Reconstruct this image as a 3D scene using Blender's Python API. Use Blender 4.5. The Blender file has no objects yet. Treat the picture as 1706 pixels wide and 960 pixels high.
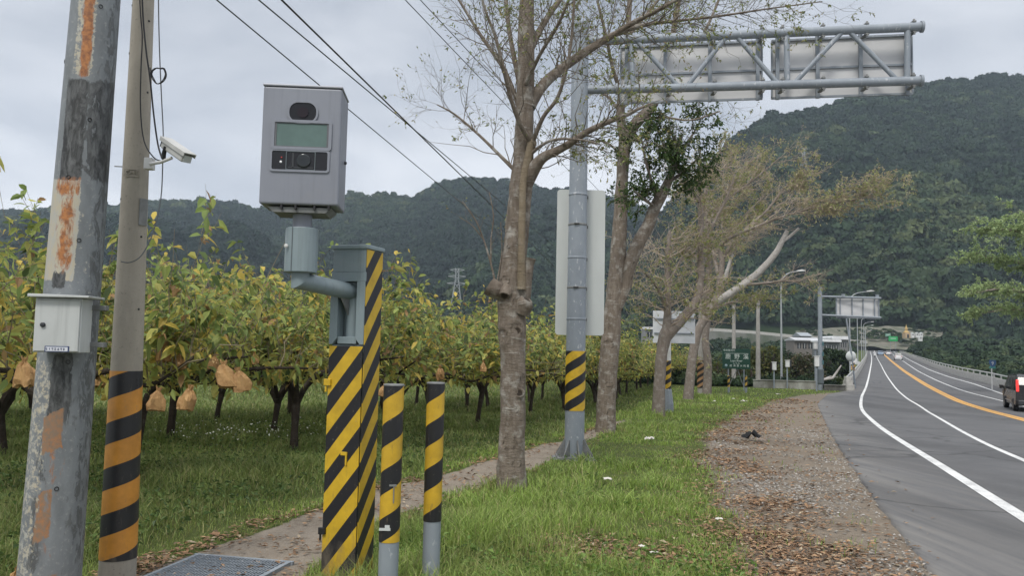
import bpy, math, random
import numpy as np
from mathutils import Vector, Matrix, noise as mnoise

# ------------------------------------------------------------------ camera, sky, sun, exposure
S = bpy.context.scene
COL = S.collection
R_ = math.radians
F, CX, CY, CAMZ = 1350.0, 853.0, 480.0, 1.6
PITCH, ROLL = math.atan(100 / 1350), 0.021
CAMR = Matrix.Rotation(math.pi / 2 + PITCH, 3, 'X') @ Matrix.Rotation(ROLL, 3, 'Z')
cd = bpy.data.cameras.new('camera')
cam = bpy.data.objects.new('camera', cd)
COL.objects.link(cam)
cam.matrix_world = Matrix.Translation((0, 0, CAMZ)) @ CAMR.to_4x4()
cd.sensor_width = 36
cd.lens = 36 * F / 1706
cd.clip_start = 0.05
cd.clip_end = 8000
S.camera = cam

W = bpy.data.worlds.new('World')
S.world = W
W.use_nodes = True
wn, wl = W.node_tree.nodes, W.node_tree.links
bg = wn['Background']
SUN_EL, SUN_AZ = R_(52), R_(200)
sky = wn.new('ShaderNodeTexSky')
sky.sky_type = 'NISHITA'
sky.sun_disc = False
sky.sun_elevation = SUN_EL
sky.sun_rotation = SUN_AZ
sky.air_density = 1.0
sky.dust_density = 2.0
tc = wn.new('ShaderNodeTexCoord')
sep = wn.new('ShaderNodeSeparateXYZ')
wl.new(tc.outputs['Generated'], sep.inputs[0])
mp = wn.new('ShaderNodeMapping')
mp.inputs['Scale'].default_value = (1.9, 1.9, 4.6)
wl.new(tc.outputs['Generated'], mp.inputs['Vector'])
cn = wn.new('ShaderNodeTexNoise')
cn.inputs['Scale'].default_value = 1.6
cn.inputs['Detail'].default_value = 7
cn.inputs['Roughness'].default_value = 0.5
cn.inputs['Distortion'].default_value = 0.35
wl.new(mp.outputs[0], cn.inputs['Vector'])
cr = wn.new('ShaderNodeValToRGB')
cr.color_ramp.elements[0].position = 0.36
cr.color_ramp.elements[0].color = (0.66, 0.695, 0.755, 1)
cr.color_ramp.elements[1].position = 0.64
cr.color_ramp.elements[1].color = (1.14, 1.14, 1.15, 1)
wl.new(cn.outputs['Fac'], cr.inputs[0])
er = wn.new('ShaderNodeValToRGB')          # brightness of the cloud deck by elevation
e = er.color_ramp.elements
e[0].position, e[0].color = 0.0, (.80, .812, .835, 1)
e[1].position, e[1].color = 1.0, (1.75, 1.74, 1.72, 1)
for p_, c_ in ((.11, (.82, .83, .855, 1)), (.20, (.68, .697, .732, 1)), (.33, (.55, .572, .61, 1)), (.46, (.50, .525, .57, 1)), (.64, (1.20, 1.20, 1.22, 1))):
    q = e.new(p_)
    q.color = c_
wl.new(sep.outputs['Z'], er.inputs[0])
mu = wn.new('ShaderNodeMix')
mu.data_type = 'RGBA'
mu.blend_type = 'MULTIPLY'
mu.inputs[0].default_value = 1
wl.new(er.outputs[0], mu.inputs[6])
wl.new(cr.outputs[0], mu.inputs[7])
sc_ = wn.new('ShaderNodeVectorMath')
sc_.operation = 'SCALE'
sc_.inputs['Scale'].default_value = 8.6
wl.new(mu.outputs[2], sc_.inputs[0])
mx = wn.new('ShaderNodeMix')
mx.data_type = 'RGBA'
mx.inputs[0].default_value = 0.93
wl.new(sky.outputs[0], mx.inputs[6])
wl.new(sc_.outputs[0], mx.inputs[7])
wl.new(mx.outputs[2], bg.inputs['Color'])
bg.inputs['Strength'].default_value = 0.10

sl = bpy.data.lights.new('sun', 'SUN')
sl.energy = 1.45
sl.angle = R_(14)
sl.color = (1.0, .96, .90)
so = bpy.data.objects.new('sun', sl)
COL.objects.link(so)
sd = Vector((math.sin(SUN_AZ) * math.cos(SUN_EL), math.cos(SUN_AZ) * math.cos(SUN_EL), math.sin(SUN_EL)))
so.rotation_euler = sd.to_track_quat('Z', 'Y').to_euler()

S.view_settings.view_transform = 'Standard'
S.view_settings.look = 'None'
S.view_settings.gamma = 1
S.view_settings.exposure = 0.50
S.render.engine = 'CYCLES'
S.cycles.use_denoising = True
S.cycles.max_bounces = 6
S.cycles.diffuse_bounces = 3
S.cycles.transmission_bounces = 3
S.cycles.transparent_max_bounces = 6
S.cycles.volume_bounces = 0
S.cycles.use_fast_gi = False

# ------------------------------------------------------------------ helpers
rng = np.random.default_rng(7)
random.seed(7)

def ray(u, v):
    return CAMR @ Vector(((u - CX) / F, -(v - CY) / F, -1.0))

def at(u, v, Y):
    d = ray(u, v)
    return Vector((0, 0, CAMZ)) + d * (Y / d.y)

KY = np.array([-60, -5, 6, 14, 25, 42, 62, 120, 195, 336, 420, 520, 1700.])
KZ = np.array([0, 0, 0, -.27, -.68, -1.18, -1.1, -.45, .6, 2.9, 6.5, 8, 9.])
GY = np.arange(-60, 1700, .5)
GZ = np.interp(GY, KY, KZ)
_k = np.hanning(17); _k /= _k.sum()
GZ = np.convolve(np.pad(GZ, 8, mode='edge'), _k, mode='valid')

def G(y):
    return np.interp(y, GY, GZ)

def gz(y):
    return float(np.interp(y, GY, GZ))

def gnd(u, v, off=0.0):
    d = ray(u, v)
    prev = None
    y = 1.5
    while y < 800:
        t = y / d.y
        h = CAMZ + d.z * t - gz(y) - off
        if h <= 0 and prev is not None:
            lo, hi = prev, y
            for _ in range(30):
                m = (lo + hi) / 2
                if CAMZ + d.z * m / d.y - gz(m) - off > 0: lo = m
                else: hi = m
            t = hi / d.y
            return Vector((d.x * t, hi, CAMZ + d.z * t))
        prev = y
        y *= 1.02
    raise ValueError(f'no ground at {u},{v}')

def gpoly(pts):
    return np.array([gnd(*p)[:] for p in pts])

def base(u, Y):
    """ground point under image column u at depth Y"""
    z = gz(Y)
    d0 = at(u, 480, Y); d1 = at(u, 900, Y)
    t = (z - d0.z) / (d1.z - d0.z)
    return d0.lerp(d1, t)

def noise2(x, y, s=1.0, seed=0.0):
    return mnoise.noise(Vector((x * s, y * s, seed * 7.31)))

def vnoise(x, y, s=1.0, seed=0, octaves=3):
    """vectorised value noise in -1..1"""
    out = np.zeros_like(np.asarray(x, float)); amp = 1.0; tot = 0
    for o in range(octaves):
        X = np.asarray(x) * s * 2 ** o + 17.3 * (seed + o); Y = np.asarray(y) * s * 2 ** o - 9.1 * (seed + o)
        xi = np.floor(X).astype(np.int64); yi = np.floor(Y).astype(np.int64)
        fx = X - xi; fy = Y - yi
        fx = fx * fx * (3 - 2 * fx); fy = fy * fy * (3 - 2 * fy)
        def h(a, b):
            n = (a * 374761393 + b * 668265263 + seed * 1274126177) & 0x7fffffff
            n = ((n ^ (n >> 13)) * 1274126177) & 0x7fffffff
            return ((n ^ (n >> 16)) & 0xffff) / 32767.5 - 1
        out += amp * ((h(xi, yi) * (1 - fx) + h(xi + 1, yi) * fx) * (1 - fy) + (h(xi, yi + 1) * (1 - fx) + h(xi + 1, yi + 1) * fx) * fy)
        tot += amp; amp *= .5
    return out / tot

def mesh_np(name, V, Fc, mat=None, col=None, attrs=None, smooth=False, mats=None, midx=None):
    V = np.asarray(V, np.float32); Fc = np.asarray(Fc, np.int32)
    m = bpy.data.meshes.new(name)
    m.vertices.add(len(V)); m.vertices.foreach_set('co', V.ravel())
    n = Fc.shape[1]
    m.loops.add(Fc.size); m.loops.foreach_set('vertex_index', Fc.ravel())
    m.polygons.add(len(Fc))
    m.polygons.foreach_set('loop_start', np.arange(0, Fc.size, n, dtype=np.int32))
    m.polygons.foreach_set('loop_total', np.full(len(Fc), n, np.int32))
    m.polygons.foreach_set('use_smooth', np.full(len(Fc), smooth, bool))
    if col is not None:
        a = m.color_attributes.new('Col', 'FLOAT_COLOR', 'POINT')
        c = np.ones((len(V), 4), np.float32); c[:, :3] = col
        a.data.foreach_set('color', c.ravel())
    for k, v in (attrs or {}).items():
        a = m.attributes.new(k, 'FLOAT', 'POINT'); a.data.foreach_set('value', np.asarray(v, np.float32))
    for x in (mats or ([mat] if mat else [])): m.materials.append(x)
    if midx is not None: m.polygons.foreach_set('material_index', np.asarray(midx, np.int32))
    m.update(calc_edges=True)
    m.validate()
    return m

def link(name, m, parent=None, loc=None):
    o = bpy.data.objects.new(name, m)
    COL.objects.link(o)
    if parent: o.parent = parent
    if loc is not None: o.location = loc
    return o

def tag(o, label=None, cat=None, group=None, kind=None):
    if label: o['label'] = label
    if cat: o['category'] = cat
    if group: o['group'] = group
    if kind: o['kind'] = kind
    return o

def thing(name, label, cat, loc=(0, 0, 0), rz=0.0, group=None):
    o = bpy.data.objects.new(name, None)
    o.empty_display_size = .1
    COL.objects.link(o)
    o.location = loc
    o.rotation_euler = (0, 0, rz)
    return tag(o, label, cat, group)

def dup(o, parent=None):
    c = o.copy(); COL.objects.link(c); c.parent = parent
    for ch in list(o.children): dup(ch, c)
    return c

class MB:
    """collects simple solids into one mesh"""
    def __init__(s): s.v = []; s.f = []; s.sm = []
    def add(s, vs, fs, smooth=False, M=None):
        k = len(s.v)
        s.v += [(M @ Vector(p)) if M is not None else Vector(p) for p in vs]
        s.f += [tuple(i + k for i in f) for f in fs]; s.sm += [smooth] * len(fs)
        return s
    def box(s, c, d, M=None):
        x, y, z = c; a, b, h = d[0] / 2, d[1] / 2, d[2] / 2
        vs = [(x + i * a, y + j * b, z + k * h) for k in (-1, 1) for j in (-1, 1) for i in (-1, 1)]
        return s.add(vs, [(0, 2, 3, 1), (4, 5, 7, 6), (0, 1, 5, 4), (2, 6, 7, 3), (0, 4, 6, 2), (1, 3, 7, 5)], False, M)
    def tube(s, pts, r, n=10, caps=True, smooth=True, M=None):
        pts = [Vector(p) for p in pts]
        rr = r if hasattr(r, '__len__') else [r] * len(pts)
        vs = []; fs = []; ref = None
        for i, p in enumerate(pts):
            t = (pts[min(i + 1, len(pts) - 1)] - pts[max(i - 1, 0)])
            if t.length < 1e-9: t = Vector((0, 0, 1))
            t.normalize()
            if ref is None: ref = Vector((1, 0, 0)) if abs(t.x) < .8 else Vector((0, 1, 0))
            a = (ref - t * ref.dot(t)).normalized(); b = t.cross(a); ref = a
            for k in range(n):
                q = 2 * math.pi * k / n
                vs.append(p + (a * math.cos(q) + b * math.sin(q)) * rr[i])
        for i in range(len(pts) - 1):
            for k in range(n):
                fs.append((i * n + k, i * n + (k + 1) % n, (i + 1) * n + (k + 1) % n, (i + 1) * n + k))
        s.add(vs, fs, smooth, M)
        if caps:
            s.add(vs[:n], [tuple(reversed(range(n)))], False, M)
            s.add(vs[-n:], [tuple(range(n))], False, M)
        return s
    def lathe(s, prof, n=20, M=None, smooth=True):
        full = [prof[0]]
        for (ra, za), (rb, zb) in zip(prof[:-1], prof[1:]):
            ln = math.hypot(rb - ra, zb - za)
            if ln > .25: full += [(ra + (rb - ra) * t, za + (zb - za) * t) for t in (.02 / ln, 1 - .02 / ln)]
            full.append((rb, zb))
        prof = full
        vs = [(r * math.cos(2 * math.pi * k / n), r * math.sin(2 * math.pi * k / n), z) for r, z in prof for k in range(n)]
        fs = [(i * n + k, i * n + (k + 1) % n, (i + 1) * n + (k + 1) % n, (i + 1) * n + k) for i in range(len(prof) - 1) for k in range(n)]
        s.add(vs, fs, smooth, M)
        if prof[0][0] > 1e-3 and prof[0] != prof[-1]: s.add(vs[:n], [tuple(reversed(range(n)))], False, M)
        if prof[-1][0] > 1e-3 and prof[0] != prof[-1]: s.add(vs[-n:], [tuple(range(n))], False, M)
        return s
    def prism(s, outline, y0, y1, M=None):
        """outline in (x,z), extruded along y"""
        n = len(outline)
        vs = [(x, y0, z) for x, z in outline] + [(x, y1, z) for x, z in outline]
        fs = [tuple(range(n)), tuple(reversed(range(n, 2 * n)))] + [(i, i + n, (i + 1) % n + n, (i + 1) % n) for i in range(n)]
        return s.add(vs, fs, False, M)
    def mesh(s, name, mat):
        m = bpy.data.meshes.new(name)
        m.from_pydata([v[:] for v in s.v], [], s.f)
        m.polygons.foreach_set('use_smooth', s.sm)
        m.materials.append(mat)
        m.update()
        return m
    def build(s, name, mat, parent=None, loc=None, bevel=0.0, seg=2):
        o = link(name, s.mesh(name, mat), parent, loc)
        if bevel:
            b = o.modifiers.new('bevel', 'BEVEL'); b.width = bevel; b.segments = seg; b.limit_method = 'ANGLE'; b.angle_limit = R_(40)
        return o

# ------------------------------------------------------------------ materials
def newmat(name):
    m = bpy.data.materials.new(name); m.use_nodes = True
    nt = m.node_tree
    return m, nt.nodes, nt.links, nt.nodes['Principled BSDF']

def ncoord(n, l, kind='Object', scale=(1, 1, 1)):
    t = n.new('ShaderNodeTexCoord'); mpp = n.new('ShaderNodeMapping')
    mpp.inputs['Scale'].default_value = scale
    l.new(t.outputs[kind], mpp.inputs['Vector'])
    return mpp.outputs[0]

def nnoise(n, l, vec, scale, detail=4, rough=.55, dist=0.0):
    t = n.new('ShaderNodeTexNoise')
    t.inputs['Scale'].default_value = scale; t.inputs['Detail'].default_value = detail
    t.inputs['Roughness'].default_value = rough; t.inputs['Distortion'].default_value = dist
    if vec is not None: l.new(vec, t.inputs['Vector'])
    return t.outputs['Fac']

def nramp(n, l, fac, stops):
    r = n.new('ShaderNodeValToRGB'); e = r.color_ramp.elements
    def c4(c): return (c, c, c, 1) if not hasattr(c, '__len__') else (*c, 1)
    e[0].position, e[0].color = stops[0][0], c4(stops[0][1])
    e[1].position, e[1].color = stops[-1][0], c4(stops[-1][1])
    for p, c in stops[1:-1]:
        q = e.new(p); q.color = c4(c)
    l.new(fac, r.inputs[0])
    return r.outputs[0]

def nmix(n, l, fac, a, b, mode='MIX'):
    m = n.new('ShaderNodeMix'); m.data_type = 'RGBA'; m.blend_type = mode
    for sock, val in ((0, fac), (6, a), (7, b)):
        if hasattr(val, 'is_output'): l.new(val, m.inputs[sock])
        elif sock == 0: m.inputs[0].default_value = val
        else: m.inputs[sock].default_value = (*val, 1)
    return m.outputs[2]

def nmath(n, l, op, a, b=None, c=None):
    m = n.new('ShaderNodeMath'); m.operation = op
    for i, v in enumerate((a, b, c)):
        if v is None: continue
        if hasattr(v, 'is_output'): l.new(v, m.inputs[i])
        else: m.inputs[i].default_value = v
    return m.outputs[0]

def nattr(n, name, typ='GEOMETRY'):
    a = n.new('ShaderNodeAttribute'); a.attribute_name = name; a.attribute_type = typ
    return a

def nbump(n, l, p, h, strength=.3, dist=.01):
    b = n.new('ShaderNodeBump'); b.inputs['Strength'].default_value = strength; b.inputs['Distance'].default_value = dist
    l.new(h, b.inputs['Height']); l.new(b.outputs[0], p.inputs['Normal'])

def noisy(name, c1, c2, scale=6.0, rough=.7, metal=0.0, bump=0.0, bscale=60, stretch=(1, 1, 1), speck=None, spec=.4, streak=None):
    m, n, l, p = newmat(name)
    v = ncoord(n, l, 'Object', stretch)
    f = nnoise(n, l, v, scale, 6, .6)
    c = nmix(n, l, nramp(n, l, f, [(.35, 0.0), (.65, 1.0)]), c1, c2)
    if speck:
        f2 = nnoise(n, l, v, speck[1], 3, .6)
        c = nmix(n, l, nramp(n, l, f2, [(speck[2], 0.0), (speck[2] + .05, 1.0)]), c, speck[0])
    if streak:
        vs = ncoord(n, l, 'Object', (26, 26, 1.1)); f3 = nnoise(n, l, vs, 1.0, 6, .65)
        c = nmix(n, l, nramp(n, l, f3, [(.52, 0.0), (.74, streak)]), c, tuple(x * .45 for x in c1))
        f4 = nnoise(n, l, v, 1.6, 6, .7)
        c = nmix(n, l, nramp(n, l, f4, [(.55, 0.0), (.72, streak * .6)]), c, (.26, .24, .20))
    l.new(c, p.inputs['Base Color'])
    p.inputs['Roughness'].default_value = rough; p.inputs['Metallic'].default_value = metal
    p.inputs['Specular IOR Level'].default_value = spec
    if bump: nbump(n, l, p, nnoise(n, l, v, bscale, 4), bump, .01)
    return m

def leafmat(name, rough=.5, trans=.25):
    m, n, l, p = newmat(name)
    a = nattr(n, 'Col')
    l.new(a.outputs['Color'], p.inputs['Base Color'])
    p.inputs['Roughness'].default_value = rough
    p.inputs['Specular IOR Level'].default_value = .3
    t = n.new('ShaderNodeBsdfTranslucent'); l.new(a.outputs['Color'], t.inputs['Color'])
    mxs = n.new('ShaderNodeMixShader'); mxs.inputs[0].default_value = trans
    l.new(p.outputs[0], mxs.inputs[1]); l.new(t.outputs[0], mxs.inputs[2])
    l.new(mxs.outputs[0], n['Material Output'].inputs['Surface'])
    return m

def stripe_mat(name, ca, cb, period, frac=.5, worn=.3, ph=0.0, extra=None):
    """bands by the stripe_coord attribute, scuffed by noise"""
    m, n, l, p = newmat(name)
    a = nattr(n, 'stripe_coord')
    v = ncoord(n, l, 'Object')
    f = nmath(n, l, 'FRACT', nmath(n, l, 'ADD', nmath(n, l, 'DIVIDE', a.outputs['Fac'], period), ph + 100))
    s = nmath(n, l, 'LESS_THAN', f, frac)
    var = nramp(n, l, nnoise(n, l, v, 7, 6, .65), [(.3, .72), (.7, 1.08)])
    col = nmix(n, l, s, cb, ca)
    col = nmix(n, l, 1.0, col, var, 'MULTIPLY')
    st = ncoord(n, l, 'Object', (30, 30, 5))
    w = nramp(n, l, nnoise(n, l, st, 1.4, 7, .7), [(.60, 0.0), (.72, worn)])
    col = nmix(n, l, w, col, extra or (.10, .085, .06))
    gx = n.new('ShaderNodeSeparateXYZ'); l.new(v, gx.inputs[0])
    gm = nmath(n, l, 'ADD', nmath(n, l, 'MULTIPLY', gx.outputs['Z'], -1.5), nmath(n, l, 'MULTIPLY', nnoise(n, l, ncoord(n, l, 'Object', (8, 8, 3)), 2.0, 6, .7), 1.4))
    col = nmix(n, l, nramp(n, l, gm, [(.28, 0.0), (.75, .8)]), col, (.15, .125, .09))
    sp = nramp(n, l, nnoise(n, l, v, 38, 5, .7), [(.64, 0.0), (.70, .6)])
    col = nmix(n, l, sp, col, (.22, .19, .14))
    l.new(col, p.inputs['Base Color'])
    p.inputs['Roughness'].default_value = .45
    return m

def plain(name, c, rough=.5, metal=0.0, emit=None, es=0):
    m, n, l, p = newmat(name)
    v = ncoord(n, l)
    f = nramp(n, l, nnoise(n, l, v, 9, 5, .6), [(.3, .86), (.7, 1.06)])
    l.new(nmix(n, l, 1.0, c, f, 'MULTIPLY'), p.inputs['Base Color'])
    p.inputs['Roughness'].default_value = rough; p.inputs['Metallic'].default_value = metal
    if emit:
        p.inputs['Emission Color'].default_value = (*emit, 1); p.inputs['Emission Strength'].default_value = es
    return m

def stripe_tube(z0, z1, r0, r1, k, n=40, lean=(0, 0), nz=2):
    """striped cylinder side: returns V, F, attr"""
    V = []; A = []; Fc = []
    for i in range(nz + 1):
        t = i / nz; z = z0 + (z1 - z0) * t; r = r0 + (r1 - r0) * t
        for j in range(n + 1):
            q = -math.pi * 1.5 + 2 * math.pi * j / n      # seam at the far side
            V.append((r * math.cos(q) + lean[0] * t, r * math.sin(q) + lean[1] * t, z)); A.append(z - k * r * (q + math.pi / 2))
    for i in range(nz):
        for j in range(n):
            a = i * (n + 1) + j
            Fc.append((a, a + 1, a + n + 2, a + n + 1))
    return V, Fc, A

def text_mesh(body, size, mat, name, M, extrude=.0008):
    c = bpy.data.curves.new(name, 'FONT'); c.body = body; c.size = size; c.align_x = 'CENTER'; c.align_y = 'CENTER'
    c.extrude = extrude; c.offset = size * .006; c.resolution_u = 3
    o = bpy.data.objects.new(name, c); COL.objects.link(o)
    dg = bpy.context.evaluated_depsgraph_get()
    m = bpy.data.meshes.new_from_object(o.evaluated_get(dg))
    COL.objects.unlink(o); bpy.data.objects.remove(o); bpy.data.curves.remove(c)
    m.transform(M); m.materials.clear(); m.materials.append(mat); m.name = name
    return m
# ------------------------------------------------------------------ ground plan (all taken down to the ground itself)
asphalt_edge = gpoly([(1560, 960), (1500, 885), (1440, 808), (1395, 740), (1370, 692), (1362, 672), (1380, 657), (1412, 651)])
verge_edge = gpoly([(1262, 960), (1215, 880), (1190, 810), (1165, 765), (1182, 722), (1225, 692), (1285, 668), (1345, 657)])
path_far = gpoly([(270, 935), (400, 893), (520, 852), (640, 808), (740, 785), (830, 762), (900, 742), (990, 713), (1050, 690)])
path_near = gpoly([(545, 950), (650, 872), (740, 832), (830, 803), (930, 768), (1000, 729), (1060, 697)])

def xof(poly, y, extl=None):
    """x of a polyline (sorted by y) at depth y, extended straight at both ends"""
    p = poly[np.argsort(poly[:, 1])]
    y = np.asarray(y, float)
    x = np.interp(y, p[:, 1], p[:, 0])
    s0 = (p[1, 0] - p[0, 0]) / (p[1, 1] - p[0, 1]); s1 = (p[-1, 0] - p[-2, 0]) / (p[-1, 1] - p[-2, 1])
    x = np.where(y < p[0, 1], p[0, 0] + (y - p[0, 1]) * s0, x)
    return np.where(y > p[-1, 1], p[-1, 0] + (y - p[-1, 1]) * s1, x)

# bridge and road lines, seen points taken down to the ground
L_edge = gpoly([(1706, 864), (1620, 810), (1560, 772), (1500, 735), (1462, 709), (1441, 690), (1434, 676), (1436, 660), (1443, 645), (1447, 630), (1450, 615), (1452, 603), (1452, 594), (1450, 586)])
L_in = gpoly([(1706, 768), (1650, 744), (1600, 718), (1540, 682), (1512, 665), (1492, 647), (1477, 626), (1467, 607), (1461, 596), (1457.5, 587)])
L_mid = gpoly([(1706, 700), (1660, 688), (1600, 670), (1566, 654), (1540, 640), (1510, 621), (1489, 605), (1474, 592), (1467, 585)])
L_r1 = gpoly([(1668, 668), (1600, 650), (1560, 634), (1530, 619), (1503, 601), (1488, 591), (1480, 585)])
L_r2 = gpoly([(1668, 656), (1622, 640), (1580, 628), (1545, 615), (1515, 600), (1497, 590), (1486, 583)])

def curve_pts(poly, step=1.0, ext0=0, ext1=0):
    p = poly[np.argsort(poly[:, 1])][:, :2]
    if ext0: p = np.vstack([p[0] - (p[1] - p[0]) / np.linalg.norm(p[1] - p[0]) * ext0, p])
    if ext1: p = np.vstack([p, p[-1] + (p[-1] - p[-2]) / np.linalg.norm(p[-1] - p[-2]) * ext1])
    # catmull-rom resample
    out = []
    for i in range(len(p) - 1):
        a = p[max(i - 1, 0)]; b = p[i]; c = p[i + 1]; d = p[min(i + 2, len(p) - 1)]
        n = max(2, int(np.linalg.norm(c - b) / step))
        for k in range(n):
            t = k / n
            # centripetal-safe: blend of linear and cubic
            cub = .5 * ((2 * b) + (-a + c) * t + (2 * a - 5 * b + 4 * c - d) * t * t + (-a + 3 * b - 3 * c + d) * t ** 3)
            lin = b + (c - b) * t
            out.append(.5 * cub + .5 * lin)
    out.append(p[-1])
    out = np.array(out)
    # light smoothing
    for _ in range(3): out[1:-1] = .25 * out[:-2] + .5 * out[1:-1] + .25 * out[2:]
    return out

def ribbon(name, pts, width, off, mat, both=None):
    t = np.gradient(pts, axis=0); t /= np.linalg.norm(t, axis=1)[:, None]
    nrm = np.stack([-t[:, 1], t[:, 0]], 1)
    w = width / 2
    a = pts + nrm * w; b = pts - nrm * w
    V = np.concatenate([np.column_stack([a, G(a[:, 1]) + off]), np.column_stack([b, G(b[:, 1]) + off])])
    n = len(pts); i = np.arange(n - 1)
    return mesh_np(name, V, np.stack([i + n, i + n + 1, i + 1, i], 1), mat)

# road surface: left asphalt edge, then along the bridge parapet, to a right edge beyond the last line
RY = np.unique(np.concatenate([np.arange(-14, 40, .5), np.arange(40, 120, 2), np.arange(120, 400, 6)]))
br_l = L_edge[L_edge[:, 1] > 75]
ap = asphalt_edge[np.argsort(asphalt_edge[:, 1])]
brl = br_l[np.argsort(br_l[:, 1])].copy(); brl[:, 0] -= 1.3
left_line = np.vstack([ap, brl])
rp = L_r2[np.argsort(L_r2[:, 1])].copy(); rp[:, 0] += 1.5
road_l = xof(left_line, RY); road_r = xof(rp, RY)
road_l = np.where(RY < 6, xof(ap[:4], RY), road_l)
road_r = np.maximum(road_r, road_l + 9)
near = RY < rp[0, 1]
road_r = np.where(near, np.maximum(road_r, rp[0, 0] + (RY - rp[0, 1]) * .62), road_r)

def road_bounds(y):
    return np.interp(y, RY, road_l), np.interp(y, RY, road_r)

# ---- materials of the ground
def ground_material():
    m, n, l, p = newmat('ground')
    v = ncoord(n, l, 'Object')
    dirt = nattr(n, 'dirt').outputs['Fac']; path = nattr(n, 'path').outputs['Fac']; orch = nattr(n, 'orchard').outputs['Fac']
    n1 = nnoise(n, l, v, 2.3, 8, .65); n2 = nnoise(n, l, v, 14, 6, .6); n3 = nnoise(n, l, v, 70, 4, .6)
    grass = nmix(n, l, nramp(n, l, n2, [(.3, 0.0), (.7, 1.0)]), (.060, .085, .020), (.105, .140, .034))
    soil = nmix(n, l, nramp(n, l, n1, [(.35, 0.0), (.65, 1.0)]), (.060, .048, .030), (.035, .040, .018))
    grass = nmix(n, l, nramp(n, l, n3, [(.45, 0.0), (.62, .8)]), grass, soil)
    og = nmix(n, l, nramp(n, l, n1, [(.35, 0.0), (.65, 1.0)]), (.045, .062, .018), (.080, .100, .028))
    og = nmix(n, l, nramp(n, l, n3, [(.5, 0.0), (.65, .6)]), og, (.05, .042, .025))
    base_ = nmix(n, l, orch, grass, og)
    d1 = nmix(n, l, nramp(n, l, n1, [(.3, 0.0), (.7, 1.0)]), (.178, .140, .104), (.245, .208, .164))
    d1 = nmix(n, l, nramp(n, l, n2, [(.46, 0.0), (.70, .7)]), d1, (.135, .115, .09))
    vor = n.new('ShaderNodeTexVoronoi'); vor.inputs['Scale'].default_value = 46; l.new(v, vor.inputs['Vector'])
    d1 = nmix(n, l, nramp(n, l, vor.outputs['Distance'], [(.10, .75), (.22, 0.0)]), d1, (.30, .28, .25))
    d1 = nmix(n, l, nramp(n, l, n3, [(.52, 0.0), (.72, .55)]), d1, (.10, .085, .065))
    dm = nramp(n, l, nmath(n, l, 'ADD', dirt, nmath(n, l, 'MULTIPLY', nmath(n, l, 'SUBTRACT', n2, .5), .9)), [(.42, 0.0), (.58, 1.0)])
    c = nmix(n, l, dm, base_, d1)
    pc = nmix(n, l, nramp(n, l, n1, [(.3, 0.0), (.7, 1.0)]), (.29, .245, .195), (.18, .148, .112))
    pc = nmix(n, l, nramp(n, l, n2, [(.52, 0.0), (.68, .8)]), pc, (.17, .14, .11))
    pc = nmix(n, l, nramp(n, l, n3, [(.5, 0.0), (.66, .6)]), pc, (.32, .30, .27))
    pm = nramp(n, l, nmath(n, l, 'ADD', path, nmath(n, l, 'MULTIPLY', nmath(n, l, 'SUBTRACT', n2, .5), .8)), [(.40, 0.0), (.55, 1.0)])
    c = nmix(n, l, pm, c, pc)
    l.new(c, p.inputs['Base Color'])
    p.inputs['Roughness'].default_value = .95; p.inputs['Specular IOR Level'].default_value = .15
    h = nmath(n, l, 'ADD', nmath(n, l, 'MULTIPLY', n2, .6), nmath(n, l, 'MULTIPLY', n3, .5))
    nbump(n, l, p, h, .9, .03)
    return m

def masks(x, y):
    """dirt, path, orchard weights at ground points"""
    ve = xof(verge_edge, y) + .22 * vnoise(x, y, .9, 3) + .1 * vnoise(x, y, 3.1, 4)
    rl, rr = road_bounds(y)
    w = .65 + .014 * np.abs(y)
    dirt = np.clip((x - ve) / w + .5, 0, 1) * np.clip((62 - y) / 8, 0, 1)
    dirt = np.where((x > rr), 0, dirt)
    pf = xof(path_far, y); pn = xof(path_near, y)
    lo = np.minimum(pf, pn); hi = np.maximum(pf, pn)
    wj = .10 + .006 * np.abs(y)
    lo2 = lo + .10 + .10 * vnoise(x, y, 1.1, 13); hi2 = hi - .14 + .12 * vnoise(x, y, 1.3, 14)
    path = np.clip((x - lo2) / wj + .5, 0, 1) * np.clip((hi2 - x) / wj + .5, 0, 1) * np.clip((30 - y) / 4, 0, 1) * np.clip((y - 2) / 2, 0, 1)
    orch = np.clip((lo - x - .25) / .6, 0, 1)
    return dirt, path, orch

def gheight(x, y):
    """ground level with small bumps and the drop to the river beside the bridge"""
    rl, rr = road_bounds(y)
    z = G(y) + 0.0
    out = np.maximum(rl - x, x - rr)
    drop = np.clip((y - 66) / 10, 0, 1) * np.clip((out + .4) / 2.5, 0, 1) * 3.2 * np.clip((300 - y) / 120, 0, 1)
    rightbank = np.clip((x - rr - .8) / 4, 0, 1) * np.clip((70 - y) / 10, 0, 1) * 2.2 * np.clip((y - 20) / 20, 0, 1)
    bump = .035 * vnoise(x, y, .6, 11) * np.clip((out - .2) / 1.0, 0, 1) * np.clip((80 - y) / 20, 0, 1)
    under = np.where(out < 0, -.03, 0.0)
    return z - drop - rightbank + bump + under - .012

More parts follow.
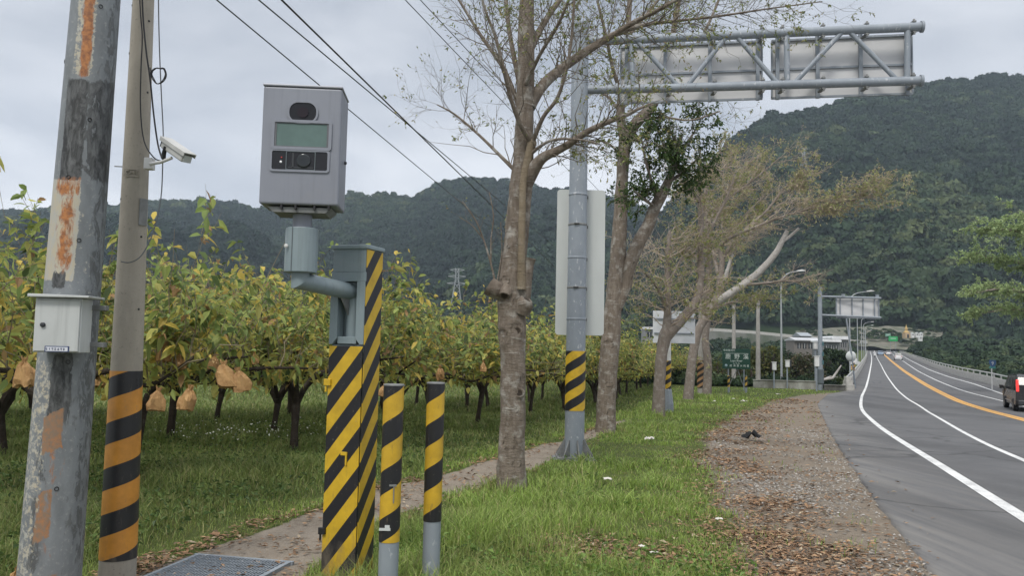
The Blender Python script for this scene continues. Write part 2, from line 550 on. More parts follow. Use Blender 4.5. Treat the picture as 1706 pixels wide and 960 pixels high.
def build_ground():
    ys = [-30.0]
    while ys[-1] < 3: ys.append(ys[-1] + (2 if ys[-1] < 0 else .5))
    while ys[-1] < 1650: ys.append(ys[-1] + max(.045, ys[-1] * .009) if ys[-1] < 80 else ys[-1] * 1.03)
    ys = np.array(ys); nx = 420
    t = np.linspace(-1, 1, nx); t = np.sign(t) * np.abs(t) ** 1.15
    X = t[None, :] * (np.abs(ys)[:, None] * 1.05 + 7); Y = np.repeat(ys[:, None], nx, 1)
    x, y = X.ravel(), Y.ravel()
    z = gheight(x, y)
    d, p, o = masks(x, y)
    V = np.column_stack([x, y, z])
    i = np.arange((len(ys) - 1) * nx).reshape(-1, nx)[:, :-1].ravel()
    Fc = np.stack([i, i + 1, i + nx + 1, i + nx], 1)
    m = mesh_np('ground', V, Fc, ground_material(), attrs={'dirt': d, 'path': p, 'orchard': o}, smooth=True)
    tag(link('ground', m), kind='structure')
build_ground()

def asphalt_material():
    m, n, l, p = newmat('asphalt')
    v = ncoord(n, l, 'Object')
    big = nnoise(n, l, v, .35, 5, .6); mid = nnoise(n, l, v, 3, 6, .6); fine = nnoise(n, l, v, 120, 3, .7)
    c = nmix(n, l, nramp(n, l, big, [(.35, 0.0), (.65, 1.0)]), (.066, .067, .070), (.098, .098, .101))
    c = nmix(n, l, nramp(n, l, mid, [(.45, 0.0), (.75, .6)]), c, (.12, .12, .12))
    c = nmix(n, l, nramp(n, l, fine, [(.40, 0.0), (.75, .8)]), c, (.17, .17, .17))
    # dust dragged onto the edge, light scuffs along the road
    dust = nattr(n, 'dust').outputs['Fac']
    sv = n.new('ShaderNodeMapping'); sv.inputs['Rotation'].default_value = (0, 0, R_(22)); sv.inputs['Scale'].default_value = (7, .35, 1)
    tcn = n.new('ShaderNodeTexCoord'); l.new(tcn.outputs['Object'], sv.inputs[0])
    scuff = nnoise(n, l, sv.outputs[0], 1.0, 5, .6)
    dn = nmath(n, l, 'MULTIPLY', dust, nramp(n, l, scuff, [(.35, .1), (.7, 1.0)]))
    c = nmix(n, l, dn, c, (.20, .19, .175))
    c = nmix(n, l, nramp(n, l, scuff, [(.66, 0.0), (.80, .35)]), c, (.045, .045, .047))
    vo = n.new('ShaderNodeTexVoronoi'); vo.feature = 'DISTANCE_TO_EDGE'; vo.inputs['Scale'].default_value = .16
    wv = n.new('ShaderNodeVectorMath'); wv.operation = 'ADD'
    nz = n.new('ShaderNodeTexNoise'); nz.inputs['Scale'].default_value = .8; nz.inputs['Detail'].default_value = 5
    l.new(v, nz.inputs['Vector']); l.new(v, wv.inputs[0]); l.new(nz.outputs['Color'], wv.inputs[1]); l.new(wv.outputs[0], vo.inputs['Vector'])
    c = nmix(n, l, nramp(n, l, vo.outputs['Distance'], [(.0, .75), (.012, 0.0)]), c, (.035, .035, .036))
    sv2 = n.new('ShaderNodeMapping'); sv2.inputs['Rotation'].default_value = (0, 0, R_(26)); sv2.inputs['Scale'].default_value = (.55, .02, 1); l.new(tcn.outputs['Object'], sv2.inputs[0])
    c = nmix(n, l, nramp(n, l, nnoise(n, l, sv2.outputs[0], 1.0, 3, .5), [(.48, 0.0), (.66, .45)]), c, (.050, .050, .052))
    l.new(c, p.inputs['Base Color'])
    p.inputs['Roughness'].default_value = .82; p.inputs['Specular IOR Level'].default_value = .35
    nbump(n, l, p, fine, .5, .006)
    return m

def build_road():
    nx = 26
    t = np.linspace(0, 1, nx) ** 1.6
    X = road_l[:, None] + (road_r - road_l)[:, None] * t[None]
    jag = .05 * vnoise(RY * 2.2, RY * 0, 1.0, 5)
    X[:, 0] += np.where(RY < 60, jag, 0)
    Y = np.repeat(RY[:, None], nx, 1)
    Z = G(Y)
    dust = np.clip(1 - (X - road_l[:, None]) / 2.2, 0, 1) * (Y < 70)
    V = np.column_stack([X.ravel(), Y.ravel(), Z.ravel()])
    i = np.arange((len(RY) - 1) * nx).reshape(-1, nx)[:, :-1].ravel()
    Fc = np.stack([i, i + 1, i + nx + 1, i + nx], 1)
    # broken asphalt lip at the left edge
    k = len(V)
    lip = np.column_stack([X[:, 0] - .03, RY, Z[:, 0] - .07])
    V = np.vstack([V, lip])
    j = np.arange(len(RY) - 1)
    F2 = np.stack([k + j, j * nx, (j + 1) * nx, k + j + 1], 1)
    m = mesh_np('road', V, np.vstack([Fc, F2]), asphalt_material(), attrs={'dust': np.concatenate([dust.ravel(), np.ones(len(RY))])}, smooth=True)
    tag(link('road', m), kind='structure')
build_road()

def paint(name, c, c2):
    m, n, l, p = newmat(name)
    v = ncoord(n, l)
    f = nramp(n, l, nnoise(n, l, v, 4, 7, .65), [(.35, 0.0), (.7, 1.0)])
    w = nramp(n, l, nmath(n, l, 'ADD', nmath(n, l, 'MULTIPLY', nnoise(n, l, v, 60, 4, .7), .6), nmath(n, l, 'MULTIPLY', nnoise(n, l, v, 2.2, 5, .6), .5)), [(.56, 0.0), (.68, .75)])
    l.new(nmix(n, l, w, nmix(n, l, f, c, c2), (.2, .2, .2)), p.inputs['Base Color'])
    p.inputs['Roughness'].default_value = .6
    return m
M_wpaint = paint('white_road_paint', (.74, .74, .72), (.60, .60, .58))
M_ypaint = paint('yellow_road_paint', (.70, .36, .06), (.60, .30, .05))
def line(name, poly, w, mat, ext0=6, ext1=0, shift=0):
    pts = curve_pts(poly, 1.0, ext0, ext1)
    if shift:
        t = np.gradient(pts, axis=0); t /= np.linalg.norm(t, axis=1)[:, None]
        pts = pts + np.stack([-t[:, 1], t[:, 0]], 1) * shift
    tag(link(name, ribbon(name, pts, w, .007, mat)), kind='structure')
line('edge_line_marking', L_edge, .165, M_wpaint)
line('lane_line_marking', L_in, .13, M_wpaint)
line('centre_line_marking', L_mid, .16, M_ypaint, shift=.17)
line('centre_line_marking', L_mid, .16, M_ypaint, shift=-.17)
line('centre_line_marking', L_mid, .17, paint('faded_yellow_paint', (.50, .27, .06), (.40, .22, .05)), shift=0)
line('lane_line_marking', L_r1, .14, M_wpaint, 14)
line('edge_line_marking', L_r2, .17, M_wpaint, 14)

# ------------------------------------------------------------------ mountains
M_hill, _n, _l, _p = newmat('forest_floor')
_v = ncoord(_n, _l)
_l.new(nmix(_n, _l, nramp(_n, _l, nnoise(_n, _l, _v, .05, 8, .65), [(.3, 0.0), (.7, 1.0)]), (.014, .026, .012), (.03, .046, .02)), _p.inputs['Base Color'])
_p.inputs['Roughness'].default_value = 1.0; _p.inputs['Specular IOR Level'].default_value = .05

def hill(name, sky_pts, yr, yf, zf, seed, amp, gul, nu=260, nt=110, conv=1.0):
    """mountain flank: skyline seen at (u, v) with ridge depth yr(u), foot depth yf(u)"""
    us = np.linspace(sky_pts[0][0], sky_pts[-1][0], nu)
    sv = np.interp(us, [p[0] for p in sky_pts], [p[1] for p in sky_pts]) + 8
    P = np.zeros((nu, nt, 3))
    for i, (u, v) in enumerate(zip(us, sv)):
        Yr, Yf = yr(u), yf(u)
        top = at(u, v, Yr); d = np.array([top.x, top.y]) / Yr
        ts = np.linspace(0, 1.25, nt)
        for_t = np.minimum(ts, 1)
        Y = Yf + (Yr - Yf) * ts
        Z = zf + (top.z - zf) * (for_t ** conv) - np.maximum(ts - 1, 0) * (top.z - zf) * .7
        P[i, :, 0] = d[0] * Y; P[i, :, 1] = Y; P[i, :, 2] = Z
    x, y = P[:, :, 0], P[:, :, 1]
    t = np.linspace(0, 1.25, nt)[None]
    env = np.clip(t * 4, 0, 1) * np.clip((1 - t) * 1.9, 0, 1) ** 1.5
    P[:, :, 2] += env * amp * (vnoise(x, y, gul, seed, 4) - .35 * np.abs(vnoise(x + y * .5, y * .3, gul * 1.6, seed + 5, 2)) * 2 + .2)
    i = (np.arange(nu - 1)[:, None] * nt + np.arange(nt - 1)[None]).ravel()
    m = mesh_np(name, P.reshape(-1, 3), np.stack([i, i + nt, i + nt + 1, i + 1], 1), M_hill, smooth=True)
    tag(link(name, m), kind='structure')
    return P

right_sky = [(1020, 470), (1080, 380), (1150, 320), (1200, 264), (1235, 226), (1262, 208), (1290, 202), (1340, 188), (1400, 170), (1450, 160), (1500, 148), (1560, 138), (1600, 134), (1650, 130), (1706, 126), (1800, 118), (1960, 120), (2150, 150)]
left_sky = [(-260, 380), (-100, 360), (60, 352), (170, 345), (270, 336), (330, 336), (430, 348), (520, 340), (580, 329), (640, 324), (690, 331), (715, 318), (740, 309), (775, 301), (810, 300), (850, 304), (900, 316), (960, 318), (1010, 330), (1080, 350), (1160, 380), (1260, 430)]
HR = hill('mountain', right_sky, lambda u: 760 + .22 * (u - 1200), lambda u: 392 - .02 * (u - 1200), 4, 2, 50, .0095, conv=1.12)
HL = hill('ridge', left_sky, lambda u: 1150 + 60 * math.sin(u * .006), lambda u: 520, 2, 9, 62, .0065, nu=240, nt=90, conv=1.1)

# -- canopy: instanced crowns, one stuff object per flank
def crown_proto(name, nq, mat, seed, flat=.75, size=.26):
    r = np.random.default_rng(seed)
    lobes = r.normal(size=(7, 3)); lobes /= np.linalg.norm(lobes, axis=1)[:, None]
    lobes *= r.uniform(.35, .62, (7, 1)); lobes[:, 2] = np.abs(lobes[:, 2]) * .8
    rad = r.uniform(.38, .6, 7)
    k = r.integers(0, 7, nq)
    d = r.normal(size=(nq, 3)); d /= np.linalg.norm(d, axis=1)[:, None]
    d[:, 2] = np.where(d[:, 2] < -.3, -d[:, 2], d[:, 2])
    c = lobes[k] + d * rad[k][:, None] * r.uniform(.75, 1.05, (nq, 1))
    c[:, 2] = c[:, 2] * flat + .35
    nrm = d + r.normal(scale=.45, size=(nq, 3)); nrm /= np.linalg.norm(nrm, axis=1)[:, None]
    a = np.cross(nrm, r.normal(size=(nq, 3))); a /= np.linalg.norm(a, axis=1)[:, None]
    b = np.cross(nrm, a)
    s = size * r.uniform(.5, 1.15, (nq, 1)); s2 = s * r.uniform(.5, .9, (nq, 1))
    V = np.stack([c - a * s, c - b * s2, c + a * s, c + b * s2], 1).reshape(-1, 3)
    sh = r.uniform(.75, 1.25, (nq, 1, 1)) * np.ones((1, 4, 3)) * np.array([1, 1, 1.0])
    return mesh_np(name, V, np.arange(nq * 4).reshape(-1, 4), mat, col=sh.reshape(-1, 3))

def canopy_material(name, ca, cb, cc):
    m, n, l, p = newmat(name)
    a = nattr(n, 'Col'); t = nattr(n, 'tint', 'INSTANCER')
    c = nramp(n, l, t.outputs['Fac'], [(0.0, ca), (.55, cb), (1.0, cc)])
    l.new(nmix(n, l, 1.0, c, a.outputs['Color'], 'MULTIPLY'), p.inputs['Base Color'])
    p.inputs['Roughness'].default_value = .75; p.inputs['Specular IOR Level'].default_value = .2
    return m
M_canopy = canopy_material('mountain_canopy', (.009, .022, .012), (.028, .052, .022), (.088, .110, .044))
PROTO = bpy.data.collections.new('crown_shapes')
for s_ in range(5):
    PROTO.objects.link(bpy.data.objects.new(f'crown_shape_{s_}', crown_proto('crown_shape', 330, M_canopy, 40 + s_, .75, .185)))
PROTO2 = bpy.data.collections.new('scrub_shapes')
for s_ in range(4):
    PROTO2.objects.link(bpy.data.objects.new(f'scrub_shape_{s_}', crown_proto('scrub_shape', 420, M_canopy, 60 + s_, .8, .15)))

def gn_group(coll):
    ng = bpy.data.node_groups.new('scatter_' + coll.name, 'GeometryNodeTree')
    ng.interface.new_socket('Geometry', in_out='INPUT', socket_type='NodeSocketGeometry')
    ng.interface.new_socket('Geometry', in_out='OUTPUT', socket_type='NodeSocketGeometry')
    N, Lk = ng.nodes, ng.links
    gi, go = N.new('NodeGroupInput'), N.new('NodeGroupOutput')
    ip = N.new('GeometryNodeInstanceOnPoints'); ci = N.new('GeometryNodeCollectionInfo')
    ci.inputs['Collection'].default_value = coll
    ci.inputs['Separate Children'].default_value = True; ci.inputs['Reset Children'].default_value = True
    def na(nm, ty):
        a = N.new('GeometryNodeInputNamedAttribute'); a.data_type = ty; a.inputs['Name'].default_value = nm
        return a.outputs['Attribute']
    ip.inputs['Pick Instance'].default_value = True
    Lk.new(gi.outputs[0], ip.inputs['Points']); Lk.new(ci.outputs[0], ip.inputs['Instance'])
    cmb = N.new('ShaderNodeCombineXYZ'); Lk.new(na('rz', 'FLOAT'), cmb.inputs['Z'])
    er_ = N.new('FunctionNodeEulerToRotation'); Lk.new(cmb.outputs[0], er_.inputs[0])
    Lk.new(er_.outputs[0], ip.inputs['Rotation'])
    cs = N.new('ShaderNodeCombineXYZ'); sx = na('sx', 'FLOAT'); sz = na('sz', 'FLOAT')
    Lk.new(sx, cs.inputs['X']); Lk.new(sx, cs.inputs['Y']); Lk.new(sz, cs.inputs['Z'])
    Lk.new(cs.outputs[0], ip.inputs['Scale'])
    Lk.new(na('pick', 'INT'), ip.inputs['Instance Index'])
    Lk.new(ip.outputs[0], go.inputs[0])
    return ng
GN1, GN2 = gn_group(PROTO), gn_group(PROTO2)

def scatter(name, P, sx, sz, tint, ng, npick, r):
    m = bpy.data.meshes.new(name); m.vertices.add(len(P)); m.vertices.foreach_set('co', np.asarray(P, np.float32).ravel())
    for k, v in (('sx', sx), ('sz', sz), ('tint', tint), ('rz', r.uniform(0, 6.28, len(P)))):
        a = m.attributes.new(k, 'FLOAT', 'POINT'); a.data.foreach_set('value', np.asarray(v, np.float32))
    a = m.attributes.new('pick', 'INT', 'POINT'); a.data.foreach_set('value', r.integers(0, npick, len(P)).astype(np.int32))
    m.materials.append(M_canopy)
    o = link(name, m); tag(o, kind='stuff')
    md = o.modifiers.new('scatter', 'NODES'); md.node_group = ng
    return o

CAMI = CAMR.transposed()
def proj(p):
    c = CAMI @ Vector((p[0], p[1], p[2] - CAMZ))
    return CX + F * c.x / -c.z, CY - F * c.y / -c.z

def forest(name, P, n, smin, smax, seed, tscale, zl=None, tb=0.0, edge_t=.8):
    r = np.random.default_rng(seed)
    nu, nt = P.shape[:2]
    # area-weighted sampling of grid cells up to just past the ridge
    tmax = int(nt * .84)
    A = P[:-1, :tmax]; 
    e1 = P[1:, :tmax] - A; e2 = P[:-1, 1:tmax + 1] - A
    area = np.linalg.norm(np.cross(e1, e2), axis=2).ravel()
    k = r.choice(len(area), n, p=area / area.sum())
    i, j = np.unravel_index(k, A.shape[:2])
    a, b = r.uniform(size=(n, 1)), r.uniform(size=(n, 1))
    pts = A[i, j] + e1[i, j] * a + e2[i, j] * b
    s = r.uniform(smin, smax, n) * np.where(r.uniform(size=n) < .12, 1.35, 1)
    g = vnoise(pts[:, 0], pts[:, 1], tscale, seed, 4)
    tint = np.clip(.33 + tb + .75 * g + r.normal(scale=.17, size=n) + (r.uniform(size=n) < .07) * .4 + np.clip((560 - pts[:, 1]) / 900, -.1, .16), 0, 1)
    pts[:, 2] -= .1 * s
    cu = np.array([proj(q) for q in pts]); ok = ~(((cu[:, 1] > 547) & (cu[:, 0] > 1335) & (cu[:, 0] < 1560)) | ((cu[:, 1] > 545) & (cu[:, 0] > 1060) & (cu[:, 0] < 1330) & (pts[:, 1] < 430)))
    pts, s, tint = pts[ok], s[ok], tint[ok]; n = len(pts)
    return scatter(name, pts, s, s * r.uniform(.8, 1.5, n), tint, GN1, 5, r)
def crest(name, P, n, smin, smax, seed):
    r = np.random.default_rng(seed); nu, nt = P.shape[:2]; j0 = int(nt * .79)
    i = r.integers(0, nu - 1, n); f = r.uniform(size=(n, 1)); j = j0 + r.integers(-2, 2, n)
    pts = P[i, j] * (1 - f) + P[i + 1, j] * f
    s = r.uniform(smin, smax, n)
    g = vnoise(pts[:, 0], pts[:, 1], .02, seed, 2); k = g > -.15
    pts, s = pts[k], s[k]; pts[:, 2] += s * r.uniform(.3, 1.3, len(s))
    scatter(name, pts, s, s * r.uniform(.7, 1.2, len(s)), np.clip(r.normal(.25, .12, len(s)), 0, 1), GN3, 4, r)
PROTO3 = bpy.data.collections.new('crest_shapes')
for s_ in range(4):
    PROTO3.objects.link(bpy.data.objects.new(f'crest_shape_{s_}', crown_proto('crest_shape', 130, M_canopy, 80 + s_, .7, .16)))
GN3 = gn_group(PROTO3)
crest('mountain_crest_trees', HR, 520, 2.0, 4.6, 5)
crest('ridge_crest_trees', HL, 620, 3.0, 7.0, 6)
forest('mountain_forest', HR, 15000, 3.4, 9.0, 3, .012)
forest('ridge_forest', HL, 14000, 6.0, 10.5, 4, .006, tb=-.06)
# ------------------------------------------------------------------ shared metals and paints
M_galv = noisy('galvanised_steel', (.26, .29, .32), (.215, .242, .27), 5, .5, .06, .05, 40, (1, 1, .4), ((.40, .42, .44), 22, .62))
M_galv_dark = noisy('old_galvanised_steel', (.15, .155, .15), (.24, .245, .24), 9, .65, .2, .2, 50)
M_greypaint = noisy('grey_green_paint', (.225, .275, .290), (.19, .24, .255), 3, .42, 0, .02, 60, streak=.35)
M_boxpaint = noisy('pale_grey_paint', (.232, .245, .280), (.205, .217, .250), 2, .42, 0, .03, 160, streak=.28)
M_black = plain('black_rubber', (.012, .012, .013), .5)
M_darkframe = plain('dark_frame', (.030, .033, .037), .45)
M_white = noisy('white_enamel', (.70, .70, .68), (.58, .58, .56), 5, .45, 0, .02)
M_signback = noisy('sign_back', (.54, .565, .55), (.47, .495, .48), 2, .55, .0, .02, 30, (1, 1, .3))
M_concrete = noisy('concrete', (.36, .345, .32), (.26, .25, .225), 4, .9, 0, .35, 70, (1, 1, .5), ((.17, .16, .14), 18, .66))
M_palecon = noisy('pale_concrete', (.44, .43, .40), (.32, .31, .285), 2.5, .9, 0, .2, 40, (1, 1, 2), ((.2, .19, .17), 7, .66))

# ------------------------------------------------------------------ leaning steel pole at the far left
def steel_pole():
    Y = 5.0
    p0, p1 = at(85, 930, Y), at(160, 0, Y)
    ax = (p1 - p0) / (p1.z - p0.z)
    zb = gz(Y) - .1
    b = p0 + ax * (zb - p0.z)
    root = thing('steel_pole', 'thick leaning steel pole with peeling paint, rust streaks and orange paint remains', 'pole', b)
    H = 5.2
    nz, n = 220, 72
    zz = np.linspace(0, H, nz); qq = np.linspace(0, 2 * np.pi, n, endpoint=False)
    rad = np.interp(zz, [0, .1, 3.8, H], [.178, .176, .140, .128])
    view = math.atan2(-b.y, -b.x)                 # direction towards the road side
    V = np.zeros((nz, n, 3)); att = {k: np.zeros((nz, n)) for k in ('rust', 'dark', 'orange', 'pale')}
    for i, z in enumerate(zz):
        V[i, :, 0] = ax.x * z + rad[i] * np.cos(qq); V[i, :, 1] = ax.y * z + rad[i] * np.sin(qq); V[i, :, 2] = z
    zw = (zz + b.z)[:, None]                       # world height
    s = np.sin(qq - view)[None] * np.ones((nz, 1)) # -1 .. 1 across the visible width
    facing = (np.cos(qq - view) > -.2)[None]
    def zof(v): return at(110, v, Y).z
    def band(v0, v1, s0, s1, es=.12, ez=.06, slope=0.0):
        a, c = zof(v1), zof(v0)
        zz_ = zw - slope * s
        m = np.clip((zz_ - a) / ez + .5, 0, 1) * np.clip((c - zz_) / ez + .5, 0, 1)
        return m * np.clip((s - s0) / es + .5, 0, 1) * np.clip((s1 - s) / es + .5, 0, 1) * facing
    att['rust'] = band(-300, 140, -.45, -.02, .2, .05) + .8 * band(330, 455, -.72, -.12, .3, .15) + .55 * band(300, 330, -.9, 0, .1, .03) + .35 * band(690, 930, -.6, .1, .5, .3)
    att['pale'] = band(305, 470, -1.1, -.02, .12, .04) + .5 * band(-300, 140, -.7, .12, .12, .05) + .45 * band(590, 960, -1.2, -.45, .1, .1) + .3 * band(330, 560, -.1, .8, .6, .2)
    att['dark'] = band(142, 308, -.80, -.08, .1, .03) + .55 * band(142, 300, -.1, .95, .2, .05) + .8 * band(455, 486, -.75, -.25, .15, .03) + .9 * band(585, 700, -.5, .2, .2, .08) + .6 * band(700, 960, -.75, -.3, .3, .2) + .50 * band(-300, 960, .35, 1.3, .6, .3)  # last band darkens the right side over the full height
    att['orange'] = band(676, 742, -.58, .02, .06, .015, .09) + .8 * band(800, 885, -.62, -.08, .06, .015, .09) + .8 * band(948, 1010, -.7, .2, .06, .015, .09)
    i = np.arange(nz - 1)[:, None] * n; j = np.arange(n)[None]
    Fc = np.stack([(i + j), (i + (j + 1) % n), (i + n + (j + 1) % n), (i + n + j)], 2).reshape(-1, 4)
    m, nn, l, p = newmat('weathered_pole_paint')
    v = ncoord(nn, l, 'Object', (1, 1, .35)); vf = ncoord(nn, l)
    f1 = nnoise(nn, l, v, 9, 8, .68); f2 = nnoise(nn, l, vf, 34, 6, .7); f3 = nnoise(nn, l, v, 26, 6, .7, .6)
    c = nmix(nn, l, nramp(nn, l, f1, [(.3, 0.0), (.7, 1.0)]), (.205, .222, .230), (.125, .135, .140))
    c = nmix(nn, l, nramp(nn, l, f2, [(.55, 0.0), (.7, .5)]), c, (.36, .36, .34))
    def ov(c, name, col, a=.42, b=.55, src=f2, k=.9):
        mask = nmath(nn, l, 'ADD', nattr(nn, name).outputs['Fac'], nmath(nn, l, 'MULTIPLY', nmath(nn, l, 'SUBTRACT', src, .5), k * 1.7))
        return nmix(nn, l, nramp(nn, l, mask, [(a, 0.0), (b, 1.0)]), c, col)
    c = ov(c, 'pale', nmix(nn, l, nramp(nn, l, f3, [(.4, 0.0), (.6, 1.0)]), (.42, .37, .27), (.36, .36, .33)))
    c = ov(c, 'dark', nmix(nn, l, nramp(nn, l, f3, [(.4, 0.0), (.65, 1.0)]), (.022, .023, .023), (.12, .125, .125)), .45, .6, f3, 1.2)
    c = ov(c, 'orange', nmix(nn, l, nramp(nn, l, f2, [(.4, 0.0), (.6, 1.0)]), (.29, .150, .075), (.20, .145, .10)), .5, .72, f3, 1.3)
    c = ov(c, 'rust', nmix(nn, l, nramp(nn, l, f2, [(.38, 0.0), (.6, 1.0)]), (.42, .17, .05), (.20, .075, .03)), .45, .75, f3, 1.3)
    l.new(c, p.inputs['Base Color']); p.inputs['Roughness'].default_value = .6
    nbump(nn, l, p, f2, .25, .004)
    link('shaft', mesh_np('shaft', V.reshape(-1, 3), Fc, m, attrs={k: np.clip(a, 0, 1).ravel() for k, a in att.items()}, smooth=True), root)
    # bolt holes of the step pegs
    for u, vv in ((182, 22), (117, 108), (166, 208), (150, 405), (134, 603), (117, 808), (136, 303)):
        pt = at(u, vv, Y); zl = pt.z - b.z
        c_ = Vector((ax.x * zl, ax.y * zl, zl)); r = float(np.interp(zl, zz, rad))
        wd = pt - (b + c_); ss = max(-.92, min(.92, wd.x / r)); d = Vector((ss, -math.sqrt(1 - ss * ss), 0))
        q = d.to_track_quat('Z', 'Y').to_matrix().to_4x4()
        MB().lathe([(.013, -.004), (.013, .0035), (.009, .0035), (.009, -.002)], 12, Matrix.Translation(c_ + d * r) @ q).build('bolt_hole', M_black, root)
    return b, ax
sp_base, sp_ax = steel_pole()

def meter_box():
    c = at(96, 542, 4.70)
    root = thing('junction_box', 'pale grey metal box with lock and small white name plate on the leaning steel pole', 'box', c, R_(4))
    MB().box((0, .07, 0), (.262, .14, .315)).build('body', M_white_box, root, bevel=.004)
    MB().box((0, -.006, -.003), (.250, .012, .296)).build('door', M_white_box, root, bevel=.003)
    MB().prism([(-.155, .160), (.185, .160), (.188, .172), (-.155, .178)], -.05, .17).build('lid', M_white_box, root, bevel=.003)
    MB().lathe([(.014, 0), (.014, .01), (.010, .013), (.004, .013)], 18, Matrix.Translation((-.075, -.012, 0.0)) @ Matrix.Rotation(R_(90), 4, 'X')).build('lock', M_darkframe, root)
    pl = MB().box((.01, -.0135, -.138), (.135, .003, .034)).build('name_plate', plain('blue_plate', (.03, .05, .14), .4), root)
    w = MB().box((.01, -.0158, -.138), (.123, .002, .024))
    w.build('plate_face', plain('plate_white', (.62, .64, .68), .4), pl)
    w = MB()
    r = random.Random(3)
    for k in range(7):
        x = -.045 + .016 * k
        for dz in (-.005, 0, .005):
            if r.random() < .8: w.box((x, -.0172, -.138 + dz), (.011 * r.uniform(.6, 1), .001, .0022))
        w.box((x + r.uniform(-.003, .003), -.0172, -.138), (.0022, .0012, .014))
    w.build('lettering', plain('plate_ink', (.03, .04, .12), .5), pl)
    for dz in (-.11, .11):
        MB().box((.09, .155, dz), (.24, .05, .03)).build('bracket', M_galv_dark, root, bevel=.003)
M_white_box = noisy('box_enamel', (.50, .515, .505), (.43, .445, .435), 4, .5, 0, .04, 60, (1, 1, .4), streak=.35)
meter_box()

# ------------------------------------------------------------------ concrete pole with orange and black bands
def concrete_pole():
    Y = 5.55
    p0, p1 = at(198, 900, Y), at(239, 0, Y)
    ax = (p1 - p0) / (p1.z - p0.z)
    zb = gz(Y) - .1
    b = p0 + ax * (zb - p0.z)
    root = thing('utility_pole', 'slim beige concrete pole with orange and black stripe band carrying a white camera', 'pole', b)
    H = 5.6
    zt = lambda v: at(215, v, Y).z - b.z
    def rad(z): return .1185 + (.070 - .1185) * z / zt(0)
    m, n, l, p = newmat('old_pole_concrete')
    v = ncoord(n, l, 'Object', (1, 1, .25)); vf = ncoord(n, l)
    f1 = nnoise(n, l, v, 8, 8, .65); f2 = nnoise(n, l, vf, 55, 5, .7); f3 = nnoise(n, l, vf, 3, 5, .6)
    c = nmix(n, l, nramp(n, l, f1, [(.3, 0.0), (.7, 1.0)]), (.38, .345, .285), (.28, .255, .21))
    c = nmix(n, l, nramp(n, l, f3, [(.5, 0.0), (.75, .6)]), c, (.22, .20, .17))
    c = nmix(n, l, nramp(n, l, f2, [(.60, 0.0), (.68, .8)]), c, (.17, .155, .13))
    l.new(c, p.inputs['Base Color']); p.inputs['Roughness'].default_value = .9
    nbump(n, l, p, f2, .5, .004)
    mb = MB()
    zs = [0, .5, 1, 2, 3, 4, H]
    mb.tube([(ax.x * z, ax.y * z, z) for z in zs], [rad(z) for z in zs], 40)
    mb.build('shaft', m, root)
    z0, z1 = zt(930), zt(618)
    V, Fc, A = stripe_tube(z0, z1, rad(z0) + .003, rad(z1) + .003, .34, lean=(ax.x * (z1 - z0), ax.y * (z1 - z0)), nz=4)
    V = np.array(V); V[:, 0] += ax.x * z0; V[:, 1] += ax.y * z0
    # solid black cap at the top of the band, following the photo's flat upper edge
    A = np.array(A)
    ms = stripe_mat('orange_black_bands', (.60, .265, .040), (.018, .018, .020), .302, .52, .40, .065, (.16, .13, .10))
    link('stripe_band', mesh_np('stripe_band', V, Fc, ms, attrs={'stripe_coord': A - z1}, smooth=True), root)
    def surf(u, v):
        pt = at(u, v, Y); z = pt.z - b.z; r = rad(z); cx = b.x + ax.x * z
        ss = max(-.97, min(.97, (pt.x - cx) / r))
        d = Vector((ss, -math.sqrt(1 - ss * ss), 0))
        return Vector((ax.x * z, ax.y * z, z)) + d * r, d
    pt, d = surf(242, 355)
    M = Matrix.Translation(pt) @ Matrix.Rotation(math.atan2(d.x, -d.y), 4, 'Z')
    o = MB().box((0, -.004, 0), (.062, .008, .185)).build('metal_plate', M_galv_dark, root)
    o.matrix_local = M
    pt, d = surf(229, 292)
    M = Matrix.Translation(pt) @ Matrix.Rotation(math.atan2(d.x, -d.y), 4, 'Z')
    mb = MB()
    for c_, s_ in (((0, -.002, .024), (.10, .006, .006)), ((0, -.002, -.024), (.10, .006, .006)), ((-.048, -.002, 0), (.005, .006, .05)), ((.048, -.002, 0), (.005, .006, .05))): mb.box(c_, s_)
    o = mb.build('stamped_frame', m, root); o.matrix_local = M
    t = text_mesh('CHT', .042, m, 'stamped_letters', M @ Matrix.Translation((0, -.0035, 0)) @ Matrix.Rotation(R_(90), 4, 'X'), .003)
    link('stamped_letters', t, root)
    for u, vv in ((224, 12), (252, 38), (220, 92), (249, 156), (208, 334), (240, 396), (236, 516), (233, 632), (233, 642)):
        pt, d = surf(u, vv)
        MB().lathe([(.0075, -.003), (.0075, .003), (.002, .003)], 10, Matrix.Translation(pt) @ d.to_track_quat('Z', 'Y').to_matrix().to_4x4()).build('bolt_hole', M_black, root)
    pt, d = surf(207, 279)
    MB().tube([pt + d * .0, pt + Vector((-.055, .0, .002))], .004, 8).build('step_rod', M_galv_dark, root)
    return b, ax, rad, surf
cp_base, cp_ax, cp_rad, cp_surf = concrete_pole()

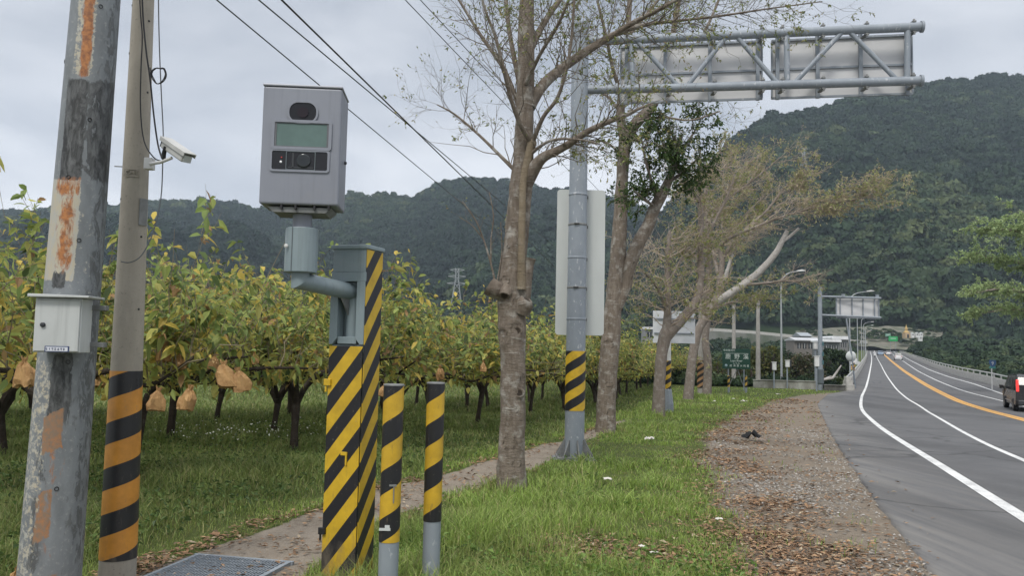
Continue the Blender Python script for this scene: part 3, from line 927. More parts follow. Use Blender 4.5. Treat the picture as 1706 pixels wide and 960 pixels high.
M_cctv = noisy('aged_camera_enamel', (.50, .50, .475), (.40, .40, .38), 6, .5, 0, .02)
def cctv():
    Y = 5.42
    m0 = at(247, 272, Y)
    root = thing('security_camera', 'white bullet security camera on a short arm fixed to the concrete pole', 'camera', m0)
    L = lambda u, v, dy=0.0: at(u, v, Y + dy) - m0
    MB().box((0, .02, 0), (.055, .06, .078)).build('mount_plate', M_white, root, bevel=.004)
    MB().tube([(0.02, -.01, -.005), L(268, 270, -.06), L(286, 263, -.10)], [.012, .011, .011], 10).build('arm', M_white, root)
    MB().tube([L(273, 266, -.07), L(273, 256, -.08), L(276, 244, -.09)], [.012, .015, .013], 10).build('joint', M_black, root)
    a, b = L(274, 239, -.02), L(313, 266, -.20)
    d = (b - a); ln = d.length
    q = d.to_track_quat('Y', 'Z').to_matrix().to_4x4()
    Mx = Matrix.Translation((a + b) / 2) @ q
    o = MB().box((0, 0, 0), (.068, ln * .90, .058)).build('housing', M_cctv, root, bevel=.012, seg=3); o.matrix_local = Mx
    o2 = MB().box((0, .005, .042), (.086, ln * 1.04, .008)).box((.041, .005, .030), (.005, ln * 1.02, .028)).box((-.041, .005, .030), (.005, ln * 1.02, .028)).build('sunshield', M_cctv, root, bevel=.002); o2.matrix_local = Mx
    o3 = MB().box((0, -ln * .481, 0), (.058, .004, .048)).build('front_glass', M_black, root); o3.matrix_local = Mx
    o4 = MB().box((0, ln * .481, 0), (.055, .004, .045)).build('rear_cover', M_signback, root); o4.matrix_local = Mx
cctv()

def cable(name, pts, r, mat, label, smooth=4):
    P = [Vector(p) for p in pts]; out = []
    for i in range(len(P) - 1):
        a = P[max(i - 1, 0)]; b = P[i]; c = P[i + 1]; d = P[min(i + 2, len(P) - 1)]
        for k in range(smooth):
            t = k / smooth
            out.append(.5 * ((2 * b) + (c - a) * t + (2 * a - 5 * b + 4 * c - d) * t * t + (3 * b - a - 3 * c + d) * t ** 3))
    out.append(P[-1])
    o = out[0].copy()
    ob = MB().tube([q - o for q in out], r, 6).build(name, mat, None, o)
    return tag(ob, label, 'cable')
M_greycable = plain('grey_cable', (.10, .105, .11), .5)
def cpt(u, v, dy=0.0): return at(u, v, 5.42 + dy)
cable('cable', [cpt(232, -140), cpt(233, 0, 0), cpt(237, 60, .0), cpt(235, 110), cpt(234, 180), cpt(240, 235), cpt(256, 262, -.03), cpt(268, 268, -.06)], .0045, M_black, 'black cable hanging in a shallow bow down the concrete pole to the camera arm')
cable('cable', [cpt(236, -140), cpt(237, 0, 0), cpt(243, 80), cpt(250, 130), cpt(256, 190), cpt(263, 240), cpt(270, 264, -.06)], .0060, M_black, 'thick black cable slanting across the concrete pole to the camera joint')
cable('cable', [cpt(264, -140, .02), cpt(264, 0, .02), cpt(266, 90, .02), cpt(269, 160, .0), cpt(272, 225, .0), cpt(271, 275, .0), cpt(268, 330, .0), cpt(256, 385, -.02), cpt(237, 424, -.06), cpt(218, 437, -.08), cpt(202, 436, -.06)], .0042, M_greycable, 'grey cable hanging free beside the concrete pole and bowing back below the camera')
loop = [cpt(250, 112, -.02)]
for k in range(34):
    q = k * .62
    loop.append(cpt(264 + 12 * math.cos(q + 2.6) + 1.5 * math.sin(k), 124 + 13 * math.sin(q + 2.6) + (k % 5) * 1.1 - 2, -.03 + .006 * math.sin(k * 1.7)))
cable('cable', loop, .0035, M_black, 'small coil of spare black cable tied to the concrete pole', 3)

# ------------------------------------------------------------------ speed camera on its striped cabinet
M_yb = stripe_mat('yellow_black_stripes', (.60, .385, .020), (.013, .013, .016), .265, .50, .42, .185)
def speed_camera():
    th = R_(-20); w, d, H = .27, .23, at(604, 405, 5.54).z
    corner = base(591.5, 5.54)
    c = Vector((corner.x - .0875, 5.54 + .154, 0)); c.z = gz(c.y) - .02
    root = thing('speed_camera', 'grey roadside speed camera on a bent arm above its tall yellow and black striped cabinet', 'speed camera', c, th)
    Ri = Matrix.Rotation(-th, 3, 'Z')
    loc = lambda p: Ri @ (Vector(p) - c)
    zs = 1.60 - c.z                                   # top of the striped door
    hw, hd = w / 2, d / 2
    # cabinet core
    mb = MB()
    mb.box((0, .015, zs / 2), (w - .006, d - .036, zs))
    mb.box((0, .05, (zs + H) / 2), (w - .008, d - .106, H - zs))
    cab = mb.build('cabinet', M_greypaint, root, bevel=.004)
    # upper front, rails beside the slot, block above it
    ft = MB()
    zt = 2.035 - c.z; zl = 2.10 - c.z
    xl, xr = -.078, .068
    def rail(x0, x1, inner):
        s = 1 if inner == x1 else -1
        rr = .035
        pts = [(x0, zs), (x1 - rr, zs), (x1, zs + rr * 1.2), (x1, zt), (x0, zt)] if s > 0 else [(x0 + rr, zs), (x1, zs), (x1, zt), (x0, zt), (x0, zs + rr * 1.2)]
        ft.prism(pts, -hd, -hd + .085)
    rail(-hw - .004, xl, xl); rail(xr, hw - .003, xr)
    ft.box((0, -hd + .043, (zt + zl) / 2), (w + .004, .086, zl - zt))
    ft.box((0, -hd + .048, (zl + H) / 2), (w - .01, .086, H - zl - .002))
    ft.prism([(xl - .001, zs + .004), (xr + .001, zs + .004), (xr + .001, zs + .055), (xl - .001, zs + .055)], -hd + .012, -hd + .085)
    ft.build('slot_front', M_greypaint, root, bevel=.003)
    MB().tube([(-.005, -.025, zs + .05), (-.005, -.025, zt - .005)], .048, 24).build('inner_pipe', M_greypaint, root)
    MB().box((0, .002, H + .012), (w + .022, d + .022, .030)).build('cap', M_greypaint, root, bevel=.006)
    # striped skins: front door, sides, back
    k = 1.28
    def skin(name, p0, p1, z0, z1, u0):
        p0, p1 = Vector((*p0, 0)), Vector((*p1, 0)); L = (p1 - p0).length
        nrm = Vector(((p1 - p0).y, -(p1 - p0).x, 0)).normalized()
        t_ = nrm * .004
        V, A = [], []
        for q in (p0, p1):
            for z in (z0, z1):
                V.append((q + t_ + Vector((0, 0, z)))[:]); A.append(z - k * (u0 + (0 if q is p0 else L)))
        for q in (p0, p1):
            for z in (z0, z1):
                V.append((q - t_ * .2 + Vector((0, 0, z)))[:]); A.append(z - k * (u0 + (0 if q is p0 else L)))
        Fc = [(0, 2, 3, 1), (4, 5, 7, 6), (0, 1, 5, 4), (2, 6, 7, 3), (1, 3, 7, 5), (0, 4, 6, 2)]
        return link(name, mesh_np(name, V, Fc, M_yb, attrs={'stripe_coord': A}), root)
    door = skin('door', (-hw + .002, -hd + .004), (hw - .006, -hd + .004), .03, zs - .012, 0.0)
    skin('side_panel', (hw - .001, -hd + .008), (hw - .001, hd - .004), .02, H - .008, w + .01)
    skin('back_panel', (hw - .004, hd - .002), (-hw + .004, hd - .002), .02, H - .008, 2 * w)
    skin('side_panel', (-hw + .001, hd - .004), (-hw + .001, -hd + .09), .02, H - .008, 3 * w)
    MB().box((0, -hd - .006, .022), (w + .006, .012, .036)).build('bottom_flange', M_flange, root, bevel=.002)
    for zv in (637, 885):
        z = at(541, zv, 5.63).z - c.z
        MB().box((-hw + .004, -hd - .008, z), (.052, .022, .045)).tube([(-hw - .010, -hd - .006, z - .065), (-hw - .010, -hd - .006, z + .02)], .008, 8).build('hinge', M_yellow if zv < 700 else M_black, door, bevel=.003)
    lz = at(571, 765, 5.58).z - c.z
    MB().box((.035, -hd - .006, lz), (.012, .014, .085)).box((.018, -hd - .007, lz + .035), (.05, .014, .024)).build('handle', M_yellow, door, bevel=.003)
    # arm, elbow, collar, neck
    e = loc(at(500, 468, 5.30)); e2 = Vector((e.x, e.y, e.z))
    a0 = Vector((-.005, -.03, loc(at(570, 486, 5.62)).z))
    topb = loc(at(503, 352, 5.30))
    ra = .058
    def mitred(p0, pe, d2, length, r, name):
        d1 = (pe - p0).normalized(); nn_ = (d1 + d2).normalized(); mb_ = MB()
        for st, dd, ln in ((p0, d1, None), (pe, d2, length)):
            ref = Vector((0, 1, 0)) if abs(dd.y) < .8 else Vector((1, 0, 0))
            a_ = (ref - dd * ref.dot(dd)).normalized(); b2 = dd.cross(a_); vs = []
            for q in range(32):
                off = (a_ * math.cos(q * math.pi / 16) + b2 * math.sin(q * math.pi / 16)) * r
                m_ = pe + off - dd * (off.dot(nn_) / dd.dot(nn_))
                far = (p0 if ln is None else pe + d2 * ln) + off
                vs += [m_, far]
            mb_.add(vs, [(2 * q, 2 * ((q + 1) % 32), 2 * ((q + 1) % 32) + 1, 2 * q + 1) for q in range(32)], True)
        ob = mb_.build(name, M_greypaint, root)
        return ob
    mitred(a0, e, Vector((0, 0, 1)), .14, ra, 'arm')
    dirv = (e - a0).normalized()
    side = dirv.cross(Vector((0, 0, 1))).normalized()
    g = MB(); gp = a0 + dirv * .045
    g.add([gp + side * s_ + v_ for s_ in (-.006, .006) for v_ in (Vector((0, 0, -ra + .005)), dirv * .07 + Vector((0, 0, -ra + .005)), Vector((0, 0, -ra - .11)))], [(0, 1, 2), (3, 5, 4), (0, 3, 4, 1), (1, 4, 5, 2), (2, 5, 3, 0)])
    g.build('gusset', M_galv_dark, root)
    ez0 = loc(at(503, 455, 5.30)).z; ez1 = loc(at(503, 381, 5.30)).z
    col = MB()
    rr = .108
    oc = [(rr * math.cos(q), rr * .92 * math.sin(q)) for q in [math.pi / 12 * i for i in range(24)]]
    Mz = Matrix.Translation((e.x, e.y, 0)) @ Matrix.Rotation(R_(14), 4, 'Z')
    oc = [(max(-.098, x), max(-.094, min(.094, y))) for x, y in oc]
    n_ = len(oc)
    vs = [(x, y, ez0) for x, y in oc] + [(x, y, ez1) for x, y in oc]
    col.add(vs, [tuple(reversed(range(n_))), tuple(range(n_, 2 * n_))] + [(i, (i + 1) % n_, (i + 1) % n_ + n_, i + n_) for i in range(n_)], False, Mz)
    colo = col.build('collar', M_greypaint, root, bevel=.006)
    MB().box((-.028, -.0955, (ez0 + ez1) / 2), (.004, .006, ez1 - ez0 - .004), Mz).build('seam', M_darkgrey, colo)
    MB().lathe([(.013, 0), (.013, .007), (.008, .010), (0.0001, .010)], 14, Mz @ Matrix.Translation((-.066, -.095, (ez0 + ez1) / 2 + .02)) @ Matrix.Rotation(R_(90), 4, 'X')).build('bolt', M_white, colo)
    # camera housing
    hb = loc(at(500, 345, 5.30)); BZ = at(500.5, 341, 5.15).z; zb = BZ - c.z; zt_ = at(500.5, 145, 5.15).z - c.z
    W_, D_, Hh = at(568, 250, 5.15).x - at(438, 250, 5.15).x, .31, zt_ - zb
    hc = loc(at(508.5, 250, 5.15 + D_ / 2))
    rot = Matrix.Rotation(-th + R_(4.0), 4, 'Z')
    Mh = Matrix.Translation((hc.x, hc.y, zb)) @ rot
    MB().tube([(e.x, e.y, ez1 - .01), (e.x, e.y, zb - .03)], .062, 24).build('neck', M_boxpaint, root)
    hs = MB().box((0, 0, Hh / 2), (W_, D_, Hh)).build('camera_housing', M_boxpaint, root, bevel=.014, seg=3)
    hs.matrix_local = Mh
    def onh(o): o.parent = hs; return o
    onh(MB().prism([(-W_ / 2 - .004, Hh + .002), (W_ / 2 + .004, Hh + .002), (W_ / 2 + .004, Hh + .016), (-W_ / 2 - .004, Hh + .016)], -D_ / 2 - .006, D_ / 2 + .004).build('lid', M_lid, root, bevel=.005))
    onh(MB().prism([(-.205, -.012), (.205, -.012), (.165, -.046), (-.165, -.046)], -D_ / 2 + .03, D_ / 2 - .03).build('base_tray', M_galv_dark, root))
    for x in (-.11, -.02, .10, .19):
        onh(MB().box((x, -D_ / 2 + .022, -.014), (.012, .03, .028)).build('bolt', M_black, root))
    onh(MB().lathe([(.011, 0), (.011, .012), (.007, .016), (0.0001, .016)], 12, Matrix.Translation((W_ / 2, .06, .33)) @ Matrix.Rotation(R_(90), 4, 'Y')).build('key_lock', M_darkframe, root))
    fy = -D_ / 2
    def rrect(cx, cz, hw_, hh_, r, n=6):
        out = []
        for sx, sz, a in ((1, 1, 0), (-1, 1, 90), (-1, -1, 180), (1, -1, 270)):
            for i in range(n + 1):
                q = R_(a + 90 * i / n)
                out.append((cx + sx * (hw_ - r) + r * math.cos(q), cz + sz * (hh_ - r) + r * math.sin(q)))
        return out
    def ring(name, outer, inner, y0, y1, mat):
        mb = MB(); n = len(outer)
        vs = [(x, y, z) for y in (y0, y1) for x, z in outer] + [(x, y, z) for y in (y0, y1) for x, z in inner]
        fs = []
        for i in range(n):
            j = (i + 1) % n
            fs += [(i, j, n + j, n + i), (2 * n + i, 3 * n + i, 3 * n + j, 2 * n + j), (i, 2 * n + i, 2 * n + j, j), (n + i, n + j, 3 * n + j, 3 * n + i)]
        mb.add(vs, fs)
        return onh(mb.build(name, mat, root))
    px = .003815
    zc = lambda v: at(500.5, v - 3, 5.15).z - BZ
    # top lens window
    z1_ = zc(190)
    ring('lens_rim', rrect(.006, z1_, .098, .074, .066), rrect(.006, z1_, .086, .063, .056), fy - .010, fy + .002, M_boxpaint)
    onh(MB().prism(rrect(.006, z1_, .086, .063, .056), fy - .003, fy + .003).build('lens_window', M_glassdark, root))
    onh(MB().lathe([(.0001, .0), (.03, .002), (.036, .006)], 24, Matrix.Translation((.006, fy - .0035, z1_)) @ Matrix.Rotation(R_(90), 4, 'X')).build('lens', M_lens, root))
    # display with stepped frame
    z2 = zc(228)
    ring('display_frame', rrect(.004, z2, .192, .098, .020), rrect(.004, z2, .172, .080, .006), fy - .011, fy + .002, M_boxpaint)
    ring('display_inset', rrect(.004, z2, .1722, .0802, .006), rrect(.004, z2, .160, .074, .004), fy - .006, fy + .002, M_boxgrey)  # darker grey ring between the frame and the display
    onh(MB().prism(rrect(.004, z2, .160, .074, .004), fy - .002, fy + .003).build('display', M_lcd, root))
    z3 = zc(271)
    ring('window_frame', rrect(-.002, z3, .190, .074, .020), rrect(-.002, z3, .176, .061, .012), fy - .009, fy + .002, M_boxpaint)
    onh(MB().prism(rrect(-.002, z3, .176, .061, .012), fy - .002, fy + .003).build('lower_window', M_glassdark, root))
    ring('flash_bezel', rrect(.004, z3, .094, .062, .008), rrect(.004, z3, .089, .057, .006), fy - .008, fy - .001, M_darkgrey)
    onh(MB().lathe([(.0001, .001), (.026, .003), (.042, .010), (.046, .004)], 28, Matrix.Translation((.022, fy - .003, z3)) @ Matrix.Rotation(R_(90), 4, 'X')).build('flash_lens', M_flash, root))
    onh(MB().box((-.045, fy - .004, z3), (.012, .004, .10)).box((.004, fy - .004, z3 - .045), (.16, .004, .008)).build('bezel_rib', M_darkframe, root))
    onh(MB().lathe([(.0001, .004), (.006, .003), (.008, 0)], 12, Matrix.Translation((-.122, fy - .003, z3 - .010)) @ Matrix.Rotation(R_(90), 4, 'X')).build('indicator', M_ind, root))
    onh(MB().lathe([(.0001, .004), (.005, .003), (.006, 0)], 12, Matrix.Translation((-.118, fy - .003, z3 + .018)) @ Matrix.Rotation(R_(90), 4, 'X')).build('indicator', M_indr, root))
M_flange = plain('yellow_flange', (.56, .36, .03), .5)
M_yellow = plain('yellow_enamel', (.60, .39, .02), .45)
M_darkgrey = plain('dark_grey_paint', (.10, .12, .13), .5)
M_boxgrey = plain('darker_box_grey', (.12, .125, .135), .6)
M_lid = noisy('pale_lid_paint', (.40, .41, .45), (.36, .37, .41), 3, .35)
M_glassdark = plain('smoked_glass', (.012, .012, .014), .12)
M_lens = plain('lens_glass', (.016, .009, .012), .10)
M_lcd = plain('unlit_lcd', (.105, .165, .150), .30)
M_flash = plain('flash_glass', (.035, .040, .043), .12, .3)
M_ind = plain('indicator_white', (.5, .5, .5), .3, 0, (1, 1, 1), .2)
M_indr = plain('indicator_red', (.35, .02, .02), .3)
speed_camera()

# ------------------------------------------------------------------ two striped bollards
M_yb_old = stripe_mat('scuffed_yellow_black', (.58, .36, .025), (.014, .014, .016), .296, .50, .85, .12, (.11, .085, .05))
def bollard(u, Y, r, vtop, vband, label, ph):
    b = base(u, Y); b.z -= .06
    root = thing('bollard', label, 'bollard', b, group='striped steel bollards beside the speed camera')
    zt = at(u, vtop, Y).z - b.z; zb = at(u, vband, Y).z - b.z
    MB().lathe([(r, 0), (r, zt - .004), (r * .97, zt), (.0001, zt + .001)], 32).build('post', M_galv, root)
    V, Fc, A = stripe_tube(zb, zt - .006, r + .0025, r + .0025, .62)
    link('stripe_band', mesh_np('stripe_band', V, Fc, M_yb_old, attrs={'stripe_coord': np.array(A) + ph}, smooth=True), root)
    rim = MB().lathe([(r + .004, zt - .006), (r + .005, zt + .002), (r - .002, zt + .004)], 32).build('cap_rim', M_galv_dark, root)
    return root, zb, zt
ba, zb, zt = bollard(645, 5.2, .0625, 641, 902, 'left striped bollard, thicker one close to the cabinet with a white scuff', .235)
# torn sticker and scratch on the nearer one
for ch in (MB().box((-.02, -.066, zb + .085), (.07, .004, .016)).box((-.005, -.0665, zb + .10), (.03, .004, .022)), ):
    ch.build('sticker_scrap', M_signback, ba)
MB().box((.028, -.0615, zb + .30), (.006, .006, .11)).box((.022, -.0625, zb + .355), (.045, .006, .012)).build('stain', M_galv_dark, ba)
bollard(717, 5.55, .0585, 638, 868, 'right striped bollard, slimmer one with grimy yellow bands standing in the grass', .27)

# ------------------------------------------------------------------ sign gantry
def gantry():
    Y = 14.2
    b = base(956.5, Y)
    root = thing('sign_gantry', 'tall grey steel sign gantry with truss arm holding two sign panels seen from behind', 'sign gantry', b)
    k = Y / F
    top = at(975.5, 40, Y).z - b.z
    lx = (at(975.5, 40, Y).x - b.x)
    def ax(z): return Vector((lx * z / top * .0, 0, z))
    rp = .172
    MB().lathe([(rp, .02), (rp * .98, 2.2), (rp * .86, top - .005), (rp * .80, top + .02), (.0001, top + .03)], 36).build('pole', M_galv, root)
    MB().box((0, 0, .02), (.62, .62, .045)).build('base_plate', M_galv_dark, root, bevel=.006)
    MB().box((0, 0, -.05), (.74, .74, .10)).build('footing', M_galv_dark, root, bevel=.02)
    for i in range(8):
        q = R_(45 * i + 12)
        g = MB(); M = Matrix.Rotation(q, 4, 'Z')
        L = .36 if i % 2 else .30
        g.prism([(rp - .01, .044), (L, .044), (L, .075), (rp + .02, .32), (rp - .01, .32)], -.008, .008, M)
        g.build('gusset', M_galv_dark, root)
    for sx in (-1, 1):
        for sy in (-1, 1):
            for a_ in ((.25, .25), (.25, .06)):
                MB().lathe([(.028, .043), (.028, .07), (.014, .071), (.014, .13), (.0001, .131)], 6, Matrix.Translation((sx * a_[0], sy * a_[1], 0)), False).build('anchor_bolt', M_galv_dark, root)
    z0, z1 = at(957, 684, Y).z - b.z, at(957, 585, Y).z - b.z
    V, Fc, A = stripe_tube(z0, z1, rp + .004, rp + .004, .60)
    ms = stripe_mat('yellow_black_band', (.66, .42, .025), (.013, .013, .016), .330, .5, .12, .78)
    link('stripe_band', mesh_np('stripe_band', V, Fc, ms, attrs={'stripe_coord': A}, smooth=True), root)
    # truss
    def T(u, v, Yd): return at(u, v, Yd) - b
    uR, uL = T(1537, 44, 13.45), T(1066, 65, 14.12)
    d = (uR - uL); dn = d.normalized()
    lR, lL = T(1536, 134, 13.45), T(1136, 146, 14.02)
    dl = (lR - lL).normalized()
    up0 = uL + dn * (-(uL.x - .12) / dn.x); lp0 = lL + dl * (-(lL.x - .12) / dl.x)
    # join to the pole axis
    up0.y *= .2; lp0.y *= .2
    rt = .078
    MB().tube([up0, uL, uR], [rt, rt, rt], 20).build('chord', M_galv, root)
    MB().tube([lp0, lL, lR], [rt, rt, rt], 20).build('chord', M_galv, root)
    for cpt_, dd in ((uR, dn), (lR, dl), (up0 + dn * .55, dn), (lp0 + dl * .55, dl)):
        MB().tube([cpt_ - dd * .03, cpt_ + dd * .012], [rt + .022, rt + .022], 20).build('flange', M_galv, root)
    L_ = (uR - up0).length; Ll = (lR - lp0).length
    def zx(x, upper):          # zoomed-picture x of the truss drawing to a point on the chord
        u = 960 + x / 2.843
        t = (u - 1066) / (1537 - 1066)
        return (uL + (uR - uL) * t) if upper else (uL + (uR - uL) * t) + (Vector((0, 0, 1)) * 0 + (lR - uR) * t + ((lL + (lR - lL) * ((1066 - 1136) / (1536 - 1136))) - uL) * (1 - t))
    for xa, xb in (((280, 1), (490, 0)), ((520, 0), (730, 1)), ((768, 1), (972, 0)), ((1040, 0), (1280, 1)), ((1298, 1), (1532, 0))):
        MB().tube([zx(*xa), zx(*xb)], .042, 14).build('diagonal', M_galv, root)
    for x in (258, 1012, 1572):
        MB().tube([zx(x, 1), zx(x, 0)], .050 if x > 300 else .042, 14).build('strut', M_galv, root)
    # sign panels on the far side of the truss, with ribs and clamps
    off = Vector((0, .24, 0))
    for name_, x0, x1, ribs in (('sign_panel', 212, 922, (245, 440, 662, 895)), ('sign_panel', 962, 1632, (990, 1182, 1385, 1600))):
        t0, t1 = zx(x0, 1) + off, zx(x1, 1) + off
        h0, h1 = -.02, -1.08
        dx = (t1 - t0)
        q = math.atan2(dx.y, dx.x); M = Matrix.Translation(t0) @ Matrix.Rotation(q, 4, 'Z')
        sh = dx.z / dx.xy.length
        Msh = Matrix(((1, 0, 0, 0), (0, 1, 0, 0), (sh, 0, 1, 0), (0, 0, 0, 1)))
        Wd = dx.xy.length
        pn = MB().box((Wd / 2, .09, (h0 + h1) / 2), (Wd, .008, h0 - h1), M @ Msh).build(name_, M_panel, root)
        fr = MB()
        for z in (h0 + .0, (h0 + h1) / 2, h1 + .01):
            fr.box((Wd / 2, .066, z), (Wd - .02, .038, .035), M @ Msh)
        fr.box((.012, .066, (h0 + h1) / 2), (.024, .036, h0 - h1 - .06), M @ Msh); fr.box((Wd - .012, .066, (h0 + h1) / 2), (.024, .036, h0 - h1 - .06), M @ Msh)
        fr.build('panel_frame', M_galv, pn)
        for rx in ribs:
            xx = (rx - x0) / 2.843 * (13.8 / F)
            xx = (zx(rx, 1) - zx(x0, 1)).xy.length
            rb = MB().box((xx, .018, (h0 + h1) / 2 + .02), (.062, .052, h0 - h1 + .10), M @ Msh).build('rib', M_galv, root)
            for up in (1, 0):
                pz = zx(rx, up)
                for sgn in (-1, 1):
                    cl = MB().box((pz.x, pz.y + .07, pz.z + sgn * .092), (.062, .22, .024))
                    cl.lathe([(.020, -.028), (.020, .028), (.0001, .028)], 8, Matrix.Translation((pz.x, pz.y - .02, pz.z + sgn * .105)))
                    cl.build('clamp', M_galv_dark, rb)
    # tall board on the pole, back towards the road side
    yb = .20
    bl, br_ = T(930, 316, Y + .28), T(1010, 313, Y + .28)
    bb = T(924, 558, Y + .28)
    W_, Hh = br_.x - bl.x, bl.z - bb.z
    pts = []
    r = .06
    for sx, sz, a in ((1, 1, 0), (-1, 1, 90), (-1, -1, 180), (1, -1, 270)):
        for i in range(6):
            q = R_(a + 90 * i / 5); pts.append((sx * (W_ / 2 - r) + r * math.cos(q), sz * (Hh / 2 - r) + r * math.sin(q)))
    cx, cz = (bl.x + br_.x) / 2 - .015, bl.z - Hh / 2
    MB().prism([(x + cx, z + cz) for x, z in pts], .25, .262).build('sign_board', M_signback, root)
    for i, v in enumerate((325, 375, 430, 480, 532)):
        z = at(965, v, Y).z - b.z
        rz = rp * (.98 - .12 * z / top) + .006
        o = MB().lathe([(rz, z - .02), (rz + .004, z - .016), (rz + .004, z + .016), (rz, z + .02)], 32).build('strap', M_galv_dark if i % 2 else M_galv, root)
        if i in (1, 3): MB().box((-.03, -rz - .012, z), (.09, .03, .018)).build('buckle', M_black, o)
        MB().box((cx, .22, z), (W_ * .28, .06, .05)).build('board_bracket', M_galv_dark, root)
M_panel = noisy('panel_back', (.60, .60, .60), (.50, .505, .505), 1.2, .5, .0, .02, 30, (.5, 1, 2))
gantry()
# ------------------------------------------------------------------ roadside trees
def smooth_path(P, step):
    P = [Vector(p) for p in P]; out = []
    for i in range(len(P) - 1):
        a = P[max(i - 1, 0)]; b = P[i]; c = P[i + 1]; d = P[min(i + 2, len(P) - 1)]
        n = max(2, int((c - b).length / step))
        for k in range(n):
            t = k / n
            out.append((.5 * ((2 * b) + (c - a) * t + (2 * a - 5 * b + 4 * c - d) * t * t + (3 * b - a - 3 * c + d) * t ** 3), i + t))
    out.append((P[-1], len(P) - 1.0))
    return out

def bark(name, c1, c2, lichen, scar=(.06, .048, .036), rings=True):
    m, n, l, p = newmat(name)
    v = ncoord(n, l); vr = ncoord(n, l, 'Object', (1, 1, 6)); vs = ncoord(n, l, 'Object', (3, 3, .8))
    f1 = nnoise(n, l, v, 5, 8, .65); f2 = nnoise(n, l, v, 28, 6, .7); f3 = nnoise(n, l, vr, 2.6, 6, .7, .8); f4 = nnoise(n, l, vs, 6, 5, .6)
    c = nmix(n, l, nramp(n, l, f4, [(.3, 0.0), (.7, 1.0)]), c1, c2)
    c = nmix(n, l, nramp(n, l, f1, [(.52, 0.0), (.64, .62)]), c, lichen)
    c = nmix(n, l, nramp(n, l, f3, [(.60, 0.0), (.70, .75)]), c, tuple(x * 1.25 for x in lichen))
    c = nmix(n, l, nramp(n, l, f2, [(.62, 0.0), (.72, .8)]), c, scar)
    sc = nattr(n, 'scar').outputs['Fac']
    c = nmix(n, l, nramp(n, l, nmath(n, l, 'ADD', sc, nmath(n, l, 'MULTIPLY', nmath(n, l, 'SUBTRACT', f2, .5), .5)), [(.4, 0.0), (.6, .9)]), c, scar)
    l.new(c, p.inputs['Base Color']); p.inputs['Roughness'].default_value = .92; p.inputs['Specular IOR Level'].default_value = .2
    h = nmath(n, l, 'ADD', nmath(n, l, 'MULTIPLY', f2, .5), nmath(n, l, 'MULTIPLY', f3, .6))
    nbump(n, l, p, h, 1.0, .035)
    return m
M_bark = bark('mottled_bark', (.235, .198, .160), (.125, .100, .078), (.40, .385, .345), (.035, .027, .020))
M_bark2 = bark('grey_brown_bark', (.23, .195, .165), (.16, .135, .112), (.33, .305, .275))
M_barkp = bark('pale_bark', (.42, .395, .37), (.30, .28, .255), (.55, .535, .51))
M_barkd = bark('dark_bark', (.055, .043, .034), (.036, .028, .022), (.10, .088, .072))
M_twig = plain('twig_bark', (.16, .135, .105), .9)
M_twigo = plain('reddish_twig_bark', (.42, .345, .27), .9)
M_leaf = leafmat('tree_leaf')

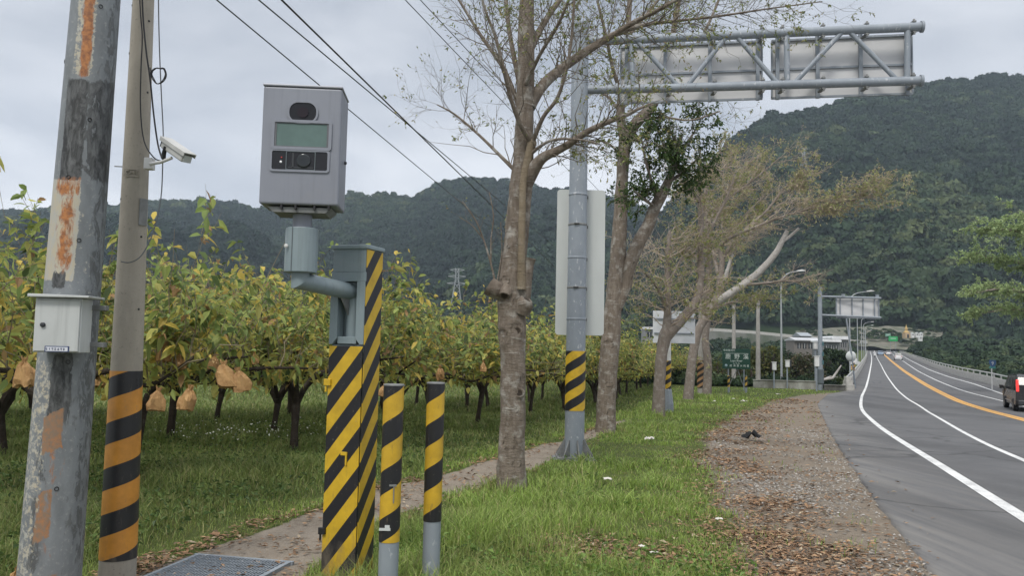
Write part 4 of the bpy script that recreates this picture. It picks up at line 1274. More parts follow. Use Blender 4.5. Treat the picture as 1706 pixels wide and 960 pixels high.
class Wood:
    """tapered limbs of one tree as arrays"""
    def __init__(s, b): s.b = Vector(b); s.V = []; s.F = []; s.A = []; s.lines = []
    def limb(s, P, rad, n=8, step=.12, lump=0.0, scars=(), keep=True, seed=0, cap=True):
        pts = smooth_path(P, step)
        rad = np.asarray(rad, float)
        k0 = len(s.V); ref = None; line = []
        for i, (p, t) in enumerate(pts):
            r = float(np.interp(t, np.arange(len(rad)), rad))
            q = pts[min(i + 1, len(pts) - 1)][0] - pts[max(i - 1, 0)][0]
            q.normalize()
            if ref is None: ref = Vector((1, 0, 0)) if abs(q.x) < .8 else Vector((0, 1, 0))
            a = (ref - q * ref.dot(q)).normalized(); bb = q.cross(a); ref = a
            line.append((p, q, r))
            for k in range(n):
                w = 2 * math.pi * k / n
                d = a * math.cos(w) + bb * math.sin(w)
                rr = r; sc = 0.0
                if lump:
                    rr *= 1 + lump * mnoise.noise(Vector((d.x * 1.3 + seed, d.y * 1.3, p.z * 2.2))) + lump * .5 * mnoise.noise(Vector((d.x * 3, d.y * 3 + seed, p.z * 7)))
                for (cu, cw, h, ww, amt) in scars:      # height along, angle, half height, half angle, bulge
                    dz = (p.z - cu) / h; da = ((w - cw + math.pi) % (2 * math.pi) - math.pi) / ww
                    e = dz * dz + da * da
                    if e < 2.2:
                        e *= 1 + .55 * mnoise.noise(Vector((da * 2.1 + cu * 9, dz * 2.1, cu))); rim = .75 * math.exp(-(e - .8) ** 2 * 4) * (.55 + .6 * mnoise.noise(Vector((da * 1.7, dz * 1.7 + cu * 5, 3))))
                        rr += r * amt * (rim - .35 * max(0, .7 - e)); sc = max(sc, .58 - abs(e - .5) * .8 if e < .9 else 0)
                s.V.append((p + d * rr - s.b)[:]); s.A.append(sc)
        m = len(pts)
        for i in range(m - 1):
            for k in range(n):
                s.F.append((k0 + i * n + k, k0 + i * n + (k + 1) % n, k0 + (i + 1) * n + (k + 1) % n, k0 + (i + 1) * n + k))
        if cap:
            k1 = k0 + (m - 1) * n
            if rad[-1] > .012:                      # a sawn end keeps a crisp edge
                k1 = len(s.V)
                for k in range(n): s.V.append(s.V[k0 + (m - 1) * n + k]); s.A.append(.30)
            s.V.append((pts[-1][0] - s.b - line[-1][1] * float(rad[-1]) * .25)[:]); s.A.append(1.0)
            c = len(s.V) - 1
            for k in range(n): s.F.append((k1 + k, k1 + (k + 1) % n, c, c))
        if keep: s.lines.append(line)
        return line
    def mesh(s, name, mat):
        V = np.array(s.V); Fc = np.array(s.F)
        tri = Fc[:, 2] == Fc[:, 3]
        m = bpy.data.meshes.new(name)
        fl = [tuple(f[:3]) if t else tuple(f) for f, t in zip(Fc.tolist(), tri)]
        m.from_pydata(V.tolist(), [], fl)
        m.polygons.foreach_set('use_smooth', np.ones(len(fl), bool))
        a = m.attributes.new('scar', 'FLOAT', 'POINT'); a.data.foreach_set('value', np.array(s.A, np.float32))
        m.materials.append(mat); m.update()
        return m

def nrm(a): return a / np.maximum(np.linalg.norm(a, axis=-1, keepdims=True), 1e-9)

def grow(P0, D0, L, r0, r, bend=(0, 0, .15), wig=.25, K=5):
    """curved twigs from P0 along D0: returns points (N,K,3), radii (N,K)"""
    N = len(P0); t = np.linspace(0, 1, K)[None, :, None]
    side = nrm(np.cross(D0, r.normal(size=(N, 3))))
    pts = P0[:, None] + D0[:, None] * L[:, None, None] * t + side[:, None] * (L[:, None, None] * wig * r.normal(size=(N, 1, 1))) * t * t + np.array(bend)[None, None] * L[:, None, None] * t * t
    kink = r.normal(size=(N, K, 3)) * L[:, None, None] * .028; kink[:, 0] = 0
    pts = pts + kink
    rad = r0[:, None] * (1 - .72 * np.linspace(0, 1, K)[None])
    return pts, rad

def twig_mesh(sets, b, sides=3):
    VV, FF = [], []; k0 = 0
    for pts, rad in sets:
        N, K = rad.shape
        T = np.gradient(pts, axis=1); T = nrm(T)
        ref = np.where(np.abs(T[..., 2:3]) < .9, np.array([0, 0, 1.0]), np.array([1.0, 0, 0]))
        a = nrm(np.cross(T, ref)); c = np.cross(T, a)
        w = 2 * np.pi * np.arange(sides) / sides
        V = pts[:, :, None] + (a[:, :, None] * np.cos(w)[None, None, :, None] + c[:, :, None] * np.sin(w)[None, None, :, None]) * rad[:, :, None, None]
        VV.append(V.reshape(-1, 3))
        n_ = np.arange(N)[:, None, None] * K * sides; i = np.arange(K - 1)[None, :, None] * sides; k = np.arange(sides)[None, None]
        kk = (np.arange(sides) + 1) % sides; kk = kk[None, None]
        FF.append((np.stack([n_ + i + k, n_ + i + kk, n_ + i + sides + kk, n_ + i + sides + k], -1)).reshape(-1, 4) + k0)
        k0 += N * K * sides
    return np.vstack(VV) - np.array(b)[None], np.vstack(FF)

def from_lines(lines, n, r, tmin=.2, alpha=.5, spread=1.0, bias=(0, 0, 0), weight=None):
    """start points and directions on given limbs"""
    W_ = np.array([len(l) for l in lines], float) if weight is None else np.array(weight, float)
    k = r.choice(len(lines), n, p=W_ / W_.sum())
    P, D, Rr = [], [], []
    for q in k:
        ln = lines[q]; i = int((tmin + (1 - tmin) * r.uniform()) * (len(ln) - 1)); p, t, rad = ln[i]
        v = np.array(t[:]); s_ = r.normal(size=3); s_ -= v * s_.dot(v)
        d = v * alpha + s_ / np.linalg.norm(s_) * spread * r.uniform(.5, 1) + np.array(bias)
        P.append(p[:]); D.append(d / np.linalg.norm(d)); Rr.append(rad)
    return np.array(P), np.array(D), np.array(Rr)

def children(pts, rad, n, r, alpha=.6, spread=.8, bias=(0, 0, 0), tmin=.25):
    N, K = rad.shape
    k = r.integers(0, N, n); t = tmin + (1 - tmin) * r.uniform(size=n)
    f = t * (K - 1); i = np.minimum(f.astype(int), K - 2); g = (f - i)[:, None]
    P = pts[k, i] * (1 - g) + pts[k, i + 1] * g
    T = nrm(pts[k, i + 1] - pts[k, i]); s_ = r.normal(size=(n, 3)); s_ -= T * (s_ * T).sum(1, keepdims=True)
    D = nrm(T * alpha + nrm(s_) * spread * r.uniform(.4, 1, (n, 1)) + np.array(bias))
    return P, D, rad[k, i]

def leaf_mesh(C, Dv, size, cols, r, b, ratio=.42, droop=.3, fold=True):
    """leaves as small folded kites; C centres, Dv pointing directions, cols palette"""
    n = len(C)
    d = nrm(Dv + r.normal(scale=.45, size=(n, 3)) + np.array([0, 0, -droop]))
    s_ = nrm(np.cross(d, r.normal(size=(n, 3)) * .6 + np.array([0, 0, 1.0]))); u = np.cross(s_, d)
    L = (size * r.uniform(.6, 1.25, n))[:, None]; w = L * ratio * r.uniform(.8, 1.15, (n, 1))
    tip = C + d * L - u * L * .12
    mid = C + d * L * .45 + (u * L * .05 if fold else 0)
    V = np.stack([C, mid + s_ * w * .5 + u * w * .25, tip, mid - s_ * w * .5 + u * w * .25], 1).reshape(-1, 3) - np.array(b)[None]
    k = r.choice(len(cols), n, p=np.array([c[1] for c in cols]) / sum(c[1] for c in cols))
    base_c = np.array([c[0] for c in cols])[k] * r.uniform(.7, 1.3, (n, 1))
    i = np.arange(n)[:, None] * 4
    Fc = np.concatenate([i + np.array([[0, 1, 2]]), i + np.array([[0, 2, 3]])])
    return V, Fc, np.repeat(base_c, 4, 0)

def finish_tree(root, wood, b, barkm, sets, twm, leaves, extra=()):
    link('trunk', wood.mesh('trunk', barkm), root)
    if sets:
        V, Fc = twig_mesh(sets, b)
        link('twigs', mesh_np('twigs', V, Fc, twm, smooth=True), root)
    if leaves:
        Vs, Fs, Cs = [], [], []; k = 0
        for V, Fc, c in leaves: Vs.append(V); Fs.append(Fc + k); Cs.append(c); k += len(V)
        link('crown', mesh_np('crown', np.vstack(Vs), np.vstack(Fs), M_leaf, col=np.vstack(Cs)), root)

OLIVE = [((.24, .27, .09), 3), ((.17, .205, .065), 3), ((.33, .29, .12), 1.2), ((.22, .16, .08), .6)]
DARKG = [((.040, .082, .022), 4), ((.070, .115, .032), 3), ((.13, .165, .05), 1.2)]
RUST = [((.40, .33, .23), 3), ((.33, .275, .19), 2), ((.37, .36, .18), 3.5), ((.29, .32, .12), 3.5)]
YGREEN = [((.30, .32, .11), 3), ((.22, .255, .08), 3), ((.36, .29, .15), 1.5)]

def px_path(pts, Y): return [at(p[0], p[1], Y + (p[2] if len(p) > 2 else 0)) for p in pts]

def tree_near():
    Y = 10.3; k = Y / F / 2; r = np.random.default_rng(21)
    b = base(853, Y)
    root = thing('roadside_tree', 'nearest roadside tree with scarred mottled trunk and sawn-off stubs in front of the orchard', 'tree', b, group='row of roadside trees')
    w = Wood(b)
    tr = [(853, 815), (853, 760), (854, 700), (855, 620), (853, 560), (851, 500), (855, 450), (860, 400), (864, 350), (868, 310), (871, 270), (874, 200), (876, 120), (877, 40), (879, -60), (881, -200)]
    rd = np.array([54, 45, 41, 41, 45, 47, 42, 41, 39, 40, 34, 31, 29, 27, 25, 22]) * k
    zz = lambda v: at(853, v, Y).z
    fr = -math.pi / 2
    # angle convention of limb(): measured from +x around the limb; the road side is at -pi/2
    sc = [(zz(735), -1.75, .13, .75, .10), (zz(560), -2.3, .12, .6, .20), (zz(548), -1.2, .11, .6, .18), (zz(640), -.75, .16, .5, .13), (zz(682), -1.45, .07, .5, .06), (zz(770), -1.2, .08, .5, .05), (zz(505), -1.1, .09, .5, .2), (zz(470), -2.1, .08, .5, .25), (zz(415), -1.6, .06, .9, .10)]
    w.limb(px_path(tr, Y), rd, 36, .035, .11, sc)
    px = k * 2
    # sawn stubs
    w.limb(px_path([(850, 492), (836, 487, -.05), (824, 482, -.09), (818, 478, -.10), (815, 476, -.1)], Y), np.array([14, 14, 15, 15, 15]) * px, 18, .02, .12, keep=False)
    w.limb(px_path([(846, 478, -.1), (842, 488, -.16), (840, 494, -.2)], Y), np.array([10, 11, 9]) * px, 14, .02, .2, keep=False)
    w.limb(px_path([(866, 510), (872, 490, -.06), (876, 465, -.1), (880, 440, -.11), (882, 430, -.12)], Y), np.array([14, 13, 11, 10.5, 12]) * px, 18, .02, .14, keep=False)
    w.limb(px_path([(868, 520, -.1), (874, 505, -.15), (878, 498, -.17)], Y), np.array([14, 14, 10]) * px, 14, .02, .2, keep=False)
    for u_, v_ in ((847, 563), (862, 551), (858, 640), (866, 655)):
        pp = at(u_, v_, Y - .155)
        w.limb([pp + Vector((0, .10, -.01)), pp + Vector((0, .03, 0)), pp], np.array([9, 8, 7]) * px, 14, .012, .25, keep=False)
    # pale upright stem against the trunk
    stem = px_path([(869, 482, -.15), (869, 420, -.20), (870, 350, -.20), (872, 300, -.17), (880, 262, -.12), (886, 238, -.12), (886, 232, -.12)], Y)
    w2 = Wood(b); w2.limb(stem, np.array([8, 6.5, 6, 6, 7, 8, 5]) * px, 14, .05, .1)
    link('stem', w2.mesh('stem', M_barks), root)
    limbs = [
        ([(867, 322), (884, 290, -.1), (903, 264, -.2), (938, 246, -.3), (985, 216, -.5), (1040, 192, -.6), (1085, 172, -.7)], [15, 12, 9, 6.5, 5, 3, 1.4]),
        ([(882, 178), (904, 142, .1), (938, 112, .3), (985, 80, .4), (1030, 54, .5), (1080, 40, .5), (1130, 34, .4), (1200, 26, .3), (1280, 14, .2), (1370, 2, .1)], [11, 9.5, 8.5, 7.5, 5.5, 3.6, 2.6, 2.0, 1.4, .8]),
        ([(1010, 66, .45), (1050, 40, .3), (1100, 14, .1), (1150, -14, -.1)], [5, 4.5, 3.5, 2.5]),
        ([(885, 238, -.12), (866, 205, -.3), (850, 160, -.45), (838, 110, -.6), (825, 60, -.7), (808, 15, -.8), (795, -40, -.9)], [4.5, 4, 3.4, 3, 2.6, 2.2, 1.8]),
        ([(887, 238, -.12), (905, 195, -.3), (930, 160, -.45), (948, 95, -.6), (955, 30, -.7), (960, -40, -.8)], [4, 3.5, 3, 2.4, 2, 1.6]),
        ([(864, 290, .1), (832, 258, .2), (795, 222, .3), (757, 190, .4), (728, 174, .4)], [4, 3, 2.4, 1.8, 1]),
        ([(872, 200, .1), (842, 120, .4), (802, 60, .6), (765, 0, .8), (740, -40, .9)], [5, 4, 3, 2.4, 1.5]),
        ([(872, 170, .2), (850, 60, .3), (842, -10, .4), (836, -80, .4)], [5, 4, 3.5, 3]),
        ([(880, 90), (905, 40, .2), (940, -10, .4), (985, -60, .5)], [7, 5.5, 4.5, 4]),
        ([(876, 140, -.1), (900, 90, -.4), (930, 40, -.7), (955, -20, -1.0)], [4, 3, 2.5, 2]),
        ([(880, 260, -.1), (915, 235, -.3), (960, 232, -.5), (1000, 240, -.6)], [3, 2.4, 1.8, 1]),
    ]
    lines = []
    for P, rr in limbs: lines.append(w.limb(px_path(P, Y), np.array(rr) * px, 10, .06, .06, seed=len(lines)))
    bare = [([(826, 476, -.08), (818, 440, -.1), (806, 400, -.1), (792, 366, -.15), (770, 335, -.2)], [2, 1.7, 1.4, 1.1, .7]),
            ([(818, 440, -.1), (818, 400, .0), (822, 360, .05), (815, 320, .1)], [1.4, 1.2, 1, .6]),
            ([(806, 400, -.1), (786, 375, .0), (765, 362, .0)], [1.1, .9, .6]), ([(828, 470, -.05), (836, 420, 0), (834, 370, 0)], [1.4, 1.1, .6])]
    bl = [w.limb(px_path(P, Y), np.array(rr) * px, 6, .06, .05, keep=False) for P, rr in bare]
    P, D, R0 = from_lines(lines, 250, r, .12, .55, .9, (0, 0, .12), [len(l) * (2.2 if q in (1, 2, 0) else 1) for q, l in enumerate(lines)])
    L = r.uniform(.35, 1.0, len(P))
    t1 = grow(P, D, L, np.clip(R0 * .35, .003, .009), r, (0, 0, .1))
    P, D, R0 = children(*t1, 950, r, .6, .9, (0, 0, .05)); t2 = grow(P, D, r.uniform(.16, .5, len(P)), np.clip(R0 * .6, .0018, .004), r, (0, 0, .08))
    P, D, R0 = children(*t2, 2300, r, .6, .9); t3 = grow(P, D, r.uniform(.07, .24, len(P)), np.full(len(P), .0016), r, (0, 0, .05), K=4)
    P, D, R0 = from_lines(bl, 34, r, .2, .6, .8, (0, 0, .3)); t4 = grow(P, D, r.uniform(.12, .4, len(P)), np.full(len(P), .0022), r, (0, 0, .15), K=4)
    lv = []
    P, D, _ = children(t3[0], t3[1], 10500, r, .8, .6, tmin=.45)
    keep = (vnoise(P[:, 0], P[:, 2], 2.0, 8) + .35 * r.normal(size=len(P))) > -.05
    keep |= (P[:, 0] > .5)
    P, D = P[keep], D[keep]
    lv.append(leaf_mesh(P, D, .045, OLIVE, r, b))
    P, D, _ = children(t4[0], t4[1], 30, r, .8, .6, tmin=.5); lv.append(leaf_mesh(P, D, .04, OLIVE, r, b))
    finish_tree(root, w, b, M_bark, [t1, t2, t3, t4], M_twig, lv)
M_barks = bark('smooth_tan_bark', (.24, .195, .135), (.18, .145, .10), (.29, .25, .19))
tree_near()

def tree_second():
    Y = 21.5; k = Y / F / 2; px = 2 * k; r = np.random.default_rng(22)
    b = base(1010, Y)
    root = thing('roadside_tree', 'tall forked roadside tree beside the gantry board, its leaning limb bearing dark green leaves', 'tree', b, group='row of roadside trees')
    w = Wood(b)
    zz = lambda v: at(1010, v, Y).z
    tr = [(1009, 722), (1010, 690), (1012, 640), (1016, 580), (1023, 500), (1030, 420), (1034, 350), (1037, 290), (1040, 250), (1042, 222)]
    sc = [(zz(575), -1.9, .16, .8, .14), (zz(690), -1.2, .22, .6, .08), (zz(640), -1.5, .10, .6, .06), (zz(450), -1.2, .12, .5, .08)]
    w.limb(px_path(tr, Y), np.array([35, 32, 31, 32, 28, 26, 23, 20, 20, 22]) * k, 32, .06, .09, sc)
    lines = []
    lines.append(w.limb(px_path([(1023, 530, -.05), (1043, 478, -.1), (1050, 440, -.15), (1064, 405, -.2), (1080, 375, -.2), (1090, 348, -.2), (1106, 318, -.2), (1118, 290, -.2), (1128, 255, -.2), (1135, 225, -.2)], Y), np.array([14, 17, 21, 22, 20, 20, 17, 13, 9, 5]) * k, 24, .06, .10, [(at(1050, 450, Y).z, -1.0, .3, .6, .08)]))
    dark = [lines[0][int(len(lines[0]) * .62):]]
    for P, rr in (([(1098, 335, -.2), (1085, 300, -.4), (1075, 265, -.6), (1070, 235, -.6)], [7, 5, 4, 2]), ([(1112, 305, -.2), (1140, 285, 0), (1165, 262, .1)], [7, 5, 3]), ([(1122, 275, -.2), (1105, 240, -.5), (1095, 212, -.6)], [6, 4, 2]), ([(1126, 262, -.2), (1150, 230, -.2), (1165, 205, 0)], [6, 4, 2]), ([(1092, 345, -.2), (1070, 330, -.6), (1052, 312, -.8)], [6, 4, 2])):
        dark.append(w.limb(px_path(P, Y), np.array(rr) * k, 8, .1, .05))
    up = []
    for P, rr in (([(1040, 230), (1034, 195), (1036, 160), (1042, 120), (1046, 60), (1050, -20)], [18, 15, 13, 11, 9, 8]),
                  ([(1044, 226), (1062, 202), (1082, 182), (1094, 160), (1104, 125), (1116, 80), (1126, 30), (1136, -40)], [20, 19, 18, 16, 13, 11, 9, 7]),
                  ([(1094, 160), (1120, 130, .4), (1150, 90, .8), (1180, 40, 1.0), (1205, -20, 1.2)], [9, 7, 6, 5, 4]),
                  ([(1036, 160), (1020, 110, -.4), (1010, 60, -.8), (995, 0, -1)], [8, 6, 5, 4]),
                  ([(1100, 140), (1140, 128, -.5), (1190, 140, -1.0), (1230, 135, -1.3)], [6, 4.5, 3, 2]),
                  ([(1042, 120), (1075, 90, -.6), (1100, 60, -1)], [6, 5, 3]),
                  ([(1036, 190), (1012, 160, .5), (985, 150, .9), (960, 130, 1.2)], [5, 4, 3, 2]),
                  ([(1038, 262), (1015, 240, .5), (990, 235, .8), (965, 250, 1)], [4, 3, 2.4, 1.5]),
                  ([(1060, 205, -.1), (1100, 195, -.8), (1150, 200, -1.2), (1200, 185, -1.4)], [5, 4, 3, 2]),
                  ([(1046, 60), (1080, 20, .5), (1120, -30, .8)], [6, 5, 4])):
        up.append(w.limb(px_path(P, Y), np.array(rr) * k, 12, .1, .06))
    P, D, R0 = from_lines(up, 130, r, .15, .5, 1.0, (.1, 0, .05)); t1 = grow(P, D, r.uniform(.6, 1.7, len(P)), np.clip(R0 * .3, .006, .014), r, (0, 0, .05))
    P, D, R0 = children(*t1, 800, r, .6, .9); t2 = grow(P, D, r.uniform(.25, .8, len(P)), np.full(len(P), .0045), r, (0, 0, .05))
    P, D, R0 = children(*t2, 2000, r, .6, .9); t3 = grow(P, D, r.uniform(.1, .3, len(P)), np.full(len(P), .003), r, (0, 0, .05), K=4)
    P, D, R0 = from_lines(dark, 70, r, .1, .5, 1.0); d1 = grow(P, D, r.uniform(.4, 1.0, len(P)), np.full(len(P), .012), r, (0, 0, .05))
    P, D, R0 = children(*d1, 700, r, .6, .9); d2 = grow(P, D, r.uniform(.2, .5, len(P)), np.full(len(P), .005), r, (0, 0, .0))
    lv = []
    P, D, _ = children(*t3, 3600, r, .8, .6, tmin=.3); kq = vnoise(P[:, 0], P[:, 2], 1.1, 5) + .3 * r.normal(size=len(P)) > -.1
    lv.append(leaf_mesh(P[kq], D[kq], .095, OLIVE, r, b))
    P, D, _ = children(*d2, 6500, r, .7, .8, tmin=.2); lv.append(leaf_mesh(P, D, .115, DARKG, r, b))
    finish_tree(root, w, b, M_bark, [t1, t2, t3, d1, d2], M_twig, lv)
tree_second()

def fan_tree(seed, Y, bu, label, barkm, limbs, ntw, pal, leafn, bias=(.55, 0, .05), Lr=(1.0, 2.6), lsize=.15, scars=(), twm=None, pale=()):
    k = Y / F / 2; r = np.random.default_rng(seed)
    b = base(bu, Y)
    root = thing('roadside_tree', label, 'tree', b, group='row of roadside trees')
    w = Wood(b); lines = []; wt = []
    for q, (P, rr, sp) in enumerate(limbs):
        ln = w.limb(px_path(P, Y), np.array(rr) * k, 20 if q == 0 else 12, .15, .10 if q == 0 else .07, scars if q == 0 else ())
        if sp: lines.append(ln); wt.append(len(ln) * sp)
    for P, rr in pale:
        w2 = Wood(b); w2.limb(px_path(P, Y), np.array(rr) * k, 12, .15, .08)
        link('limb', w2.mesh('limb', M_barkp), root)
    P, D, R0 = from_lines(lines, ntw, r, .1, .45, .9, tuple(np.array(bias) * .7), wt)
    D[:, 2] *= .62; D = nrm(D)
    t1 = grow(P, D, r.uniform(*Lr, len(P)) * r.uniform(.5, 1, len(P)), np.clip(R0 * .35, .012, .03), r, (.04, 0, .14), .4)
    P, D, R0 = children(*t1, ntw * 6, r, .55, .9, (.10, 0, .08)); D[:, 2] *= .7; D = nrm(D)
    t2 = grow(P, D, r.uniform(.35, .95, len(P)), np.full(len(P), .010), r, (.0, 0, .08), .4)
    P, D, R0 = children(*t2, ntw * 18, r, .6, .9, (.05, 0, .08)); t3 = grow(P, D, r.uniform(.18, .5, len(P)), np.full(len(P), .006), r, (0, 0, .08), K=3)
    def lift(t):
        pts, rad = t; e = pts[:, -1]; low = (at(1235, 540, Y).z > e[:, 2]) & (e[:, 0] / e[:, 1] > (1182 - CX) / F)
        return pts[~low], rad[~low]
    t1, t2, t3 = lift(t1), lift(t2), lift(t3)
    P, D, _ = children(*t3, leafn, r, .6, .9, (0, 0, 0), tmin=.2)
    g = vnoise(P[:, 0], P[:, 2], .35, seed)
    kq = g + .22 * r.normal(size=len(P)) > -.12
    P, D = P[kq], D[kq]
    sel = vnoise(P[:, 0] + 9, P[:, 2], .3, seed + 3) + .25 * r.normal(size=len(P)) + .08 * (P[:, 0] - b.x) > .1
    lv = [leaf_mesh(P[sel], D[sel], lsize, pal[0], r, b), leaf_mesh(P[~sel], D[~sel], lsize, pal[1], r, b)]
    finish_tree(root, w, b, barkm, [t1, t2, t3], twm or M_twigo, lv)

fan_tree(31, 31.0, 1099, 'roadside tree with a low elbow-shaped fork standing before the white sign', M_bark2, [
    ([(1097, 695), (1098, 660), (1100, 620), (1103, 585), (1108, 560), (1112, 552)], [23, 20, 19, 19, 22, 22], 0),
    ([(1110, 560), (1112, 530), (1113, 500), (1112, 465), (1113, 430), (1115, 395), (1116, 385)], [18, 14, 11, 9, 8, 7, 5], 1.4),
    ([(1108, 565), (1125, 545), (1145, 522, .3), (1160, 500, .5), (1167, 460, .7), (1168, 400, .8), (1167, 340, .8), (1166, 290, .8), (1170, 274, .7), (1185, 279, .6), (1205, 287, .4)], [17, 18, 17, 15, 13, 11, 10, 9, 5, 3, 2], .8),
    ([(1112, 520), (1095, 480, -.4), (1075, 455, -.8), (1055, 440, -1.0)], [6, 5, 3, 2], 1.5),
    ([(1113, 480), (1130, 440, .4), (1150, 410, .6)], [6, 4, 3], 1.2),
    ([(1168, 420, .7), (1190, 370, 1.0), (1210, 330, 1.2), (1225, 290, 1.4)], [6, 5, 4, 2], 1.2),
    ([(1167, 340, .8), (1145, 310, .4), (1125, 300, 0)], [5, 4, 2], 1),
    ], 115, (YGREEN, OLIVE), 8500, (.12, 0, .02), (.8, 2.0), .11)
fan_tree(32, 47.0, 1146, 'roadside tree sweeping long pale limbs far out towards the road', M_bark2, [
    ([(1146, 668), (1149, 640), (1153, 600), (1158, 570), (1166, 545), (1178, 525), (1192, 503), (1199, 485), (1201, 460)], [18, 16, 15, 15, 14, 14, 14, 13, 11], 0),
    ([(1201, 465), (1203, 435), (1200, 415), (1210, 400, -.5), (1240, 386, -1.0), (1290, 366, -1.6), (1340, 350, -2.0), (1395, 338, -2.4), (1448, 328, -2.8)], [10, 9, 8, 6, 5, 4, 3, 2.4, 1.5], 2.2),
    ([(1203, 430), (1222, 405, .5), (1250, 375, 1.0), (1278, 350, 1.4), (1310, 310, 1.8), (1345, 284, 2)], [7, 6, 5, 4, 3, 2], 1.8),
    ([(1200, 470), (1190, 430, .5), (1178, 395, .8), (1170, 350, 1), (1180, 300, 1.2), (1200, 250, 1.4)], [8, 7, 6, 5, 4, 3], 1.4),
    ([(1178, 370, 1), (1215, 330, 1.5), (1255, 300, 2), (1300, 262, 2.2)], [5, 4, 3, 2], 1.6),
    ([(1240, 475, -.6), (1275, 472, -1.2), (1310, 468, -1.6), (1335, 470, -1.8)], [6, 4, 3, 2], .9),
    ], 180, (RUST, YGREEN), 16500, (.6, 0, .02), (1.2, 3.0), .17,
    pale=[([(1192, 505), (1215, 490, -.3), (1245, 470, -.6), (1270, 448, -.8), (1292, 422, -1.0), (1304, 400, -1.1), (1312, 384, -1.2)], [12, 13, 13, 11, 10, 8, 7]),
          ([(1300, 405, -1.1), (1318, 392, -1.2), (1331, 380, -1.3)], [6, 5, 4]),
          ([(1201, 478, 0), (1212, 450, -.2), (1218, 430, -.2), (1222, 424, -.2)], [7, 6, 5, 3])])
fan_tree(33, 52.0, 1176, 'upright roadside tree with cracked trunk, last of the roadside row', M_bark2, [
    ([(1177, 662), (1179, 635), (1179, 600), (1175, 570), (1178, 530), (1181, 480), (1180, 430), (1178, 380), (1176, 330), (1176, 300)], [16, 14, 13, 12, 12, 11, 10, 9, 7, 5], .5),
    ([(1180, 440), (1205, 400, .8), (1240, 360, 1.2), (1275, 325, 1.8)], [6, 5, 4, 2], 1.2),
    ([(1178, 380), (1195, 340, .5), (1225, 300, 1), (1255, 262, 1.4)], [6, 5, 4, 2], 1.2),
    ([(1180, 470), (1160, 430, .4), (1135, 405, .8), (1110, 395, 1)], [5, 4, 3, 2], 1),
    ([(1177, 350), (1150, 325, .5), (1125, 318, 1)], [5, 4, 2], 1),
    ([(1181, 520), (1215, 505, 1.4), (1255, 500, 2.0), (1300, 498, 2.4)], [5, 4, 3, 2], .8),
    ], 135, (YGREEN, RUST), 12000, (.35, 0, .03), (1.0, 2.6), .17)
# ------------------------------------------------------------------ fruit orchard
FRUITLEAF = [((.310, .365, .105), 4), ((.215, .285, .09), 3.6), ((.45, .43, .12), 3.0), ((.56, .43, .10), 1.6), ((.10, .145, .052), 1.9), ((.34, .21, .10), .7)]
def big_leaf_mesh(C, Dv, size, r, cols=FRUITLEAF, yel=None):
    """drooping folded leaves, two halves of two segments each"""
    n = len(C)
    d = nrm(Dv * .9 + r.normal(scale=.4, size=(n, 3)) + np.array([0, 0, -.45]))
    s_ = nrm(np.cross(d, r.normal(size=(n, 3)) * .5 + np.array([0, 0, 1.0]))); u = np.cross(s_, d)
    L = (size * r.uniform(.6, 1.3, n))[:, None]; w = L * r.uniform(.36, .5, (n, 1))
    dn = np.array([[0, 0, -1.0]])
    m1 = C + d * L * .35; m2 = C + d * L * .70 + dn * L * .06; tip = C + d * L * .98 + dn * L * .18
    a1 = m1 + s_ * w * .5 + u * w * .2; b1 = m1 - s_ * w * .5 + u * w * .2
    a2 = m2 + s_ * w * .38 + u * w * .12; b2 = m2 - s_ * w * .38 + u * w * .12
    V = np.stack([C, a1, a2, tip, b2, b1, m1, m2], 1).reshape(-1, 3)
    i = np.arange(n)[:, None] * 8
    Fq = np.concatenate([i + np.array([[0, 1, 6, 6]]), i + np.array([[0, 6, 5, 5]]), i + np.array([[1, 2, 7, 6]]), i + np.array([[6, 7, 4, 5]]), i + np.array([[2, 3, 7, 7]]), i + np.array([[7, 3, 4, 4]])])
    k = r.choice(len(cols), n, p=np.array([c[1] for c in cols]) / sum(c[1] for c in cols))
    c = np.array([q[0] for q in cols])[k] * r.uniform(.65, 1.3, (n, 1))
    if yel is not None: c = c * (1 - yel[:, None] * .5) + np.array([[.30, .235, .045]]) * yel[:, None] * .5
    T = np.concatenate([Fq[:, [0, 1, 2]], Fq[Fq[:, 2] != Fq[:, 3]][:, [0, 2, 3]]])
    return V, T, np.repeat(c, 8, 0)

